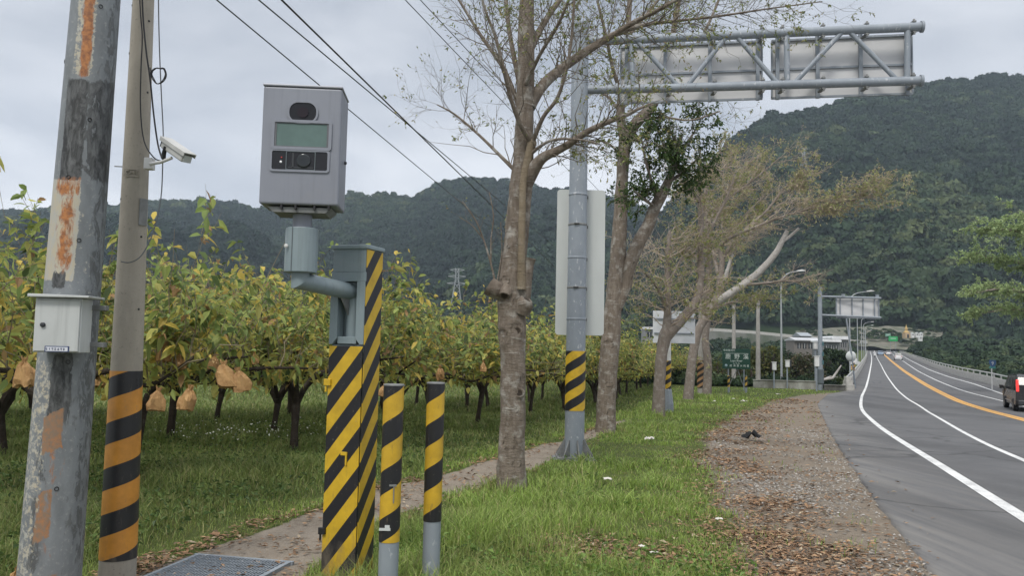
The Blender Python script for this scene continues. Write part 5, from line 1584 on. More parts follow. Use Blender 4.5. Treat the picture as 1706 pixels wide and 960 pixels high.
M_fleaf = leafmat('fruit_leaf', .62, .45)
M_cane = plain('tan_cane', (.24, .20, .13), .85)
def orchard_proto(seed, ht=1.0):
    r = np.random.default_rng(seed); rr = random.Random(seed)
    root = thing('fruit_tree', 'x', 'fruit tree')
    w = Wood((0, 0, 0)); lines = []
    lean = Vector((rr.uniform(-.12, .12), rr.uniform(-.12, .12), 0))
    fork = rr.uniform(.55, .8)
    w.limb([Vector((0, 0, -.05)), lean * .4 + Vector((0, 0, fork * .5)), lean + Vector((0, 0, fork)), lean + Vector((0, 0, fork + .12))], [.074, .056, .066, .045], 12, .06, .22, seed=seed, keep=False)
    n = 6
    for q in range(n):
        a = 2 * math.pi * q / n + rr.uniform(-.4, .4); ca, sa = math.cos(a), math.sin(a)
        L = rr.uniform(1.5, 2.3)
        z = fork + .05
        P = [lean + Vector((0, 0, fork - .02)), lean + Vector((ca * .16, sa * .16, z + .22)), lean + Vector((ca * .42, sa * .42, z + .42)),
             lean + Vector((ca * L * .55 + rr.uniform(-.1, .1), sa * L * .55 + rr.uniform(-.1, .1), 1.30 + rr.uniform(-.12, .08))),
             lean + Vector((ca * L * .8 + rr.uniform(-.15, .15), sa * L * .8 + rr.uniform(-.15, .15), 1.34 + rr.uniform(-.14, .14))),
             lean + Vector((ca * L + rr.uniform(-.2, .2), sa * L + rr.uniform(-.2, .2), 1.42 + rr.uniform(-.1, .2)))]
        lines.append(w.limb(P, [.052, .042, .036, .026, .020, .011], 8, .08, .2, seed=seed + q))
        for _ in range(2):
            i = rr.randint(len(lines[-1]) // 3, len(lines[-1]) - 4); p, t, rd = lines[-1][i]
            d = (t + Vector((rr.uniform(-1, 1), rr.uniform(-1, 1), rr.uniform(-.15, .25))) * .9).normalized()
            l2 = rr.uniform(.5, .95)
            ln = w.limb([p, p + d * l2 * .5 + Vector((0, 0, rr.uniform(-.06, .06))), p + d * l2 + Vector((0, 0, rr.uniform(.0, .12)))], [rd * .7, rd * .5, .007], 6, .08, .1)
            lines.append(ln)
    P, D, R0 = from_lines(lines, 84, r, .22, .3, .7, (0, 0, .9)); L = r.uniform(.45, 1.15, len(P)) * ht
    L[:5] *= 1.35
    t1 = grow(P, D, L, np.clip(R0 * .5, .005, .010), r, (0, 0, .22), .3, 6)
    P, D, R0 = children(*t1, 300, r, .5, .9, (0, 0, .1)); t2 = grow(P, D, r.uniform(.2, .6, len(P)), np.full(len(P), .0042), r, (0, 0, .05), .3, 4)
    P, D, R0 = from_lines(lines, 12, r, .3, .5, .8, (0, 0, .55)); t0 = grow(P, D, r.uniform(.9, 1.7, len(P)) * ht, np.full(len(P), .0095), r, (0, 0, .05), .12, 6)
    link('trunk', w.mesh('trunk', M_barkd), root)
    V, Fc = twig_mesh([t1, t2, t0], (0, 0, 0)); link('twigs', mesh_np('twigs', V, Fc, M_cane, smooth=True), root)
    P1, D1, _ = children(*t1, 1150, r, .3, 1.0, (0, 0, 0), tmin=.1)
    P2, D2, _ = children(*t2, 1900, r, .4, .9, (0, 0, 0), tmin=.1)
    P3, D3, _ = from_lines(lines, 640, r, .3, .3, .9, (0, 0, -.05)); P3 = P3 + r.normal(size=P3.shape) * np.array([.16, .16, .07])
    P = np.vstack([P1, P2, P3]); D = np.vstack([D1, D2, D3])
    yel = np.clip((1.75 - P[:, 2]) / .5, 0, 1) * (r.uniform(size=len(P)) < .55)
    V, T, c = big_leaf_mesh(P, D, .138, r, yel=yel)
    link('crown', mesh_np('crown', V, T, M_fleaf, col=c), root)
    return root, lines

ROWD = np.array([.29, .957]); ROWD /= np.linalg.norm(ROWD); ROWN = np.array([-ROWD[1], ROWD[0]])
protos = [orchard_proto(100 + q, 1.0 + .08 * (q % 3)) for q in range(6)]
def orchard():
    r = random.Random(5); spots = []
    p0 = np.array([-3.76, 14.0])
    for row in range(8):
        for j in range(-4, 24):
            p = p0 + ROWD * (3.3 * j + (1.1 if row % 2 else 0) + r.uniform(-.35, .35)) + ROWN * (3.2 * row + r.uniform(-.3, .3))
            spots.append((p[0], p[1], row))
    spots.append((-4.75, 8.4, -1))
    out = []
    for x, y, row in spots:
        if y < 6.2 or y > 74: continue
        u = 853 + x / y * F
        m = 2.2 / y * F
        if u + m < 0 or u > 1215: continue
        if row >= 0 and row < 1 and abs(x + 4.75) < 1.6 and abs(y - 8.4) < 1.6: continue
        if math.hypot(x - sp_base.x, y - sp_base.y) < 1.3 or math.hypot(x - cp_base.x, y - cp_base.y) < 1.3: continue
        out.append((x, y, row))
    out.sort(key=lambda s: s[1])
    # what hides behind the front rows is left out
    keep = []
    for x, y, row in out:
        if row >= 3 and y > 26: continue
        if row >= 5 and y > 18: continue
        if row >= 2 and y > 44: continue
        keep.append((x, y, row))
    special = {0: 'fruit tree half hidden behind the leaning steel pole, its shoots rising above the rest'}
    used = [False] * len(protos)
    for k, (x, y, row) in enumerate(keep):
        q = k % len(protos); pr = protos[q][0]
        o = pr if not used[q] else dup(pr)
        used[q] = True
        o.location = (x, y, float(gheight(np.array([x]), np.array([y]))[0])); o.rotation_euler = (0, 0, r.uniform(0, 6.28))
        s = r.uniform(1.0, 1.2); o.scale = (s * 1.08, s * 1.08, r.uniform(1.06, 1.28))
        if y < 12: o.scale = (s * .92, s * .92, r.uniform(1.02, 1.14))
        o['group'] = 'fruit trees of the orchard'
        u = 853 + x / y * F
        o['orchard_u'] = 0
        del o['orchard_u']
        fruit_spots.append((o, q, x, y, row, u))
    return keep
fruit_spots = []
orchard()
def label_orchard():
    front = [f for f in fruit_spots if f[4] <= 0]
    front.sort(key=lambda f: f[3])
    words = {}
    for o, q, x, y, row, u in fruit_spots:
        if row == -1: o['label'] = 'leafy fruit tree behind the concrete pole with the lowest paper fruit bags'
        elif row == 0 and 470 < u < 520: o['label'] = 'fruit tree with a bare upright trunk just left of the striped cabinet'
        elif row == 0: o['label'] = 'bushy fruit tree in the orchard row bordering the concrete path'
        elif row == 1: o['label'] = 'bushy fruit tree standing in the second orchard row from the path'
        elif row == 2: o['label'] = 'bushy fruit tree standing in the third orchard row from the path'
        else: o['label'] = 'bushy fruit tree deep in the orchard behind the rows along the path'
label_orchard()

# -- fruit in paper bags
def bag_mesh(seed):
    """crumpled paper bag gathered at the top, square-cornered below"""
    r = random.Random(seed); mb = MB()
    n = 22; W_ = r.uniform(.085, .105); prof = [(.034, .035), (.020, .0), (.045, -.022), (.078, -.05), (.094, -.095), (.100, -.15), (.098, -.20), (.055, -.208)]
    vs = []; fs = []; fl = r.uniform(.50, .75); sk = r.uniform(-.25, .25)
    for i, (rad, z) in enumerate(prof):
        for k in range(n):
            q = 2 * math.pi * k / n; c_, s_ = math.cos(q), math.sin(q)
            sq = 1 / max(abs(c_), abs(s_)) if i > 3 else 1 + .25 * (1 / max(abs(c_), abs(s_)) - 1)
            w = (.86 * sq) * (1 + .26 * mnoise.noise(Vector((c_ * 2.2 + seed * 3.3, s_ * 2.2, z * 16))) + .12 * mnoise.noise(Vector((c_ * 6 + seed, s_ * 6, z * 40))))
            if i < 3: w *= 1 + .25 * math.sin(7 * q + seed)
            vs.append((rad * w * c_ + sk * z, rad * w * s_ * fl, z + .035 * mnoise.noise(Vector((c_ * 2, s_ * 2 + seed, z * 10)))))
    for i in range(len(prof) - 1):
        for k in range(n): fs.append((i * n + k, i * n + (k + 1) % n, (i + 1) * n + (k + 1) % n, (i + 1) * n + k))
    mb.add(vs, fs, False)
    mb.f.append(tuple((len(prof) - 1) * n + k for k in range(n))); mb.sm.append(False)
    return mb
M_bag = noisy('kraft_paper', (.42, .255, .105), (.25, .135, .05), 9, .75, 0, .5, 45, (1, 1, 1), ((.62, .43, .22), 16, .62))
bagm = [bag_mesh(q).mesh('fruit_bag', M_bag) for q in range(6)]
BAGS = [(276, 588, 7.9, 1.0, 'paper fruit bag high in the leaves right of the concrete pole'), (297, 603, 7.9, .9, 'paper fruit bag tucked against another just right of the concrete pole'),
        (372, 626, 7.6, 1.25, 'largest bright paper fruit bag hanging among yellow leaves'), (396, 636, 7.6, 1.15, 'crumpled paper fruit bag hanging against the largest bag on its right'),
        (263, 668, 7.2, 1.05, 'low dangling paper fruit bag closest to the concrete pole'), (316, 666, 7.2, 1.1, 'paper fruit bag sitting low by a brown trunk, beside two green leaves'),
        (40, 622, 6.4, 1.15, 'paper fruit bag left of the leaning steel pole near the frame edge'), (166, 632, 8.2, .95, 'paper fruit bag showing between the two poles'),
        (733, 623, 12.2, 1.1, 'paper fruit bag hanging right above the slim right bollard'), (640, 652, 11.5, .9, 'paper fruit bag between the cabinet and the left bollard'),
        (357, 605, 9.5, .9, 'paper fruit bag half covered by leaves above the largest bag'), (424, 598, 12.5, .9, 'small shaded paper fruit bag left of the bare upright trunk'),
        (38, 806, 5.2, .85, 'fallen paper fruit bag lying low left of the leaning steel pole'), (805, 612, 15, 1.0, 'paper fruit bag peeping out just left of the nearest tree trunk'),
        (600, 612, 14, .9, 'paper fruit bag behind the striped cabinet edge'), (735, 655, 12.6, .8, 'small paper fruit bag low behind the right bollard top')]
for k, (u, v, Y, s, lb) in enumerate(BAGS):
    p = at(u, v, Y); s *= .80
    o = link('fruit_bag', bagm[k % 6], None, p + Vector((0, 0, .10 * s)))
    if v > 780: o.location.z = gz(Y) + .15
    o.rotation_euler = (random.uniform(-.15, .15), random.uniform(-.2, .2), random.uniform(0, 6)); o.scale = (s, s, s)
    tag(o, lb, 'fruit bag', 'paper bags over the ripening fruit')

# ------------------------------------------------------------------ grass, weeds, leaf litter
def blades(name, x, y, h, w, cols, r, lean=.5, kind=True):
    n = len(x)
    z = gheight(x, y)
    q = r.uniform(0, 6.28, n); dx, dy = np.cos(q), np.sin(q)
    l = h * lean * r.uniform(.2, 1.2, n); q2 = q + r.normal(scale=.6, size=n)
    lx, ly = np.cos(q2 + 1.57) * l, np.sin(q2 + 1.57) * l
    B = np.column_stack([x, y, z - .01]); S_ = np.column_stack([dx, dy, np.zeros(n)]) * w[:, None] * .5
    M1 = B + np.column_stack([lx * .25, ly * .25, h * .55]); T = B + np.column_stack([lx, ly, h * r.uniform(.75, 1.0, n)])
    V = np.stack([B - S_, B + S_, M1 - S_ * .8, M1 + S_ * .8, T], 1).reshape(-1, 3)
    i = np.arange(n)[:, None] * 5
    Fc = np.concatenate([i + np.array([[0, 1, 3]]), i + np.array([[0, 3, 2]]), i + np.array([[2, 3, 4]])])
    return V, Fc, np.repeat(cols, 5, 0)

def pick_cols(pal, n, r, var=.3, t=None):
    p = np.array([c[1] for c in pal], float)
    k = r.choice(len(pal), n, p=p / p.sum())
    return np.array([c[0] for c in pal])[k] * r.uniform(1 - var, 1 + var, (n, 1))
GREEN = [((.230, .330, .066), 4), ((.300, .400, .095), 3), ((.165, .245, .055), 3), ((.36, .35, .15), 1.5)]
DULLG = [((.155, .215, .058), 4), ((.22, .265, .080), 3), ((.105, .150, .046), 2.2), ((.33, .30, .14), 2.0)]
M_grass = leafmat('grass_blade', .5, .30)

def sample(n, ymin, ymax, r, u0, u1):
    """points in the seen wedge, denser nearby"""
    y = ymin * (ymax / ymin) ** r.uniform(size=n)
    u = r.uniform(u0, u1, n)
    return (u - CX) / F * y * 1.0, y

def verge_grass():
    r = np.random.default_rng(51); parts = []
    x, y = sample(330000, 4.6, 62, r, 120, 1460)
    d, p, o = masks(x, y)
    cl = vnoise(x, y, 1.3, 21); cl2 = vnoise(x, y, .45, 22)
    rl, rr = road_bounds(y)
    inpath = p > .35
    dens = (1 - d) ** 1.6 * (1 - np.clip(p * 1.4, 0, 1)) * (1 - o)
    dens = dens * np.clip(.62 + .55 * cl + .3 * cl2, .12, 1)
    dens += .05 * (d > .3) * (cl > .35)
    dens = np.where(x > rl - .2, 0, dens)
    # bare leaf-strewn patch in the near grass
    for bx, by, br in [(*gnd(975, 905)[:2], .45), (*gnd(1085, 930)[:2], .40), (*gnd(1010, 790)[:2], .25)]:
        dens *= 1 - .93 * np.exp(-((x - bx) ** 2 + (y - by) ** 2) / br ** 2)
    k = r.uniform(size=len(x)) < dens
    x, y, cl, cl2 = x[k], y[k], cl[k], cl2[k]
    lush = np.clip(.5 + .9 * cl + .4 * cl2, 0, 1)
    h = (.035 + .075 * lush * r.uniform(.4, 1.2, len(x))) * np.clip(1 + (y - 8) * .008, 1, 1.5)
    # rank tufts round the trunks, posts and along the near foreground
    for bu, by, br, hh in ((853, 10.3, .7, .22), (1010, 21.5, 1.0, .2), (1099, 31, 1.6, .35), (1160, 49, 2.5, .4), (717, 5.6, .7, .18), (850, 6.7, .8, .20), (930, 8.2, .6, .10), (1090, 24, 1.3, .3), (1120, 40, 2.2, .4), (760, 7.5, .9, .16), (645, 5.2, .5, .12), (590, 5.4, .35, .08)):
        b = base(bu, by); h += hh * np.exp(-((x - b.x) ** 2 + (y - b.y) ** 2) / br ** 2) * r.uniform(.2, 1, len(x))
    g = base(956, 14.2); h *= 1 - .6 * np.exp(-((x - g.x) ** 2 + (y - g.y) ** 2) / .8 ** 2)
    w = np.maximum(.0045, y * .00075) * r.uniform(.7, 1.4, len(x))
    c = pick_cols(GREEN, len(x), r)
    dry = np.clip(-cl * 1.3 - cl2 * .5 + .2, 0, 1)[:, None] * r.uniform(.2, 1, (len(x), 1))
    c = c * (1 - dry * .75) + np.array([[.27, .24, .11]]) * dry * .75
    V, Fc, cc = blades('g', x, y, h, w, c, r, .75)
    tag(link('verge_grass', mesh_np('verge_grass', V, Fc, M_grass, col=cc)), kind='stuff')
verge_grass()

def tufts():
    """rank clumps of long arching grass and low weeds in the verge"""
    r = np.random.default_rng(57); X, Y, H = [], [], []
    cx, cy = sample(900, 4.9, 48, r, 560, 1330); d, p, o = masks(cx, cy)
    k = (d < .25) & (p < .2) & (o < .1) & (vnoise(cx, cy, .5, 58) + .35 * np.exp(-((cx + .1) ** 2 + (cy - 7.0) ** 2) / 2.5) > .08); cx, cy = cx[k], cy[k]
    for a, b in zip(cx, cy):
        n = r.integers(24, 75); s = r.uniform(.05, .16)
        X.append(a + r.normal(size=n) * s); Y.append(b + r.normal(size=n) * s); H.append(np.full(n, r.uniform(.11, .27)) * r.uniform(.5, 1.1, n))
    x, y, h = np.concatenate(X), np.concatenate(Y), np.concatenate(H)
    d, p, o = masks(x, y); k = (p < .4) & (d < .5)
    for bx, by, br in [(*gnd(975, 905)[:2], .5), (*gnd(1085, 930)[:2], .5), (*gnd(1010, 790)[:2], .35)]: k &= (x - bx) ** 2 + (y - by) ** 2 > br ** 2
    x, y, h = x[k], y[k], h[k]
    c = pick_cols(GREEN, len(x), r) * (1 + .25 * vnoise(x, y, .7, 59))[:, None]
    V, Fc, cc = blades('g', x, y, h, np.maximum(.006, y * .0008) * r.uniform(.7, 1.3, len(x)), c, r, 1.15)
    wx, wy = sample(9000, 4.9, 30, r, 600, 1300); d, p, o = masks(wx, wy)
    k = (d < .5) & (p < .2) & (o < .1) & (vnoise(wx, wy, .9, 60) > .1); wx, wy = wx[k], wy[k]
    wz = gheight(wx, wy) + r.uniform(.02, .12, len(wx))
    V2, F2, C2 = leaf_mesh(np.column_stack([wx, wy, wz]), r.normal(size=(len(wx), 3)) * np.array([1, 1, .4]), .055, [((.13, .22, .05), 3), ((.19, .28, .07), 2), ((.09, .15, .035), 2)], r, (0, 0, 0), .55, .1)
    tag(link('verge_tufts', mesh_np('verge_tufts', np.vstack([V, V2]), np.vstack([Fc, F2 + len(V)]), M_grass, col=np.vstack([cc, C2]))), kind='stuff')
tufts()

def orchard_grass():
    r = np.random.default_rng(52)
    x, y = sample(300000, 4.6, 70, r, -60, 1180)
    d, p, o = masks(x, y); cl = vnoise(x, y, .9, 31); cl2 = vnoise(x, y, .35, 32)
    pf = np.minimum(xof(path_far, y), xof(path_near, y)); off = pf - x
    dens = o * np.clip(.7 + .5 * cl + .3 * cl2, .1, 1)
    k = r.uniform(size=len(x)) < dens
    x, y, cl, off, cl2 = x[k], y[k], cl[k], off[k], cl2[k]
    edge = np.clip((off - .2) / 1.6, 0, 1)
    h = (.06 + .27 * np.clip(.5 + .8 * cl, 0, 1) * r.uniform(.3, 1.2, len(x)) * (.35 + .65 * edge))
    b = gnd(400, 800); h += .22 * np.exp(-((x - b.x) ** 2 / 1.2 + (y - b.y) ** 2 / 1.5)) * r.uniform(.2, 1, len(x))
    w = np.maximum(.005, y * .00085) * r.uniform(.7, 1.4, len(x))
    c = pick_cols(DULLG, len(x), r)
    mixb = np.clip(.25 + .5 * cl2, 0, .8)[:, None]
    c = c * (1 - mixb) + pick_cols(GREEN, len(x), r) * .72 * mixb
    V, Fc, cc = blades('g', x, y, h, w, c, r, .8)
    # broad-leaved weeds among it
    n = 26000
    x, y = sample(n, 4.8, 26, r, -60, 900); d, p, o = masks(x, y)
    k = (r.uniform(size=n) < o * np.clip(.5 + .9 * vnoise(x, y, .8, 41), 0, 1)); x, y = x[k], y[k]
    z = gheight(x, y) + r.uniform(.03, .30, len(x)) * np.clip(.6 + .8 * vnoise(x, y, .8, 41), .2, 1)
    Vl, Fl, Cl = leaf_mesh(np.column_stack([x, y, z]), r.normal(size=(len(x), 3)) * np.array([1, 1, .4]), .062, [((.085, .140, .038), 3), ((.12, .18, .05), 2), ((.06, .10, .03), 2)], r, (0, 0, 0), .55, .1)
    # white flower heads
    n = 150; q = gnd(405, 742)
    fx = q.x + r.normal(size=n) * .9; fy = q.y + r.normal(size=n) * 1.1; fz = gheight(fx, fy) + r.uniform(.25, .42, n)
    Vf, Ff, Cf = leaf_mesh(np.column_stack([fx, fy, fz]), r.normal(size=(n, 3)), .034, [((.72, .72, .66), 1)], r, (0, 0, 0), .9, 0)
    a = len(V); b_ = a + len(Vl)
    tag(link('orchard_undergrowth', mesh_np('orchard_undergrowth', np.vstack([V, Vl, Vf]), np.vstack([Fc, Fl + a, Ff + b_]), M_grass, col=np.vstack([cc, Cl, Cf]))), kind='stuff')
orchard_grass()

def litter():
    r = np.random.default_rng(53)
    x, y = sample(300000, 4.8, 50, r, 180, 1560)
    d, p, o = masks(x, y)
    ve = xof(verge_edge, y); rl, rr = road_bounds(y)
    a = np.exp(-((x - ve - .25 - .012 * y) / (.40 + .022 * y)) ** 2) * .75 + .30 * np.exp(-((x - rl + .32) / .28) ** 2) * np.clip((vnoise(x, y, .35, 63) + .25) * 2, 0, 1.6) + .045 * (d > .3)
    g = vnoise(x, y, 1.2, 61, 4)
    pf = np.minimum(xof(path_far, y), xof(path_near, y)); pn = np.maximum(xof(path_far, y), xof(path_near, y))
    ap = (np.exp(-((x - pf) / .16) ** 2) * .55 + .12 * (p > .4) + .3 * np.exp(-((x - pn) / .10) ** 2)) * (y < 26)
    spots = np.zeros(len(x))
    for bx, by, br in [(*gnd(975, 905)[:2], .45), (*gnd(1085, 930)[:2], .5), (*gnd(1010, 790)[:2], .3)]:
        spots += .45 * np.exp(-((x - bx) ** 2 + (y - by) ** 2) / br ** 2)
    dens = np.maximum(np.maximum(a, ap), spots) * np.clip(.55 + 1.3 * g, .03, 1.5)
    dens = np.where((x > rl) , .006 * (x < rl + .5), dens)
    k = r.uniform(size=len(x)) < dens * .85
    x, y = x[k], y[k]; n = len(x)
    size = np.clip(.019 + y * .0013, 0, .09) * r.uniform(.6, 1.4, n)
    q = r.uniform(0, 6.28, n); tilt = r.normal(scale=.35, size=(n, 2))
    z = np.where(x > road_bounds(y)[0], G(y), gheight(x, y)) + .012 + r.uniform(0, .012, n)
    dx, dy = np.cos(q), np.sin(q)
    C = np.column_stack([x, y, z]); D = np.column_stack([dx, dy, tilt[:, 0] * .5]) * size[:, None]; S_ = np.column_stack([-dy, dx, tilt[:, 1] * .6]) * (size * r.uniform(.3, .5, n))[:, None]
    up = np.array([[0, 0, 1.0]]) * (size * r.uniform(.05, .3, n))[:, None]
    V = np.stack([C - D, C + S_ + up, C + D, C - S_ + up], 1).reshape(-1, 3)
    i = np.arange(n)[:, None] * 4
    c = pick_cols([((.26, .155, .085), 3), ((.20, .12, .07), 3), ((.33, .215, .125), 2), ((.14, .095, .062), 2.5), ((.36, .29, .20), 1)], n, r)
    tag(link('fallen_leaves', mesh_np('fallen_leaves', V, np.concatenate([i + np.array([[0, 1, 2]]), i + np.array([[0, 2, 3]])]), leafmat('dry_leaf', .8, .05), col=np.repeat(c, 4, 0))), kind='stuff')
    # gravel of the shoulder
    n = 26000
    x, y = sample(n, 4.8, 26, r, 1120, 1600); d, p, o = masks(x, y); rl, rr = road_bounds(y)
    k = (d > .6) & (x < rl - .02) & (r.uniform(size=n) < np.clip(.45 + 1.2 * vnoise(x, y, .8, 71), .05, 1)); x, y = x[k], y[k]; n = len(x)
    s_ = r.uniform(.006, .02, n) * np.clip(.6 + y * .06, .7, 2)
    z = gheight(x, y) + s_ * .35
    O = nrm(np.array([[1, 0, 0], [0, 1, 0], [-1, 0, 0], [0, -1, 0], [0, 0, 1.0]]))
    V = np.column_stack([x, y, z])[:, None] + O[None] * s_[:, None, None] * r.uniform(.5, 1.2, (n, 5, 1)) * np.array([1, 1, .7])
    i = np.arange(n)[:, None] * 5
    Fc = np.concatenate([i + np.array([[a_, (a_ + 1) % 4, 4]]) for a_ in range(4)])
    c = pick_cols([((.24, .225, .20), 3), ((.33, .31, .285), 2), ((.14, .13, .115), 2)], n, r)
    tag(link('shoulder_gravel', mesh_np('shoulder_gravel', V.reshape(-1, 3), Fc, leafmat('gravel_stone', .9, 0.0), col=np.repeat(c, 5, 0))), kind='stuff')
litter()

# -- drain grating at the start of the path
def grating():
    A_ = [gnd(*p) for p in ((268, 962), (330, 932), (482, 944), (470, 985))]
    o0 = A_[1].copy(); ex = (A_[2] - A_[1]); ey = (A_[0] - A_[1])
    lx = ex.length * 1.0; ex.normalize(); ey = (ey - ex * ey.dot(ex)).normalized()
    root = thing('drain_grating', 'galvanised steel drain grating set in the start of the concrete path', 'grating', o0 + Vector((0, 0, .012)), math.atan2(ex.y, ex.x))
    ly = .85
    fr = MB()
    for c_, s_ in (((lx / 2, 0, 0), (lx + .06, .03, .05)), ((lx / 2, -ly, 0), (lx + .06, .03, .05)), ((0, -ly / 2, 0), (.03, ly - .03, .05)), ((lx, -ly / 2, 0), (.03, ly - .03, .05))): fr.box(c_, s_)
    fr.build('frame', M_galv, root)
    br = MB(); n = 30
    for k in range(1, n): br.box((lx * k / n, -ly / 2, .004), (.007, ly - .03, .034))
    for k in range(1, 12): br.box((lx / 2, -ly * k / 12, .010), (lx - .03, .006, .018))
    br.build('bars', M_galv, root)
    MB().box((lx / 2, -ly / 2, -.022), (lx - .03, ly - .03, .006)).build('pit_shade_sheet', plain('pit_shade', (.010, .010, .010), .9), root)  # near-black sheet stands in for the shade below the bars
grating()

# -- scraps and rubbish
def scrap(u, v, s, label, mat, seed, name='paper_scrap', hgt=.35, cat='litter'):
    p = gnd(u, v); r = random.Random(seed); mb = MB()
    n = 7; vs = []
    for i in range(n):
        for j in range(n):
            x, y = (i / (n - 1) - .5), (j / (n - 1) - .5)
            vs.append((x * s * (1 + .2 * r.uniform(-1, 1)), y * s * .7 * (1 + .2 * r.uniform(-1, 1)), s * hgt * (.5 + .9 * mnoise.noise(Vector((x * 3 + seed, y * 3, seed * .7)))) * (1 - 1.2 * (x * x + y * y)) + .01))
    fs = [(i * n + j, (i + 1) * n + j, (i + 1) * n + j + 1, i * n + j + 1) for i in range(n - 1) for j in range(n - 1)]
    mb.add(vs, fs, False)
    o = mb.build(name, mat, None, p + Vector((0, 0, .055 if v > 700 else .09)))
    o.rotation_euler = (0, 0, r.uniform(0, 6))
    sol = o.modifiers.new('thickness', 'SOLIDIFY'); sol.thickness = .003
    return tag(o, label, cat, 'scraps of rubbish on the verge')
M_scrap = noisy('pale_scrap', (.66, .63, .58), (.5, .47, .42), 20, .8)
scrap(1089, 936, 0.056, 'pale rounded scrap in the bare leafy patch, lower of two', M_scrap, 1)
scrap(1069, 925, 0.045, 'small pale scrap in the bare leafy patch, upper of two', M_scrap, 2)
scrap(1198, 877, 0.064, 'white paper scrap at the border of grass and leaf litter', M_scrap, 3)
scrap(1012, 807, 0.150, 'torn white paper lying flat in the grass right of the nearest trunk', M_scrap, 4, hgt=.15)
scrap(1082, 737, 0.225, 'crumpled pale plastic sheet in the grass right of the forked tree', M_scrap, 5)
scrap(1239, 673, 0.315, 'white plastic bag on the grass below the green sign', M_scrap, 6)
scrap(1222, 668, 0.188, 'small white scrap left of the white plastic bag', M_scrap, 7)
scrap(1297, 660, 0.300, 'flat pale scrap on the grass near the asphalt corner', M_scrap, 8, hgt=.15)
scrap(1190, 672, 0.165, 'tiny white scrap in the grass before the far trunks', M_scrap, 9)
o = scrap(1252, 735, .42, 'black rag lying on the bare dirt shoulder', plain('black_cloth', (.02, .02, .021), .9), 10, 'rag', .5, 'rag')
o = scrap(1267, 738, .30, 'brown cardboard piece touching the black rag on the dirt', plain('brown_card', (.25, .2, .16), .9), 11, 'cardboard', .1, 'cardboard')
# ------------------------------------------------------------------ the bridge
def gxy(x, y): return float(gheight(np.array([x]), np.array([y]))[0])
def bend_pt(side, y, inset=0.0):
    l, r = road_bounds(np.array([y])); x = float(l[0] - inset if side < 0 else r[0] + inset)
    return Vector((x, y, gz(y)))

def bridge_edge(side, y0, y1, label, wall_h, mat):
    ys = np.concatenate([np.arange(y0, 120, 2.0), np.arange(120, y1, 5.0), [y1]])
    pts = [bend_pt(side, float(y), -.05) for y in ys]
    o0 = pts[0].copy()
    root = thing('bridge_parapet', label, 'parapet', o0)
    s = -1 if side < 0 else 1
    prof = [(0.0, -1.3), (0.0, .12), (.06, wall_h), (.26, wall_h), (.34, .0), (.34, -1.3)]
    V = []; n = len(prof)
    nrmv = []
    for i, p in enumerate(pts):
        t = (pts[min(i + 1, len(pts) - 1)] - pts[max(i - 1, 0)]); t.z = 0; t.normalize()
        nv = Vector((t.y, -t.x, 0)) * s; nrmv.append(nv)
        for a, z in prof: V.append((p - o0 + nv * a + Vector((0, 0, z)))[:])
    Fc = [(i * n + k, i * n + (k + 1) % n, (i + 1) * n + (k + 1) % n, (i + 1) * n + k) for i in range(len(pts) - 1) for k in range(n)]
    k0 = len(V)
    link('wall', mesh_np('wall', V, Fc, mat), root)
    MB().tube([p - o0 + nv * .16 + Vector((0, 0, wall_h + .34)) for p, nv in zip(pts, nrmv)], .055, 8).build('rail', M_rail, root)
    pm = MB().box((0, 0, .16), (.10, .10, .32)).mesh('post', M_rail)
    d = 0; last = None; k = 0
    for i in range(len(pts)):
        if last is None or (pts[i] - last).length >= (2.6 if k < 40 else 8):
            last = pts[i]; k += 1
            link('post', pm, root, pts[i] - o0 + nrmv[i] * .16 + Vector((0, 0, wall_h)))
            if k > 70: break
    return root, pts, nrmv
M_rail = noisy('rail_paint', (.52, .52, .50), (.42, .42, .41), 4, .5)
pl_root, pl_pts, pl_n = bridge_edge(-1, 63, 330, 'left pale bridge parapet with top rail, beginning at the stepped white end block', .62, M_palecon)
pr_root, pr_pts, pr_n = bridge_edge(1, 44, 330, 'right long concrete bridge parapet with top rail, passing behind the black van', .74, M_palecon)
# stepped end block of the left parapet
e0 = pl_pts[0]
mb = MB()
for k, (z0, z1, a) in enumerate(((-.3, .42, .62), (.42, .74, .50), (.74, 1.02, .36))):
    mb.box((-.18, -.35 + .06 * k, (z0 + z1) / 2), (a, .9 - .22 * k, z1 - z0))
tag(mb.build('end_block', M_palecon, None, e0, bevel=.02), 'stepped white concrete block ending the left bridge parapet', 'concrete block')

# deck edge below the parapets
for side in (-1, 1):
    pts = pl_pts if side < 0 else pr_pts
tag(link('bridge_deck', ribbon('bridge_deck', np.array([[(a.x + b.x) / 2, a.y] for a, b in zip([bend_pt(-1, y) for y in np.arange(68, 330, 4.)], [bend_pt(1, y) for y in np.arange(68, 330, 4.)])]), 11.0, -1.25, M_palecon)), kind='structure')

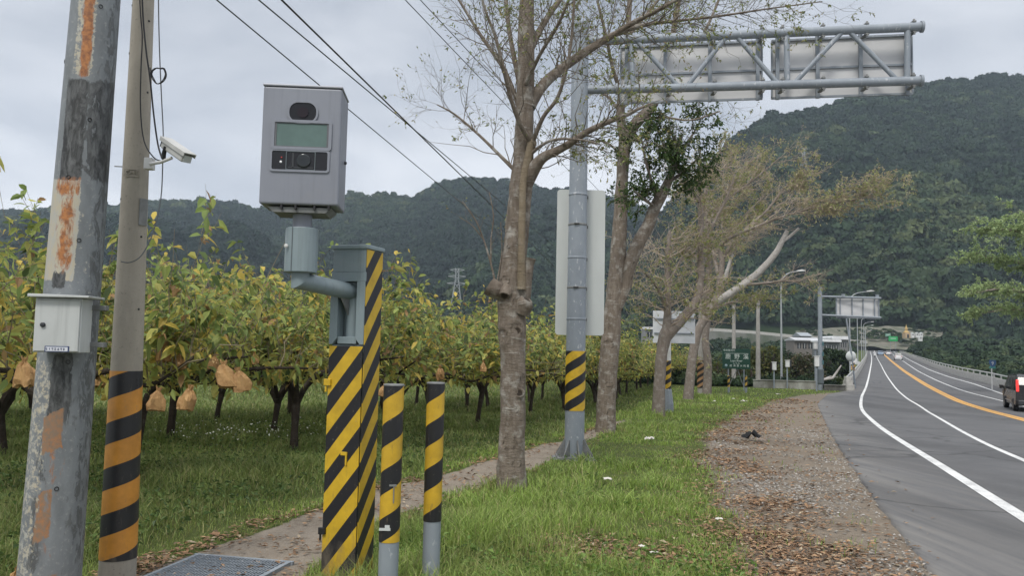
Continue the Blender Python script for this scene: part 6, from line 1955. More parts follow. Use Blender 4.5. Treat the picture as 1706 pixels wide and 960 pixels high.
# ------------------------------------------------------------------ street lamps
M_lamp = noisy('lamp_post_steel', (.40, .42, .43), (.33, .35, .36), 3, .45, .3)
def lamp(loc, H, arm, ang, label, r=.085):
    root = thing('street_lamp', label, 'street lamp', loc, ang, 'street lamps along the bridge' if 'bridge' in label else None)
    P = [Vector((0, 0, 0)), Vector((0, 0, H * .5)), Vector((0, 0, H - 1.1)), Vector((.25, 0, H - .45)), Vector((arm * .45, 0, H - .08)), Vector((arm, 0, H + .10))]
    sp = [p for p, t in smooth_path(P, .5)]
    MB().tube(sp, [r + (.034 - r) * i / (len(sp) - 1) for i in range(len(sp))], 10).build('pole', M_lamp, root)
    MB().prism([(arm - .1, H + .06), (arm + .62, H + .13), (arm + .66, H + .19), (arm + .3, H + .25), (arm - .1, H + .17)], -.11, .11).build('lamp_head', M_white, root, bevel=.02)
    MB().lathe([(.17, 0), (.17, .03), (.11, .05), (.10, .5)], 12).build('base', M_lamp, root)
    return root
b_ = base(1302, 66); b_.z = gxy(b_.x, b_.y) if b_.y < 62 else b_.z - .3
lamp(b_, (CAMZ + (589 - 452) * 66 / F) - b_.z, 1.55, R_(12), 'tall grey street lamp between the two relay boxes by the river', .10)
for k, y in enumerate((84, 121, 158, 196, 238, 282, 326)):
    p = bend_pt(-1, y, .55); p.z = gz(y) - .3
    lamp(p, 9.0 + .3, 2.0, R_(4), 'grey street lamp in the receding row along the left bridge parapet', .09)

# ------------------------------------------------------------------ far sign gantry and things round the bridge head
def far_gantry():
    Y = 62; b = base(1367, Y); b.z -= .1
    root = thing('sign_gantry', 'distant slim gantry at the bridge head with one small grey sign panel', 'sign gantry', b)
    L = lambda u, v, dy=0.0: at(u, v, Y + dy) - b
    H = L(1368, 478).z
    MB().lathe([(.19, 0), (.17, 2), (.155, H), (.0001, H + .02)], 20).build('pole', M_galv, root)
    MB().lathe([(.215, .55), (.245, .60), (.235, 1.2), (.255, 1.65), (.215, 1.7)], 14).build('wrapping', M_darkgrey, root)
    MB().tube([L(1363.5, 466, -.2), L(1365.5, 483, -.2)], .035, 8).build('antenna', M_galv_dark, root)
    MB().box(L(1370, 481.5), (.30, .20, .16)).build('bracket', M_galv_dark, root, bevel=.01)
    for v0, v1 in ((494, 497), (525, 529.5)):
        MB().tube([L(1367, v0), L(1468, v1, -.8)], .075, 12).build('chord', M_galv, root)
    p0, p1 = L(1394, 496, -.1), L(1469, 530, -.5)
    W_ = p1.x - p0.x; Hh = p0.z - p1.z
    pn = MB().box(((p0.x + p1.x) / 2, .05, (p0.z + p1.z) / 2), (W_, .04, Hh)).build('sign_panel', M_panel, root)
    fr = MB()
    for z in (p0.z, p1.z): fr.box(((p0.x + p1.x) / 2, -.14, z), (W_ + .1, .08, .12))
    for f in (0, .09, .37, .63, .90, 1): fr.box((p0.x + W_ * f, -.02, (p0.z + p1.z) / 2), (.09, .07, Hh - .12))
    fr.build('panel_frame', M_galv, pn)
    for f in (.12, .92): MB().box((p0.x + W_ * f, -.35, p0.z + .15), (.22, .16, .24)).build('clamp', M_galv, root)
    for v in (573, 590, 604):
        MB().box(L(1371, v, -.25), (.11, .03, .32)).build('notice_strip', plain('teal_strip', (.05, .13, .15), .5), root)
far_gantry()

def relay_box(u, v0, v1, vb, w, Y, label, dark=False):
    b = base(u, Y); L = lambda uu, v: at(uu, v, Y) - b
    root = thing('relay_box', label, 'box', b)
    z1, z0 = L(u, v0).z, L(u, v1).z
    m = w * Y / F
    MB().box((0, 0, (z0 + z1) / 2), (m, .22, z1 - z0)).build('cabinet', M_white, root, bevel=.02)
    MB().box((0, 0, z1 + .02), (m + .06, .3, .04)).build('lid', M_white, root)
    if dark: MB().box((m * .75, .02, (z0 + z1) / 2), (m * .5, .2, z1 - z0 - .05)).build('dark_side', M_darkframe, root)  # dark block along the right side of the box
    MB().tube([(0, .06, -.3), (0, .06, z0)], .06, 10).build('post', M_galv, root)
relay_box(1290, 604, 617, 632, 6, 63, 'white box on a post left of the tall street lamp')
relay_box(1312, 601, 612, 632, 6, 63, 'white box with black side door on a post right of the tall street lamp', True)
relay_box(1361, 594, 611, 640, 7, 60, 'white box on a post just left of the distant gantry pole')
relay_box(1359, 571, 582, 640, 6, 64, 'small white box high on a post behind the distant gantry pole')

def util(u, v0, Y, label, r=.16):
    b = base(u, Y); b.z -= .6; H = at(u, v0, Y).z - b.z
    root = thing('utility_pole', label, 'pole', b)
    MB().lathe([(r * 1.25, 0), (r * .85, H), (.0001, H + .01)], 16).build('shaft', M_concrete, root)
    MB().lathe([(r * .95, H - .5), (r * 1.02, H - .46), (r * 1.02, H - .40), (r * .95, H - .36)], 16).build('band', M_galv_dark, root)
    MB().tube([(-.3, 0, H - .28), (.3, 0, H - .28)], .03, 8).build('crossbar', M_galv_dark, root)
    return root
util(1222.5, 508, 70, 'grey concrete pole rising behind the green river sign')
util(1263, 500, 64, 'grey concrete pole standing right of the green river sign')
o = util(1168, 480, 53, 'grey pole with faded brown stripe band between the two far trunks', .20)
zb = at(1165, 646, 53).z - o.location.z; zt = at(1165, 600, 53).z - o.location.z
V, Fc, A = stripe_tube(zb, zt, .268, .262, .62)
link('stripe_band', mesh_np('stripe_band', V, Fc, stripe_mat('faded_brown_black', (.36, .21, .10), (.02, .018, .018), .40, .5, .5, .1), attrs={'stripe_coord': A}, smooth=True), o)

def white_sign():
    Y = 33.6; b = base(1112, Y)
    root = thing('road_sign', 'white road sign seen from behind on a striped pole beyond the elbow-forked tree', 'road sign', b)
    L = lambda u, v, dy=0.0: at(u, v, Y + dy) - b
    H = L(1112, 505).z
    MB().lathe([(.135, 0), (.12, H), (.0001, H + .01)], 20).build('pole', M_white, root)
    MB().lathe([(.26, -.05), (.25, .35), (.17, .95), (.135, 1.0)], 8, smooth=False).build('base_sleeve', M_galv, root)
    zb, zt = L(1112, 650).z, L(1112, 601).z
    V, Fc, A = stripe_tube(zb, zt, .142, .139, .62)
    link('stripe_band', mesh_np('stripe_band', V, Fc, stripe_mat('sign_yellow_black', (.60, .38, .03), (.014, .014, .016), .36, .5, .2, .1), attrs={'stripe_coord': A}, smooth=True), root)
    p0, p1 = L(1088, 518, .2), L(1158, 573, .2)
    MB().box(((p0.x + p1.x) / 2, .2, (p0.z + p1.z) / 2), (p1.x - p0.x, .03, p0.z - p1.z)).build('sign_board', noisy('white_sign_back', (.78, .80, .83), (.66, .69, .73), 3, .5), root, bevel=.01)
    for f in (.3, .75): MB().box(((p0.x + p1.x) / 2, .16, p1.z + (p0.z - p1.z) * f), (p1.x - p0.x - .1, .05, .06)).build('rib', M_galv, root)
white_sign()

# green river sign
def river_sign():
    Y = 58; b = base(1227, Y)
    root = thing('river_sign', 'dark green river name sign with white Chinese lettering on two posts', 'sign', b)
    L = lambda u, v, dy=0.0: at(u, v, Y + dy) - b
    p0, p1 = L(1203.5, 581), L(1250, 615.5)
    W_, Hh = p1.x - p0.x, p0.z - p1.z; cx, cz = (p0.x + p1.x) / 2, (p0.z + p1.z) / 2
    bd = MB().box((cx, 0, cz), (W_, .04, Hh)).build('board', noisy('sign_green', (.012, .070, .042), (.009, .052, .034), 2, .5), root, bevel=.01)
    for x in (cx - W_ * .28, cx + W_ * .28):
        MB().tube([(x, .06, -.2), (x, .06, cz + Hh * .4)], .045, 10).build('post', M_galv, root)
    MB().tube([(cx - W_ * .28, .08, .25), (cx + .1, .08, cz - Hh * .5)], .03, 8).build('brace', M_galv_dark, root)
    MB().tube([(cx + W_ * .28, .08, .25), (cx + .1, .08, cz - Hh * .5)], .03, 8).build('brace', M_galv_dark, root)
    wh = plain('sign_white', (.66, .72, .66), .5)
    Rm = Matrix.Rotation(R_(90), 4, 'X')
    def t(body, x, z, s, name='lettering'):
        link(name, text_mesh(body, s, wh, name, Matrix.Translation((cx + x * W_, -.024, cz + z * Hh)) @ Rm), bd)
    t('中央管河川', -.26, .41, .17)
    for ch, x in (('鹿', -.30), ('野', .02), ('溪', .34)): t(ch, x, .10, .40)
    t('Luye River', .0, -.10, .20); t('Lu Ye Xi', .0, -.23, .13)
    for ch, x in zip('經濟部水利署', (-.20, -.07, .05, .17, .29, .41)): t(ch, x, -.35, .17)
    bd2 = MB().box((cx, -.0235, cz + Hh * .27), (W_ * .86, .004, .02)).build('rule_line', wh, bd)
    lg = MB().lathe([(.0001, 0), (.10, 0), (.10, .004), (.0001, .004)], 20, Matrix.Translation((cx - W_ * .37, -.022, cz - Hh * .34)) @ Rm).build('emblem', plain('emblem_blue', (.30, .42, .46), .5), bd)
river_sign()
for k, (u, Y, lb) in enumerate(((1214, 55.5, 'short striped delineator post under the left end of the green sign'), (1243, 55.5, 'short striped delineator post under the right end of the green sign'))):
    b = base(u, Y)
    root = thing('delineator_post', lb, 'post', b, group='striped posts before the green sign')
    MB().lathe([(.075, -.1), (.075, 1.16), (.05, 1.18), (.0001, 1.18)], 14).build('post', M_galv, root)
    V, Fc, A = stripe_tube(.38, 1.165, .079, .079, .62)
    link('stripe_band', mesh_np('stripe_band', V, Fc, stripe_mat('post_bands', (.52, .33, .05), (.014, .014, .016), .40, .5, .3, .2), attrs={'stripe_coord': np.array(A) + .2 * k}, smooth=True), root)

# low walls at the river edge
def low_wall(P, h, th, label, mat, name='low_wall'):
    pts = [base(*p) for p in P]; o0 = pts[0].copy(); mb = MB()
    root = thing(name, label, 'wall', o0)
    for a, c in zip(pts[:-1], pts[1:]):
        d = c - a; L = Vector((d.x, d.y, 0)).length
        M = Matrix.Translation((a + c) / 2 - o0) @ Matrix.Rotation(math.atan2(d.y, d.x), 4, 'Z')
        mb.box((0, 0, h / 2 - .4), (L, th, h + .8), M)
    mb.build('wall', mat, root, bevel=.02)
    cp = MB()
    for a, c in zip(pts[:-1], pts[1:]):
        d = c - a; L = Vector((d.x, d.y, 0)).length
        cp.box((0, 0, h + .035), (L + .04, th + .12, .07), Matrix.Translation((a + c) / 2 - o0) @ Matrix.Rotation(math.atan2(d.y, d.x), 4, 'Z'))
    cp.build('coping', mat, root, bevel=.01)
M_stained = noisy('stained_wall', (.42, .42, .38), (.16, .155, .13), 1.1, .9, 0, .2, 30, (1, 1, .6))
low_wall([(1255, 63.6), (1362, 62.8)], .56, .22, 'long low stained concrete wall behind the grass verge', M_stained)
low_wall([(1373, 61.6), (1408, 61.2)], .36, .5, 'short dark concrete culvert wall before the parapet end block', noisy('dark_wall', (.17, .165, .15), (.08, .078, .07), 1.5, .9))

# leaning mirror post, signs, debris near the bridge head
def mirror_post():
    Y = 66; b = at(1425, 627, Y); b.z = gz(Y) - .2
    root = thing('mirror_post', 'leaning grey post with round traffic mirror seen from behind beside the parapet', 'traffic mirror', b)
    L = lambda u, v, dy=0.0: at(u, v, Y + dy) - b
    MB().tube([(0, 0, 0), L(1420, 600), L(1410, 531)], [.075, .07, .06], 10).build('post', M_galv, root)
    c = L(1418, 594, .1)
    MB().lathe([(.0001, .16), (.22, .13), (.38, .05), (.42, .0), (.43, -.03), (.36, -.03)], 28, Matrix.Translation(c) @ Matrix.Rotation(R_(90), 4, 'X')).build('mirror', M_signback, root)
    MB().box(L(1429, 605, .05), (.34, .03, .24)).build('sign_plate', M_white, root)
    V, Fc, A = stripe_tube(0, .62, .085, .083, .62)
    o = link('stripe_band', mesh_np('stripe_band', V, Fc, stripe_mat('mirror_bands', (.55, .30, .05), (.014, .014, .016), .3, .5, .3), attrs={'stripe_coord': A}, smooth=True), root)
    o.location = L(1422.3, 617.5)
mirror_post()
for u, v, Y, s, lb in ((1437, 588, 92, .48, 'small round white sign back on the parapet behind the leaning mirror post'),):
    b = bend_pt(-1, Y, .5); root = thing('road_sign', lb, 'road sign', b)
    MB().tube([(0, 0, -.3), (0, 0, 2.0)], .04, 8).build('post', M_galv, root)
    MB().lathe([(.0001, .02), (s, .02), (s, -.02), (.0001, -.02)], 24, Matrix.Translation((0, -.06, 1.75)) @ Matrix.Rotation(R_(90), 4, 'X')).build('disc', M_white, root)
    MB().box((.0, -.06, .95), (.5, .03, .45)).build('plate', plain('orange_plate', (.55, .33, .12), .5), root)
b = at(1392, 622, 64); r_ = random.Random(4)
mb = MB(); mb.tube([Vector((-1.0, 0, -.55)), Vector((-.2, .1, -.42)), Vector((.15, .1, .1)), Vector((.5, .1, .62))], [.09, .10, .08, .05], 10).tube([Vector((-.9, .1, -.5)), Vector((-.3, .3, -.3)), Vector((.3, .3, -.33))], [.07, .06, .03], 8)
tag(mb.build('fallen_branch', M_barkp, None, b), 'bare pale dead branch sticking up beside the distant gantry foot', 'branch')

# blue route shield on the right bank
def route_sign():
    p = gnd(1622, 641); Y = 66.5; b = at(1653, 628, Y); b.z = gz(Y) - 1.8
    root = thing('route_sign', 'small blue route shield over a teal plate behind the right parapet', 'road sign', b)
    L = lambda u, v, dy=0.0: at(u, v, Y + dy) - b
    MB().tube([(0, .05, 0), (0, .05, L(1653, 602).z)], .045, 10).build('post', M_white, root)
    c = L(1653.5, 605.5); w = .28; bl = plain('route_blue', (.03, .09, .22), .45)
    sh = [(-w, .22), (-w * .5, .27), (0, .24), (w * .5, .27), (w, .22), (w * .95, -.05), (w * .5, -.25), (0, -.32), (-w * .5, -.25), (-w * .95, -.05)]
    bd = MB().prism([(x + c.x, z + c.z) for x, z in sh], -.02, .02).build('shield', bl, root)
    link('number', text_mesh('9', .40, M_white, 'number', Matrix.Translation((c.x, -.024, c.z - .02)) @ Matrix.Rotation(R_(90), 4, 'X')), bd)
    c2 = L(1653.5, 612.5)
    MB().box((c2.x, 0, c2.z), (.52, .03, .18)).build('plate', plain('plate_teal', (.05, .24, .22), .45), root)
route_sign()

# ------------------------------------------------------------------ overhead power lines
def wire(p, q, h, r, sag, label, back=0.75, fwd=None):
    hp = 580 + .021 * (p[0] - CX); hq = 580 + .021 * (q[0] - CX)
    Ya = (h - CAMZ) * F / (hp - p[1]); Yb = (h - CAMZ) * F / (hq - q[1])
    A, B = at(p[0], p[1], Ya), at(q[0], q[1], Yb)
    d = (B - A); A0 = A - d * (back * Ya / d.y * .6); B0 = A + d * (fwd or 1.35)
    pts = []
    for i in range(41):
        t = i / 40
        P = A0.lerp(B0, t); P.z -= sag * 0; pts.append(P)
    o0 = pts[0].copy()
    o = MB().tube([P - o0 for P in pts], r, 6).build('power_line', M_black, None, o0)
    tag(o, label, 'power line', 'overhead power lines')
wire((362, 0), (845, 402), 8.0, .014, 0, 'lowest overhead power line, passing right behind the speed camera box', fwd=1.7)
wire((432, 0), (925, 412), 8.6, .016, 0, 'upper of the two overhead lines that run close together to the near tree', fwd=1.45)
wire((470, 0), (925, 446), 8.0, .020, 0, 'thicker lower one of the two overhead lines that run close together', fwd=1.3)
wire((676, 0), (955, 292), 10.0, .012, 0, 'thin overhead line crossing behind the left branches of the nearest tree', fwd=1.3)
wire((701, 0), (968, 286), 10.4, .012, 0, 'thin overhead line topmost of those crossing behind the nearest tree', fwd=1.3)

# ------------------------------------------------------------------ lattice pylons on the slopes
def hill_at(P, u, v):
    d = ray(u, v); best = None
    i = min(range(P.shape[0]), key=lambda k: abs(P[k, 40, 0] / P[k, 40, 1] - d.x / d.y))
    for j in range(P.shape[1]):
        p = P[i, j]; vv = at(u, v, p[1]).z
        if p[2] >= vv: return Vector(p)
    return Vector(P[i, -1])
M_pylon = plain('pylon_steel', (.34, .36, .36), .5)
def pylon(base_pt, H, label, r=.16):
    root = thing('pylon', label, 'pylon', base_pt)
    mb = MB(); w0, w1 = H * .13, H * .028
    C = lambda t, sx, sy: Vector((sx * (w0 + (w1 - w0) * min(1, t * 1.25)), sy * (w0 + (w1 - w0) * min(1, t * 1.25)), H * t))
    for sx in (-1, 1):
        for sy in (-1, 1): mb.tube([C(0, sx, sy), C(.8, sx, sy), C(1, sx, sy)], r, 4)
    n = 8
    for i in range(n):
        a, b = i / n, (i + 1) / n
        for s0, s1 in (((-1, -1), (1, -1)), ((1, -1), (1, 1)), ((1, 1), (-1, 1)), ((-1, 1), (-1, -1))):
            mb.tube([C(a, *s0), C(b, *s1)], r * .6, 3); mb.tube([C(a, *s1), C(b, *s0)], r * .6, 3)
    mb.build('lattice', M_pylon, root)
    for t, wd in ((.74, .17), (.86, .15), (.97, .12)):
        m = MB(); m.tube([(-H * wd, 0, H * t), (0, 0, H * t + H * .02), (H * wd, 0, H * t)], r * .8, 4).tube([(-H * wd, 0, H * t), (0, 0, H * t - H * .03), (H * wd, 0, H * t)], r * .6, 4)
        m.build('crossarm', M_pylon, root)
bp = hill_at(HR, 1338, 306); pylon(bp - Vector((0, 0, 2)), (at(1338, 250, bp.y).z - bp.z) + 4, 'faint lattice pylon high on the right forested mountain')
bp = Vector(at(760, 520, 560)); bp.z = at(760, 545, 560).z
pylon(bp, at(760, 447, 560).z - bp.z, 'pale lattice pylon behind the orchard tops left of the nearest tree', .26)

# ------------------------------------------------------------------ riverbank scrub, far bushes and trees
def scrub():
    r = np.random.default_rng(71); P = []; s = []; t = []
    n = 5200
    y = 48 * (400 / 48) ** r.uniform(size=n)
    side = r.uniform(size=n) < .62
    l, rr = road_bounds(y)
    x = np.where(side, rr + 4.5 + y * .9 * r.uniform(size=n) ** 1.3, l - 4.5 - y * .5 * r.uniform(size=n) ** 1.1)
    ok = np.where(side, True, (y > 66) & (x > y * .10))
    ok &= ~((~side) & (y < 72) & (x > l - 9))
    x, y, side = x[ok], y[ok], side[ok]; l, rr = l[ok], rr[ok]
    z = gheight(x, y)
    sz = r.uniform(.8, 1.7, len(x)) * np.where(side, 1.0, .72) * np.clip(.55 + .5 * np.abs(np.where(side, x - rr, l - x)) / 8, .6, 1.5) * np.clip(y / 150, .9, 2.2)
    g = vnoise(x, y, .06, 72, 3)
    tint = np.clip(.42 + .55 * g + r.normal(scale=.15, size=len(x)), 0, 1)
    scatter('riverside_scrub', np.column_stack([x, y, z - .15]), sz * 1.15, sz * r.uniform(.8, 1.4, len(x)), tint, GN2, 4, r)
    # low growth on the far slope
    n = 420; u = r.uniform(1330, 1565, n); s_ = r.uniform(size=n); pts = np.array([at(a, 574 - 24 * b, 356 + 40 * b)[:] for a, b in zip(u, s_)])
    k = (vnoise(pts[:, 0], pts[:, 2], .12, 75, 2) > -.1) & ~((u > 1440) & (u < 1500) & (s_ < .3)); pts = pts[k]
    sz = r.uniform(.7, 1.8, len(pts)); scatter('slope_scrub', pts, sz, sz * .8, np.clip(r.normal(.5, .25, len(pts)), 0, 1), GN2, 4, r)
    # rank weeds beyond the verge, left of the bridge head
    n = 2600
    u = r.uniform(1060, 1420, n); y = 60 + 55 * r.uniform(size=n) ** 1.4; x = (u - CX) / F * y
    l, rr = road_bounds(y); ok = (x < l - 1.2) & (y > 64.5); x, y = x[ok], y[ok]
    z = gheight(x, y); sz = r.uniform(.35, .8, len(x))
    tint = np.clip(.45 + .5 * vnoise(x, y, .12, 74) + r.normal(scale=.18, size=len(x)), 0, 1)
    scatter('riverbank_weeds', np.column_stack([x, y, z - .1]), sz, sz * r.uniform(.7, 1.5, len(x)), tint, GN2, 4, r)
scrub()

def bush(u, vtop, w, Y, label, pal, seed, name='bush', nq=1500, gnd_drop=True):
    r = np.random.default_rng(seed); b = base(u, Y); b.z = gxy(b.x, b.y) - .1
    H = at(u, vtop, Y).z - b.z; R0 = w * Y / F / 2
    root = thing(name, label, 'tree' if name == 'tree' else 'bush', b, group='trees and bushes on the river bank')
    nl = 12
    lob = r.normal(size=(nl, 3)); lob = nrm(lob) * r.uniform(.3, .75, (nl, 1)); lob[:, 2] = np.abs(lob[:, 2]) * .95 - .25
    rad = r.uniform(.28, .45, nl); k = r.integers(0, nl, nq)
    d = nrm(r.normal(size=(nq, 3)))
    c = lob[k] + d * rad[k][:, None] * r.uniform(.6, 1.05, (nq, 1))
    zmin = .15 if name == 'bush' else .30
    P = np.column_stack([c[:, 0] * R0, c[:, 1] * R0, (np.clip((c[:, 2] + .65) / 1.75, 0, 1) * (1 - zmin) + zmin) * H])
    V, Fc, cc = leaf_mesh(P, d, max(.16, R0 * .20), pal, r, (0, 0, 0), .6, .2)
    link('crown', mesh_np('crown', V, Fc, M_leaf, col=cc), root)
    w_ = Wood((0, 0, 0))
    w_.limb([Vector((0, 0, -.3)), Vector((.05 * H, 0, H * .3)), Vector((.02 * H, .03 * H, H * .75))], [H * .035, H * .028, H * .012], 8, .4, .08)
    for q in range(4):
        a = r.uniform(0, 6.28); w_.limb([Vector((.05 * H, 0, H * .28)), Vector((math.cos(a) * R0 * .3, math.sin(a) * R0 * .3, H * .5)), Vector((math.cos(a) * R0 * .6, math.sin(a) * R0 * .6, H * .7))], [H * .02, H * .015, H * .006], 6, .4)
    link('trunk', w_.mesh('trunk', M_barkd), root)
DARKB = [((.016, .034, .014), 3), ((.028, .050, .018), 3), ((.05, .075, .025), 1)]
MIDB = [((.05, .075, .022), 3), ((.075, .10, .03), 2), ((.035, .055, .018), 2)]
YELB = [((.11, .125, .035), 3), ((.075, .095, .028), 2), ((.15, .14, .05), 1)]
BRNB = [((.085, .075, .04), 2), ((.06, .075, .03), 2), ((.12, .10, .055), 1)]
for a in ((1277, 552, 66, 92, 'yellow-green bushy tree behind the tall street lamp', YELB, 1, 'tree', 2200), (1392, 566, 72, 112, 'dense dark green tree below the white roofs', DARKB, 2, 'tree', 2600),
          (1372, 573, 46, 104, 'dark green bush at the left foot of the white roofs', DARKB, 3, 'bush'), (1336, 571, 74, 100, 'brownish bush behind the low stained wall', BRNB, 4, 'bush'),
          (1232, 566, 46, 96, 'brown-green tree behind the pole by the green sign', BRNB, 5, 'tree'), (1193, 578, 46, 78, 'olive bush behind the last roadside trunk', YELB, 6, 'bush'),
          (1250, 590, 42, 80, 'mid green bush between the two concrete poles', MIDB, 7, 'bush'), (1302, 596, 46, 78, 'mid green bush behind the two relay boxes', MIDB, 8, 'bush'),
          (1352, 606, 52, 76, 'dark bush left of the distant gantry foot', DARKB, 9, 'bush'), (1395, 606, 42, 78, 'low olive bush behind the dead branch', MIDB, 10, 'bush'),
          (1213, 596, 40, 74, 'straggly brown bush at the left edge of the green sign', BRNB, 11, 'bush'), (1312, 566, 44, 120, 'dark tree before the low house', DARKB, 12, 'tree'),
          (1165, 560, 54, 90, 'dark tree glimpsed behind the two far trunks', MIDB, 13, 'tree'), (1040, 545, 60, 120, 'dark far tree seen over the orchard beside the forked trunk', DARKB, 14, 'tree')):
    bush(*a)

# light green tree reaching in from the right edge
def right_tree():
    Y = 62; r = np.random.default_rng(81); k = Y / F / 2
    b = base(1835, Y); b.z = gxy(b.x, b.y)
    root = thing('tree', 'pale green feathery tree reaching in from the right edge above the van', 'tree', b)
    w = Wood(b); lines = []
    w.limb(px_path([(1835, 650), (1830, 560), (1820, 480), (1812, 420)], Y), np.array([30, 24, 20, 14]) * k, 14, .3, .06)
    for P, rr in (([(1822, 490), (1780, 440, -.5), (1740, 400, -1), (1695, 385, -1.4), (1650, 382, -1.8)], [14, 10, 8, 5, 2]), ([(1825, 510), (1770, 470, .5), (1720, 445, .8), (1670, 432, 1), (1628, 428, 1.2)], [14, 10, 7, 4, 2]),
                  ([(1826, 540), (1770, 510, -.8), (1720, 490, -1.2), (1670, 482, -1.6), (1625, 488, -2)], [12, 9, 6, 4, 2]), ([(1828, 550), (1775, 530, .6), (1720, 520, 1), (1680, 516, 1.2), (1640, 522, 1.4)], [10, 8, 5, 3, 2]),
                  ([(1815, 440), (1780, 390, .8), (1740, 365, 1.4), (1700, 352, 1.8)], [10, 7, 5, 2])):
        lines.append(w.limb(px_path(P, Y), np.array(rr) * k, 8, .25, .05))
    P, D, R0 = from_lines(lines, 230, r, .25, .5, .8, (-.3, 0, .1)); D[:, 2] *= .4; D = nrm(D)
    t1 = grow(P, D, r.uniform(.8, 2.0, len(P)), np.full(len(P), .018), r, (-.05, 0, .05))
    P, D, R0 = children(*t1, 1500, r, .6, .8); D[:, 2] *= .55; D = nrm(D); t2 = grow(P, D, r.uniform(.3, .8, len(P)), np.full(len(P), .008), r, (0, 0, 0))
    P, D, _ = children(*t2, 21000, r, .8, .6, tmin=.1)
    lv = [leaf_mesh(P, D, .22, [((.33, .43, .20), 3), ((.42, .50, .25), 3), ((.24, .32, .13), 2)], r, b)]
    finish_tree(root, w, b, M_bark2, [t1, t2], M_twig, lv)
right_tree()

# ------------------------------------------------------------------ far bank: elevated road, slope, houses
def far_bank():
    P = [(1100, 548), (1180, 546.5), (1250, 551), (1310, 557), (1380, 563), (1445, 568)]
    Ys = [372, 368, 364, 362, 360, 358]
    pts = [at(u, v, Y) for (u, v), Y in zip(P, Ys)]
    top = np.array([p[:] for p in pts]); V = []; 
    for p in top:
        V += [p + [0, 0, 0], p + [0, 0, -1.3], p + [0, -.6, -1.3], p + [0, -3, -14]]
    n = len(top); Fc = [(i * 4 + k, i * 4 + k + 1, (i + 1) * 4 + k + 1, (i + 1) * 4 + k) for i in range(n - 1) for k in range(3)]
    mi = [0, 0, 1] * (n - 1)
    m = mesh_np('elevated_road', V, Fc, mats=[M_palecon, noisy('bank_wall', (.16, .16, .145), (.07, .085, .055), .2, .9)], midx=mi)
    tag(link('elevated_road', m), kind='structure')
    # scree and grass slope above it
    r0 = [(1325, 566, 364), (1400, 572, 358), (1480, 583, 352), (1570, 580, 352)]; r1 = [(1325, 552, 398), (1400, 545, 402), (1480, 544, 402), (1570, 550, 396)]
    V = []; nu = 40
    for j in range(9):
        for i in range(nu):
            t = i / (nu - 1) * 3; a = min(int(t), 2); f = t - a
            lo = [r0[a][q] * (1 - f) + r0[a + 1][q] * f for q in range(3)]; hi = [r1[a][q] * (1 - f) + r1[a + 1][q] * f for q in range(3)]
            s = j / 8; p = at(lo[0] * (1 - s) + hi[0] * s, lo[1] * (1 - s) + hi[1] * s, lo[2] * (1 - s) + hi[2] * s)
            V.append((p.x, p.y + 1.2 * mnoise.noise(p * .3), p.z + .8 * mnoise.noise(p * .2)))
    Fc = [(j * nu + i, j * nu + i + 1, (j + 1) * nu + i + 1, (j + 1) * nu + i) for j in range(8) for i in range(nu - 1)]
    tag(link('slope', mesh_np('slope', V, Fc, noisy('slope_scree', (.17, .155, .125), (.075, .09, .055), .35, .95), smooth=True)), kind='structure')
far_bank()

M_win = plain('window_glass', (.03, .035, .04), .2)
def house(u0, u1, vr, vw, Y, label, roofc, wallc, flat=False, nwin=4):
    a, c = at(u0, vw, Y), at(u1, vw, Y); W_ = c.x - a.x; mid = (a + c) / 2
    gzv = gxy(mid.x, mid.y); b = Vector((mid.x, mid.y, gzv)); H = mid.z - gzv; rh = at((u0 + u1) / 2, vr, Y).z - mid.z
    root = thing('house', label, 'house', b)
    D_ = 5.0
    MB().box((0, D_ / 2, H / 2 - .5), (W_ * .96, D_, H + 1)).build('wall', plain('house_wall', tuple(x * .5 for x in wallc), .8), root)
    if flat: rf = MB().prism([(-W_ / 2, H), (W_ / 2, H), (W_ / 2, H + rh * .6), (W_ * .45, H + rh), (-W_ * .45, H + rh), (-W_ / 2, H + rh * .6)], -.6, D_ + .6)
    else:
        rf = MB(); vs = [(-W_ / 2, -.6, H), (W_ / 2, -.6, H), (W_ / 2, D_ + .6, H), (-W_ / 2, D_ + .6, H), (-W_ / 2, D_ / 2, H + rh), (W_ / 2, D_ / 2, H + rh), (-W_ / 2, -.6, H - .15), (W_ / 2, -.6, H - .15), (W_ / 2, D_ + .6, H - .15), (-W_ / 2, D_ + .6, H - .15)]
        rf.add(vs, [(0, 1, 5, 4), (2, 3, 4, 5), (0, 4, 3), (1, 2, 5), (6, 7, 1, 0), (7, 8, 2, 1), (8, 9, 3, 2), (9, 6, 0, 3), (6, 9, 8, 7)])
    rf.build('roof', noisy('roof_sheet', roofc, tuple(x * .8 for x in roofc), .6, .5), root)
    for q in range(nwin):
        x = -W_ * .4 + W_ * .8 * (q + .5) / nwin
        f = MB().box((x, -.02, H - 1.2), (W_ * .5 / nwin, .06, 1.1)).build('window', M_win, root)
        MB().box((x, -.06, H - 1.2), (.06, .04, 1.1)).build('frame', M_white, f)
house(1322, 1368, 562.5, 567, 165, 'long low house with pale grey roof left of the distant gantry pole', (.50, .51, .52), (.34, .31, .28))
house(1369, 1400, 566, 570, 150, 'low shed with bright white roof right of the distant gantry pole', (.76, .77, .78), (.30, .32, .32), True, 3)
house(1385, 1414, 560.5, 566, 185, 'house with bright white sheet roof behind the low shed', (.78, .79, .80), (.36, .36, .35), True, 3)
house(1332, 1352, 554, 560, 200, 'small grey house behind the long low house', (.30, .33, .35), (.40, .40, .39), False, 2)
house(1074, 1090, 545, 549, 180, 'tiny white shed over the orchard behind the forked trunk', (.7, .7, .7), (.5, .5, .5), True, 1)

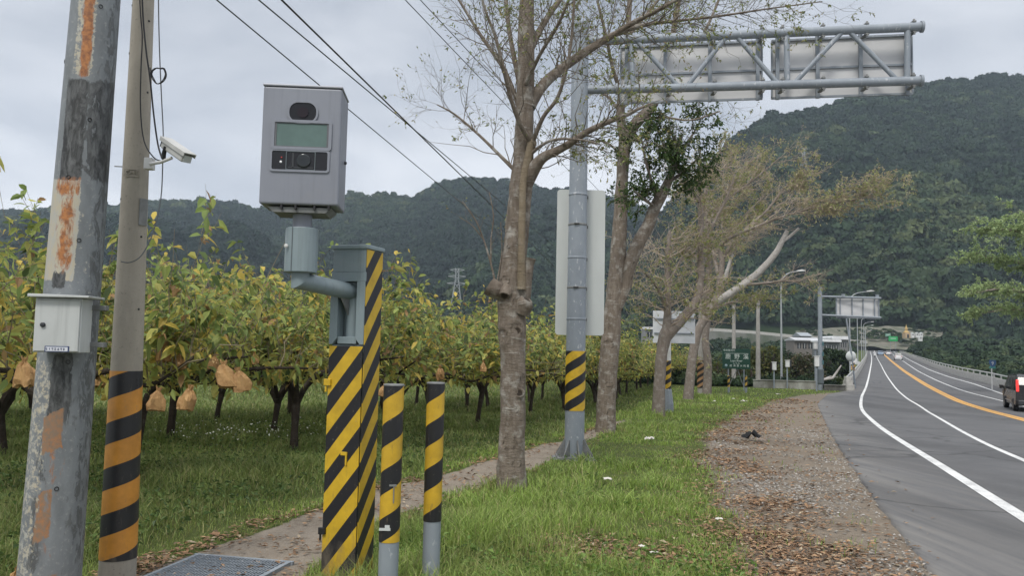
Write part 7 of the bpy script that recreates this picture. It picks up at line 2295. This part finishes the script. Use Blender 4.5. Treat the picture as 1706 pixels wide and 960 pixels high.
def shrine():
    Y = 358; b = at(1510, 560, Y); b.z -= 1
    root = thing('shrine', 'small golden roofed shrine on the far slope right of the bridge end', 'shrine', b)
    gold = plain('gold_roof', (.42, .28, .10), .6)
    k = Y / F
    MB().box((0, 0, 1.2), (8.5 * k, 3, 2.4)).build('wall', plain('shrine_wall', (.45, .33, .2), .7), root)
    MB().lathe([(5.2 * k, 2.3), (5.0 * k, 2.6), (2.2 * k, 3.4), (2.2 * k, 3.9), (2.8 * k, 4.0), (.8 * k, 5.4), (.0001, 6.4)], 8).build('roof', gold, root)
    MB().box((0, -1.52, .9), (.8, .06, 1.6)).build('door', M_win, root)
shrine()
for k, (u, v, w, h) in enumerate(((1520, 557.5, 5, 3.4), (1527.5, 557, 5, 3.2), (1534.5, 557, 4.5, 3.2), (1533, 563, 6, 2.6))):
    Y = 356 - 4 * (k == 3); b = at(u, v + 2, Y); kk = Y / F
    root = thing('tomb', ['leftmost small white tomb right of the golden shrine', 'middle small white tomb of three right of the golden shrine', 'rightmost small white tomb of three right of the golden shrine', 'low white tomb below the three beside the shrine'][k], 'tomb', b, group='white tombs on the far slope')
    MB().box((0, 0, h * kk / 2 - .5), (w * kk, 1.2, h * kk + 1)).build('body', M_white, root, bevel=.05)
    MB().prism([(-w * kk * .55, h * kk), (w * kk * .55, h * kk), (0, h * kk + .5)], -.7, .7).build('roof', M_signback, root)
    MB().box((0, -.62, h * kk * .4), (w * kk * .4, .05, h * kk * .5)).build('niche', M_darkframe, root)

def dir_sign(u, v, w, h, Y, col, label):
    c = at(u, v, Y); b = Vector((c.x, c.y, gz(Y)))
    root = thing('direction_sign', label, 'road sign', b); k = Y / F; z = c.z - b.z
    bd = MB().box((0, 0, z), (w * k, .08, h * k)).build('board', plain('board_green', col, .4), root, bevel=.03)
    MB().box((0, -.045, z + .15), (w * k * .6, .01, .22)).build('arrow_strip', M_white, bd)
    for x in (-.3, .3): MB().tube([(x * w * k, .12, 0), (x * w * k, .12, z + h * k * .4)], .07, 8).build('post', M_galv, root)
dir_sign(1488, 564.8, 15, 8, 345, (.02, .36, .10), 'bright green direction sign at the right far end of the bridge')
dir_sign(1479.5, 558.5, 9, 4.5, 372, (.16, .32, .24), 'pale faded green sign beyond the bright green direction sign')

# ------------------------------------------------------------------ vehicles
M_tyre = plain('tyre', (.015, .015, .016), .8)
M_rim = plain('alloy_rim', (.42, .42, .43), .35, .6)
M_carglass = plain('car_glass', (.012, .014, .016), .08)
M_tail = plain('tail_light', (.55, .02, .02), .3, 0, (1, .05, .04), .7)
M_tailoff = plain('tail_lens', (.35, .02, .02), .3)
M_headl = plain('headlight', (.7, .72, .75), .2)
def wheel(parent, x, y, r, w):
    o = MB().lathe([(r * .62, -w / 2), (r * .95, -w / 2), (r, -w * .3), (r, w * .3), (r * .95, w / 2), (r * .62, w / 2)], 24, Matrix.Rotation(R_(90), 4, 'Y')).build('wheel', M_tyre, parent, Vector((x, y, r)))
    d = MB().lathe([(.0001, w * .34), (r * .2, w * .36), (r * .25, w * .30), (r * .62, w * .36), (r * .64, w * .5)], 24, Matrix.Rotation(R_(90 if x > 0 else -90), 4, 'Y'))
    for q in range(5): d.box((w * .40 * (1 if x > 0 else -1), 0, r * .4), (.02, .05, r * .42), Matrix.Rotation(R_(72 * q), 4, 'X'))
    d.build('rim', M_rim, o)

def loft(profile, wf, ny=7):
    """side profile (y,z) polygons swept across width with wf(z)->half width"""
    mb = MB(); n = len(profile); vs = []
    for s in (-1, 1):
        for y, z in profile: vs.append((s * wf(y, z), y, z))
    fs = [tuple(range(n - 1, -1, -1)), tuple(range(n, 2 * n))] + [(i, (i + 1) % n, (i + 1) % n + n, i + n) for i in range(n)]
    mb.add(vs, fs)
    return mb

def van():
    rl = base(1692, 42.3); hd = R_(24)
    fw = Vector((math.sin(hd), math.cos(hd), 0)); rt = Vector((math.cos(hd), -math.sin(hd), 0))
    L_, W_, H = 4.95, 1.92, 1.95
    c = rl + fw * L_ / 2 + rt * W_ / 2; c.z = gz(c.y) + .004
    root = thing('van', 'black passenger van with lit red tail light leaving at the right edge', 'van', c, -hd)
    blk = plain('black_car_paint', (.016, .015, .015), .18)
    y0, y1 = -L_ / 2, L_ / 2
    prof = [(y0 + .03, .32), (y0, .55), (y0 + .02, 1.0), (y0 + .10, 1.40), (y0 + .32, 1.84), (y0 + .6, 1.93), (y0 + 2.0, H), (y0 + 3.1, 1.90), (y0 + 3.5, 1.78), (y0 + 4.15, 1.22), (y0 + 4.75, 1.02), (y1 - .03, .78), (y1, .5), (y1 - .05, .30)]
    wf = lambda y, z: W_ / 2 - max(0, z - .95) * .16 - max(0, .4 - z) * .1 - (.06 if y > y1 - .1 else 0)
    loft(prof, wf).build('body', blk, root, bevel=.05, seg=3)
    # glass
    def side_glass(s):
        pr = [(y0 + .50, 1.08), (y0 + .55, 1.66), (y0 + 2.9, 1.74), (y0 + 3.35, 1.62), (y0 + 3.95, 1.12)]
        mb = MB(); vs = []
        for o_ in (-.004, .010):
            for y, z in pr: vs.append((s * (wf(y, z) + o_), y, z))
        n = 5; f = [tuple(range(n, 2 * n)), tuple(range(n - 1, -1, -1))] + [(i, (i + 1) % n, (i + 1) % n + n, i + n) for i in range(n)]
        mb.add(vs, f); w = mb.build('side_window', M_carglass, root)
        for yy in (1.55, 2.6): MB().box((s * (wf(0, 1.4) + .009), y0 + yy, 1.40), (.012, .07, .60)).build('pillar', blk, w)
    side_glass(-1); side_glass(1)
    MB().add([(-.72, y0 + .085, 1.14), (.72, y0 + .085, 1.14), (.66, y0 + .325, 1.74), (-.66, y0 + .325, 1.74), (-.72, y0 + .12, 1.14), (.72, y0 + .12, 1.14), (.66, y0 + .36, 1.74), (-.66, y0 + .36, 1.74)], [(0, 1, 2, 3), (7, 6, 5, 4), (0, 4, 5, 1), (1, 5, 6, 2), (2, 6, 7, 3), (3, 7, 4, 0)]).build('rear_window', M_carglass, root)
    for s in (-1, 1):
        MB().box((s * .84, y0 + .045, 1.10), (.12, .12, .62), Matrix.Rotation(R_(-6), 4, 'X') @ Matrix.Translation((0, -.10, 0))).build('tail_light', M_tail, root, bevel=.02)
        MB().prism([(s * .98, 1.10), (s * 1.20, 1.08), (s * 1.22, 1.30), (s * 1.0, 1.28)], y0 + 3.65, y0 + 3.78).build('mirror', blk, root, bevel=.03)
        MB().box((s * (wf(0, 1.0) + .012), y0 + 2.1, .98), (.02, .16, .03)).build('door_handle', M_rim, root)
        MB().box((s * (W_ / 2 - .005), y0 + 2.45, .52), (.02, 2.0, .05)).build('trim_strip', M_rim, root)
        wheel(root, s * .84, y0 + .95, .335, .23); wheel(root, s * .84, y0 + 4.05, .335, .23)
    MB().box((0, y0 - .02, .48), (1.7, .12, .26)).build('bumper', M_darkframe, root, bevel=.04)
    MB().box((0, y0 - .0, .92), (.52, .06, .16)).build('number_plate', M_white, root)
    MB().box((0, y0 + 3.0 - 1.2, H + .01), (.9, 1.6, .02)).build('roof_panel', blk, root)
van()

def sedan(u, v, hd, colr, label, away, suv=False, scale=1.0):
    p = gnd(u, v); p.z = gz(p.y) + .01
    root = thing('car', label, 'car', p, -hd + (0 if away else math.pi), 'cars on the bridge')
    paintm = plain('car_paint_' + '_'.join(f'{int(x * 100)}' for x in colr), colr, .25)
    L_, W_, H = (4.5, 1.8, 1.68 if suv else 1.45)
    y0, y1 = -L_ / 2, L_ / 2; k = H / 1.45
    prof = [(y0 + .05, .28), (y0, .55), (y0 + .04, .88 * k), (y0 + .55, .98 * k), (y0 + 3.5, .95 * k), (y1 - .25, .80 * k), (y1, .58), (y1 - .05, .28)]
    loft(prof, lambda y, z: W_ / 2 - (.10 if (y < y0 + .1 or y > y1 - .1) else 0)).build('body', paintm, root, bevel=.06)
    cab = [(y0 + (.15 if suv else .40), .94 * k), (y0 + (.35 if suv else .95), 1.36 * k), (y0 + 1.5, 1.43 * k), (y0 + 2.2, 1.41 * k), (y0 + 3.2, .95 * k)]
    cw = lambda y, z: W_ / 2 - .06 - max(0, z - .95 * k) * .35
    loft(cab, cw).build('windows', M_carglass, root, bevel=.02)
    rf = [(y0 + (.38 if suv else 1.0), 1.365 * k), (y0 + 1.5, 1.44 * k), (y0 + 2.2, 1.42 * k), (y0 + 2.45, 1.30 * k), (y0 + 2.2, 1.39 * k), (y0 + 1.5, 1.40 * k)]
    loft(rf, lambda y, z: W_ / 2 - .20).build('roof', paintm, root)
    for s in (-1, 1):
        MB().box((s * .66, y0 + .03, .78 * k), (.30, .1, .14)).build('tail_light', M_tailoff, root)
        MB().box((s * .64, y1 - .10, .70 * k), (.34, .14, .13)).build('headlight', M_headl, root)
        wheel(root, s * .80, y0 + .85, .31, .2); wheel(root, s * .80, y1 - .85, .31, .2)
        MB().box((s * .98, y0 + 2.75, .98 * k), (.16, .1, .12)).build('mirror', paintm, root)
    return root
sedan(1496.5, 600.5, R_(24), (.72, .72, .72), 'white car nearest on the right side of the bridge', True, True)
sedan(1480, 592, R_(23), (.70, .70, .70), 'white car on the bridge directly ahead of the nearest white one', True)
sedan(1467, 592.5, R_(22), (.20, .27, .36), 'blue-grey car coming over the bridge in the left lanes', False)
sedan(1475.5, 581, R_(22), (.62, .62, .64), 'pale car farthest ahead on the right side of the bridge', True, True)
sedan(1468, 576.5, R_(22), (.05, .045, .05), 'dark car at the top of the far bridge end', True, True)
sedan(1459, 577.5, R_(22), (.66, .67, .66), 'white car at the far bridge end in the left lanes', False, True)

def scooter():
    p = gnd(1457, 595.3); p.z = gz(p.y) + .01
    root = thing('scooter', 'small white scooter coming towards the camera in the left bridge lane', 'scooter', p, math.pi - R_(22))
    MB().prism([(-.18, .35), (.18, .35), (.22, .95), (-.22, .95)], .45, .55).box((0, -.1, .30), (.32, 1.0, .12)).box((0, -.45, .62), (.34, .62, .22)).build('body', M_white, root, bevel=.03)
    for y in (.62, -.55): MB().lathe([(.14, -.06), (.25, -.06), (.25, .06), (.14, .06)], 16, Matrix.Translation((0, y, .25)) @ Matrix.Rotation(R_(90), 4, 'Y')).build('wheel', M_tyre, root)
    MB().tube([(-.34, .42, 1.05), (0, .50, 1.02), (.34, .42, 1.05)], .025, 8).build('handlebar', M_darkframe, root)
    MB().lathe([(.0001, .05), (.08, .02), (.09, -.03)], 14, Matrix.Translation((0, .56, .86)) @ Matrix.Rotation(R_(-90), 4, 'X')).build('headlight', M_headl, root)
    # rider
    w = Wood((0, 0, 0))
    w.limb([Vector((0, -.30, .72)), Vector((0, -.24, .95)), Vector((0, -.20, 1.20)), Vector((0, -.16, 1.36)), Vector((0, -.13, 1.46)), Vector((0, -.11, 1.58)), Vector((0, -.11, 1.72))], [.17, .17, .20, .17, .07, .12, .06], 14, .04)
    for s in (-1, 1):
        w.limb([Vector((s * .18, -.17, 1.34)), Vector((s * .30, .08, 1.14)), Vector((s * .30, .38, 1.06))], [.065, .05, .04], 8, .06)
        w.limb([Vector((s * .10, -.28, .75)), Vector((s * .16, .16, .74)), Vector((s * .13, .22, .40)), Vector((s * .13, .30, .37))], [.10, .075, .055, .045], 8, .06)
    m = w.mesh('person', plain('rider_clothes', (.62, .62, .63), .8))
    o = link('person', m, None); o.matrix_world = Matrix.Translation(p) @ Matrix.Rotation(math.pi - R_(22), 4, 'Z')
    tag(o, 'person in pale jacket riding the small white scooter on the bridge', 'person')
    h = MB().lathe([(.10, -.14), (.135, -.02), (.125, .08), (.07, .14), (.0001, .155)], 16, Matrix.Translation((0, -.11, 1.66))).build('helmet', M_white, o)
scooter()
# ------------------------------------------------------------------ haze
hz = MB().box((150, 780, 165), (2900, 1760, 450)).mesh('haze', plain('haze_surface', (1, 1, 1)))
hm, hn, hl, hp = newmat('haze')
hn.remove(hp)
pv = hn.new('ShaderNodeVolumePrincipled')
pv.inputs['Color'].default_value = (.72, .86, 1.0, 1)
pv.inputs['Density'].default_value = .00017
pv.inputs['Anisotropy'].default_value = .0
hl.new(pv.outputs[0], hn['Material Output'].inputs['Volume'])
hz.materials.clear(); hz.materials.append(hm)
tag(link('haze', hz), kind='stuff')
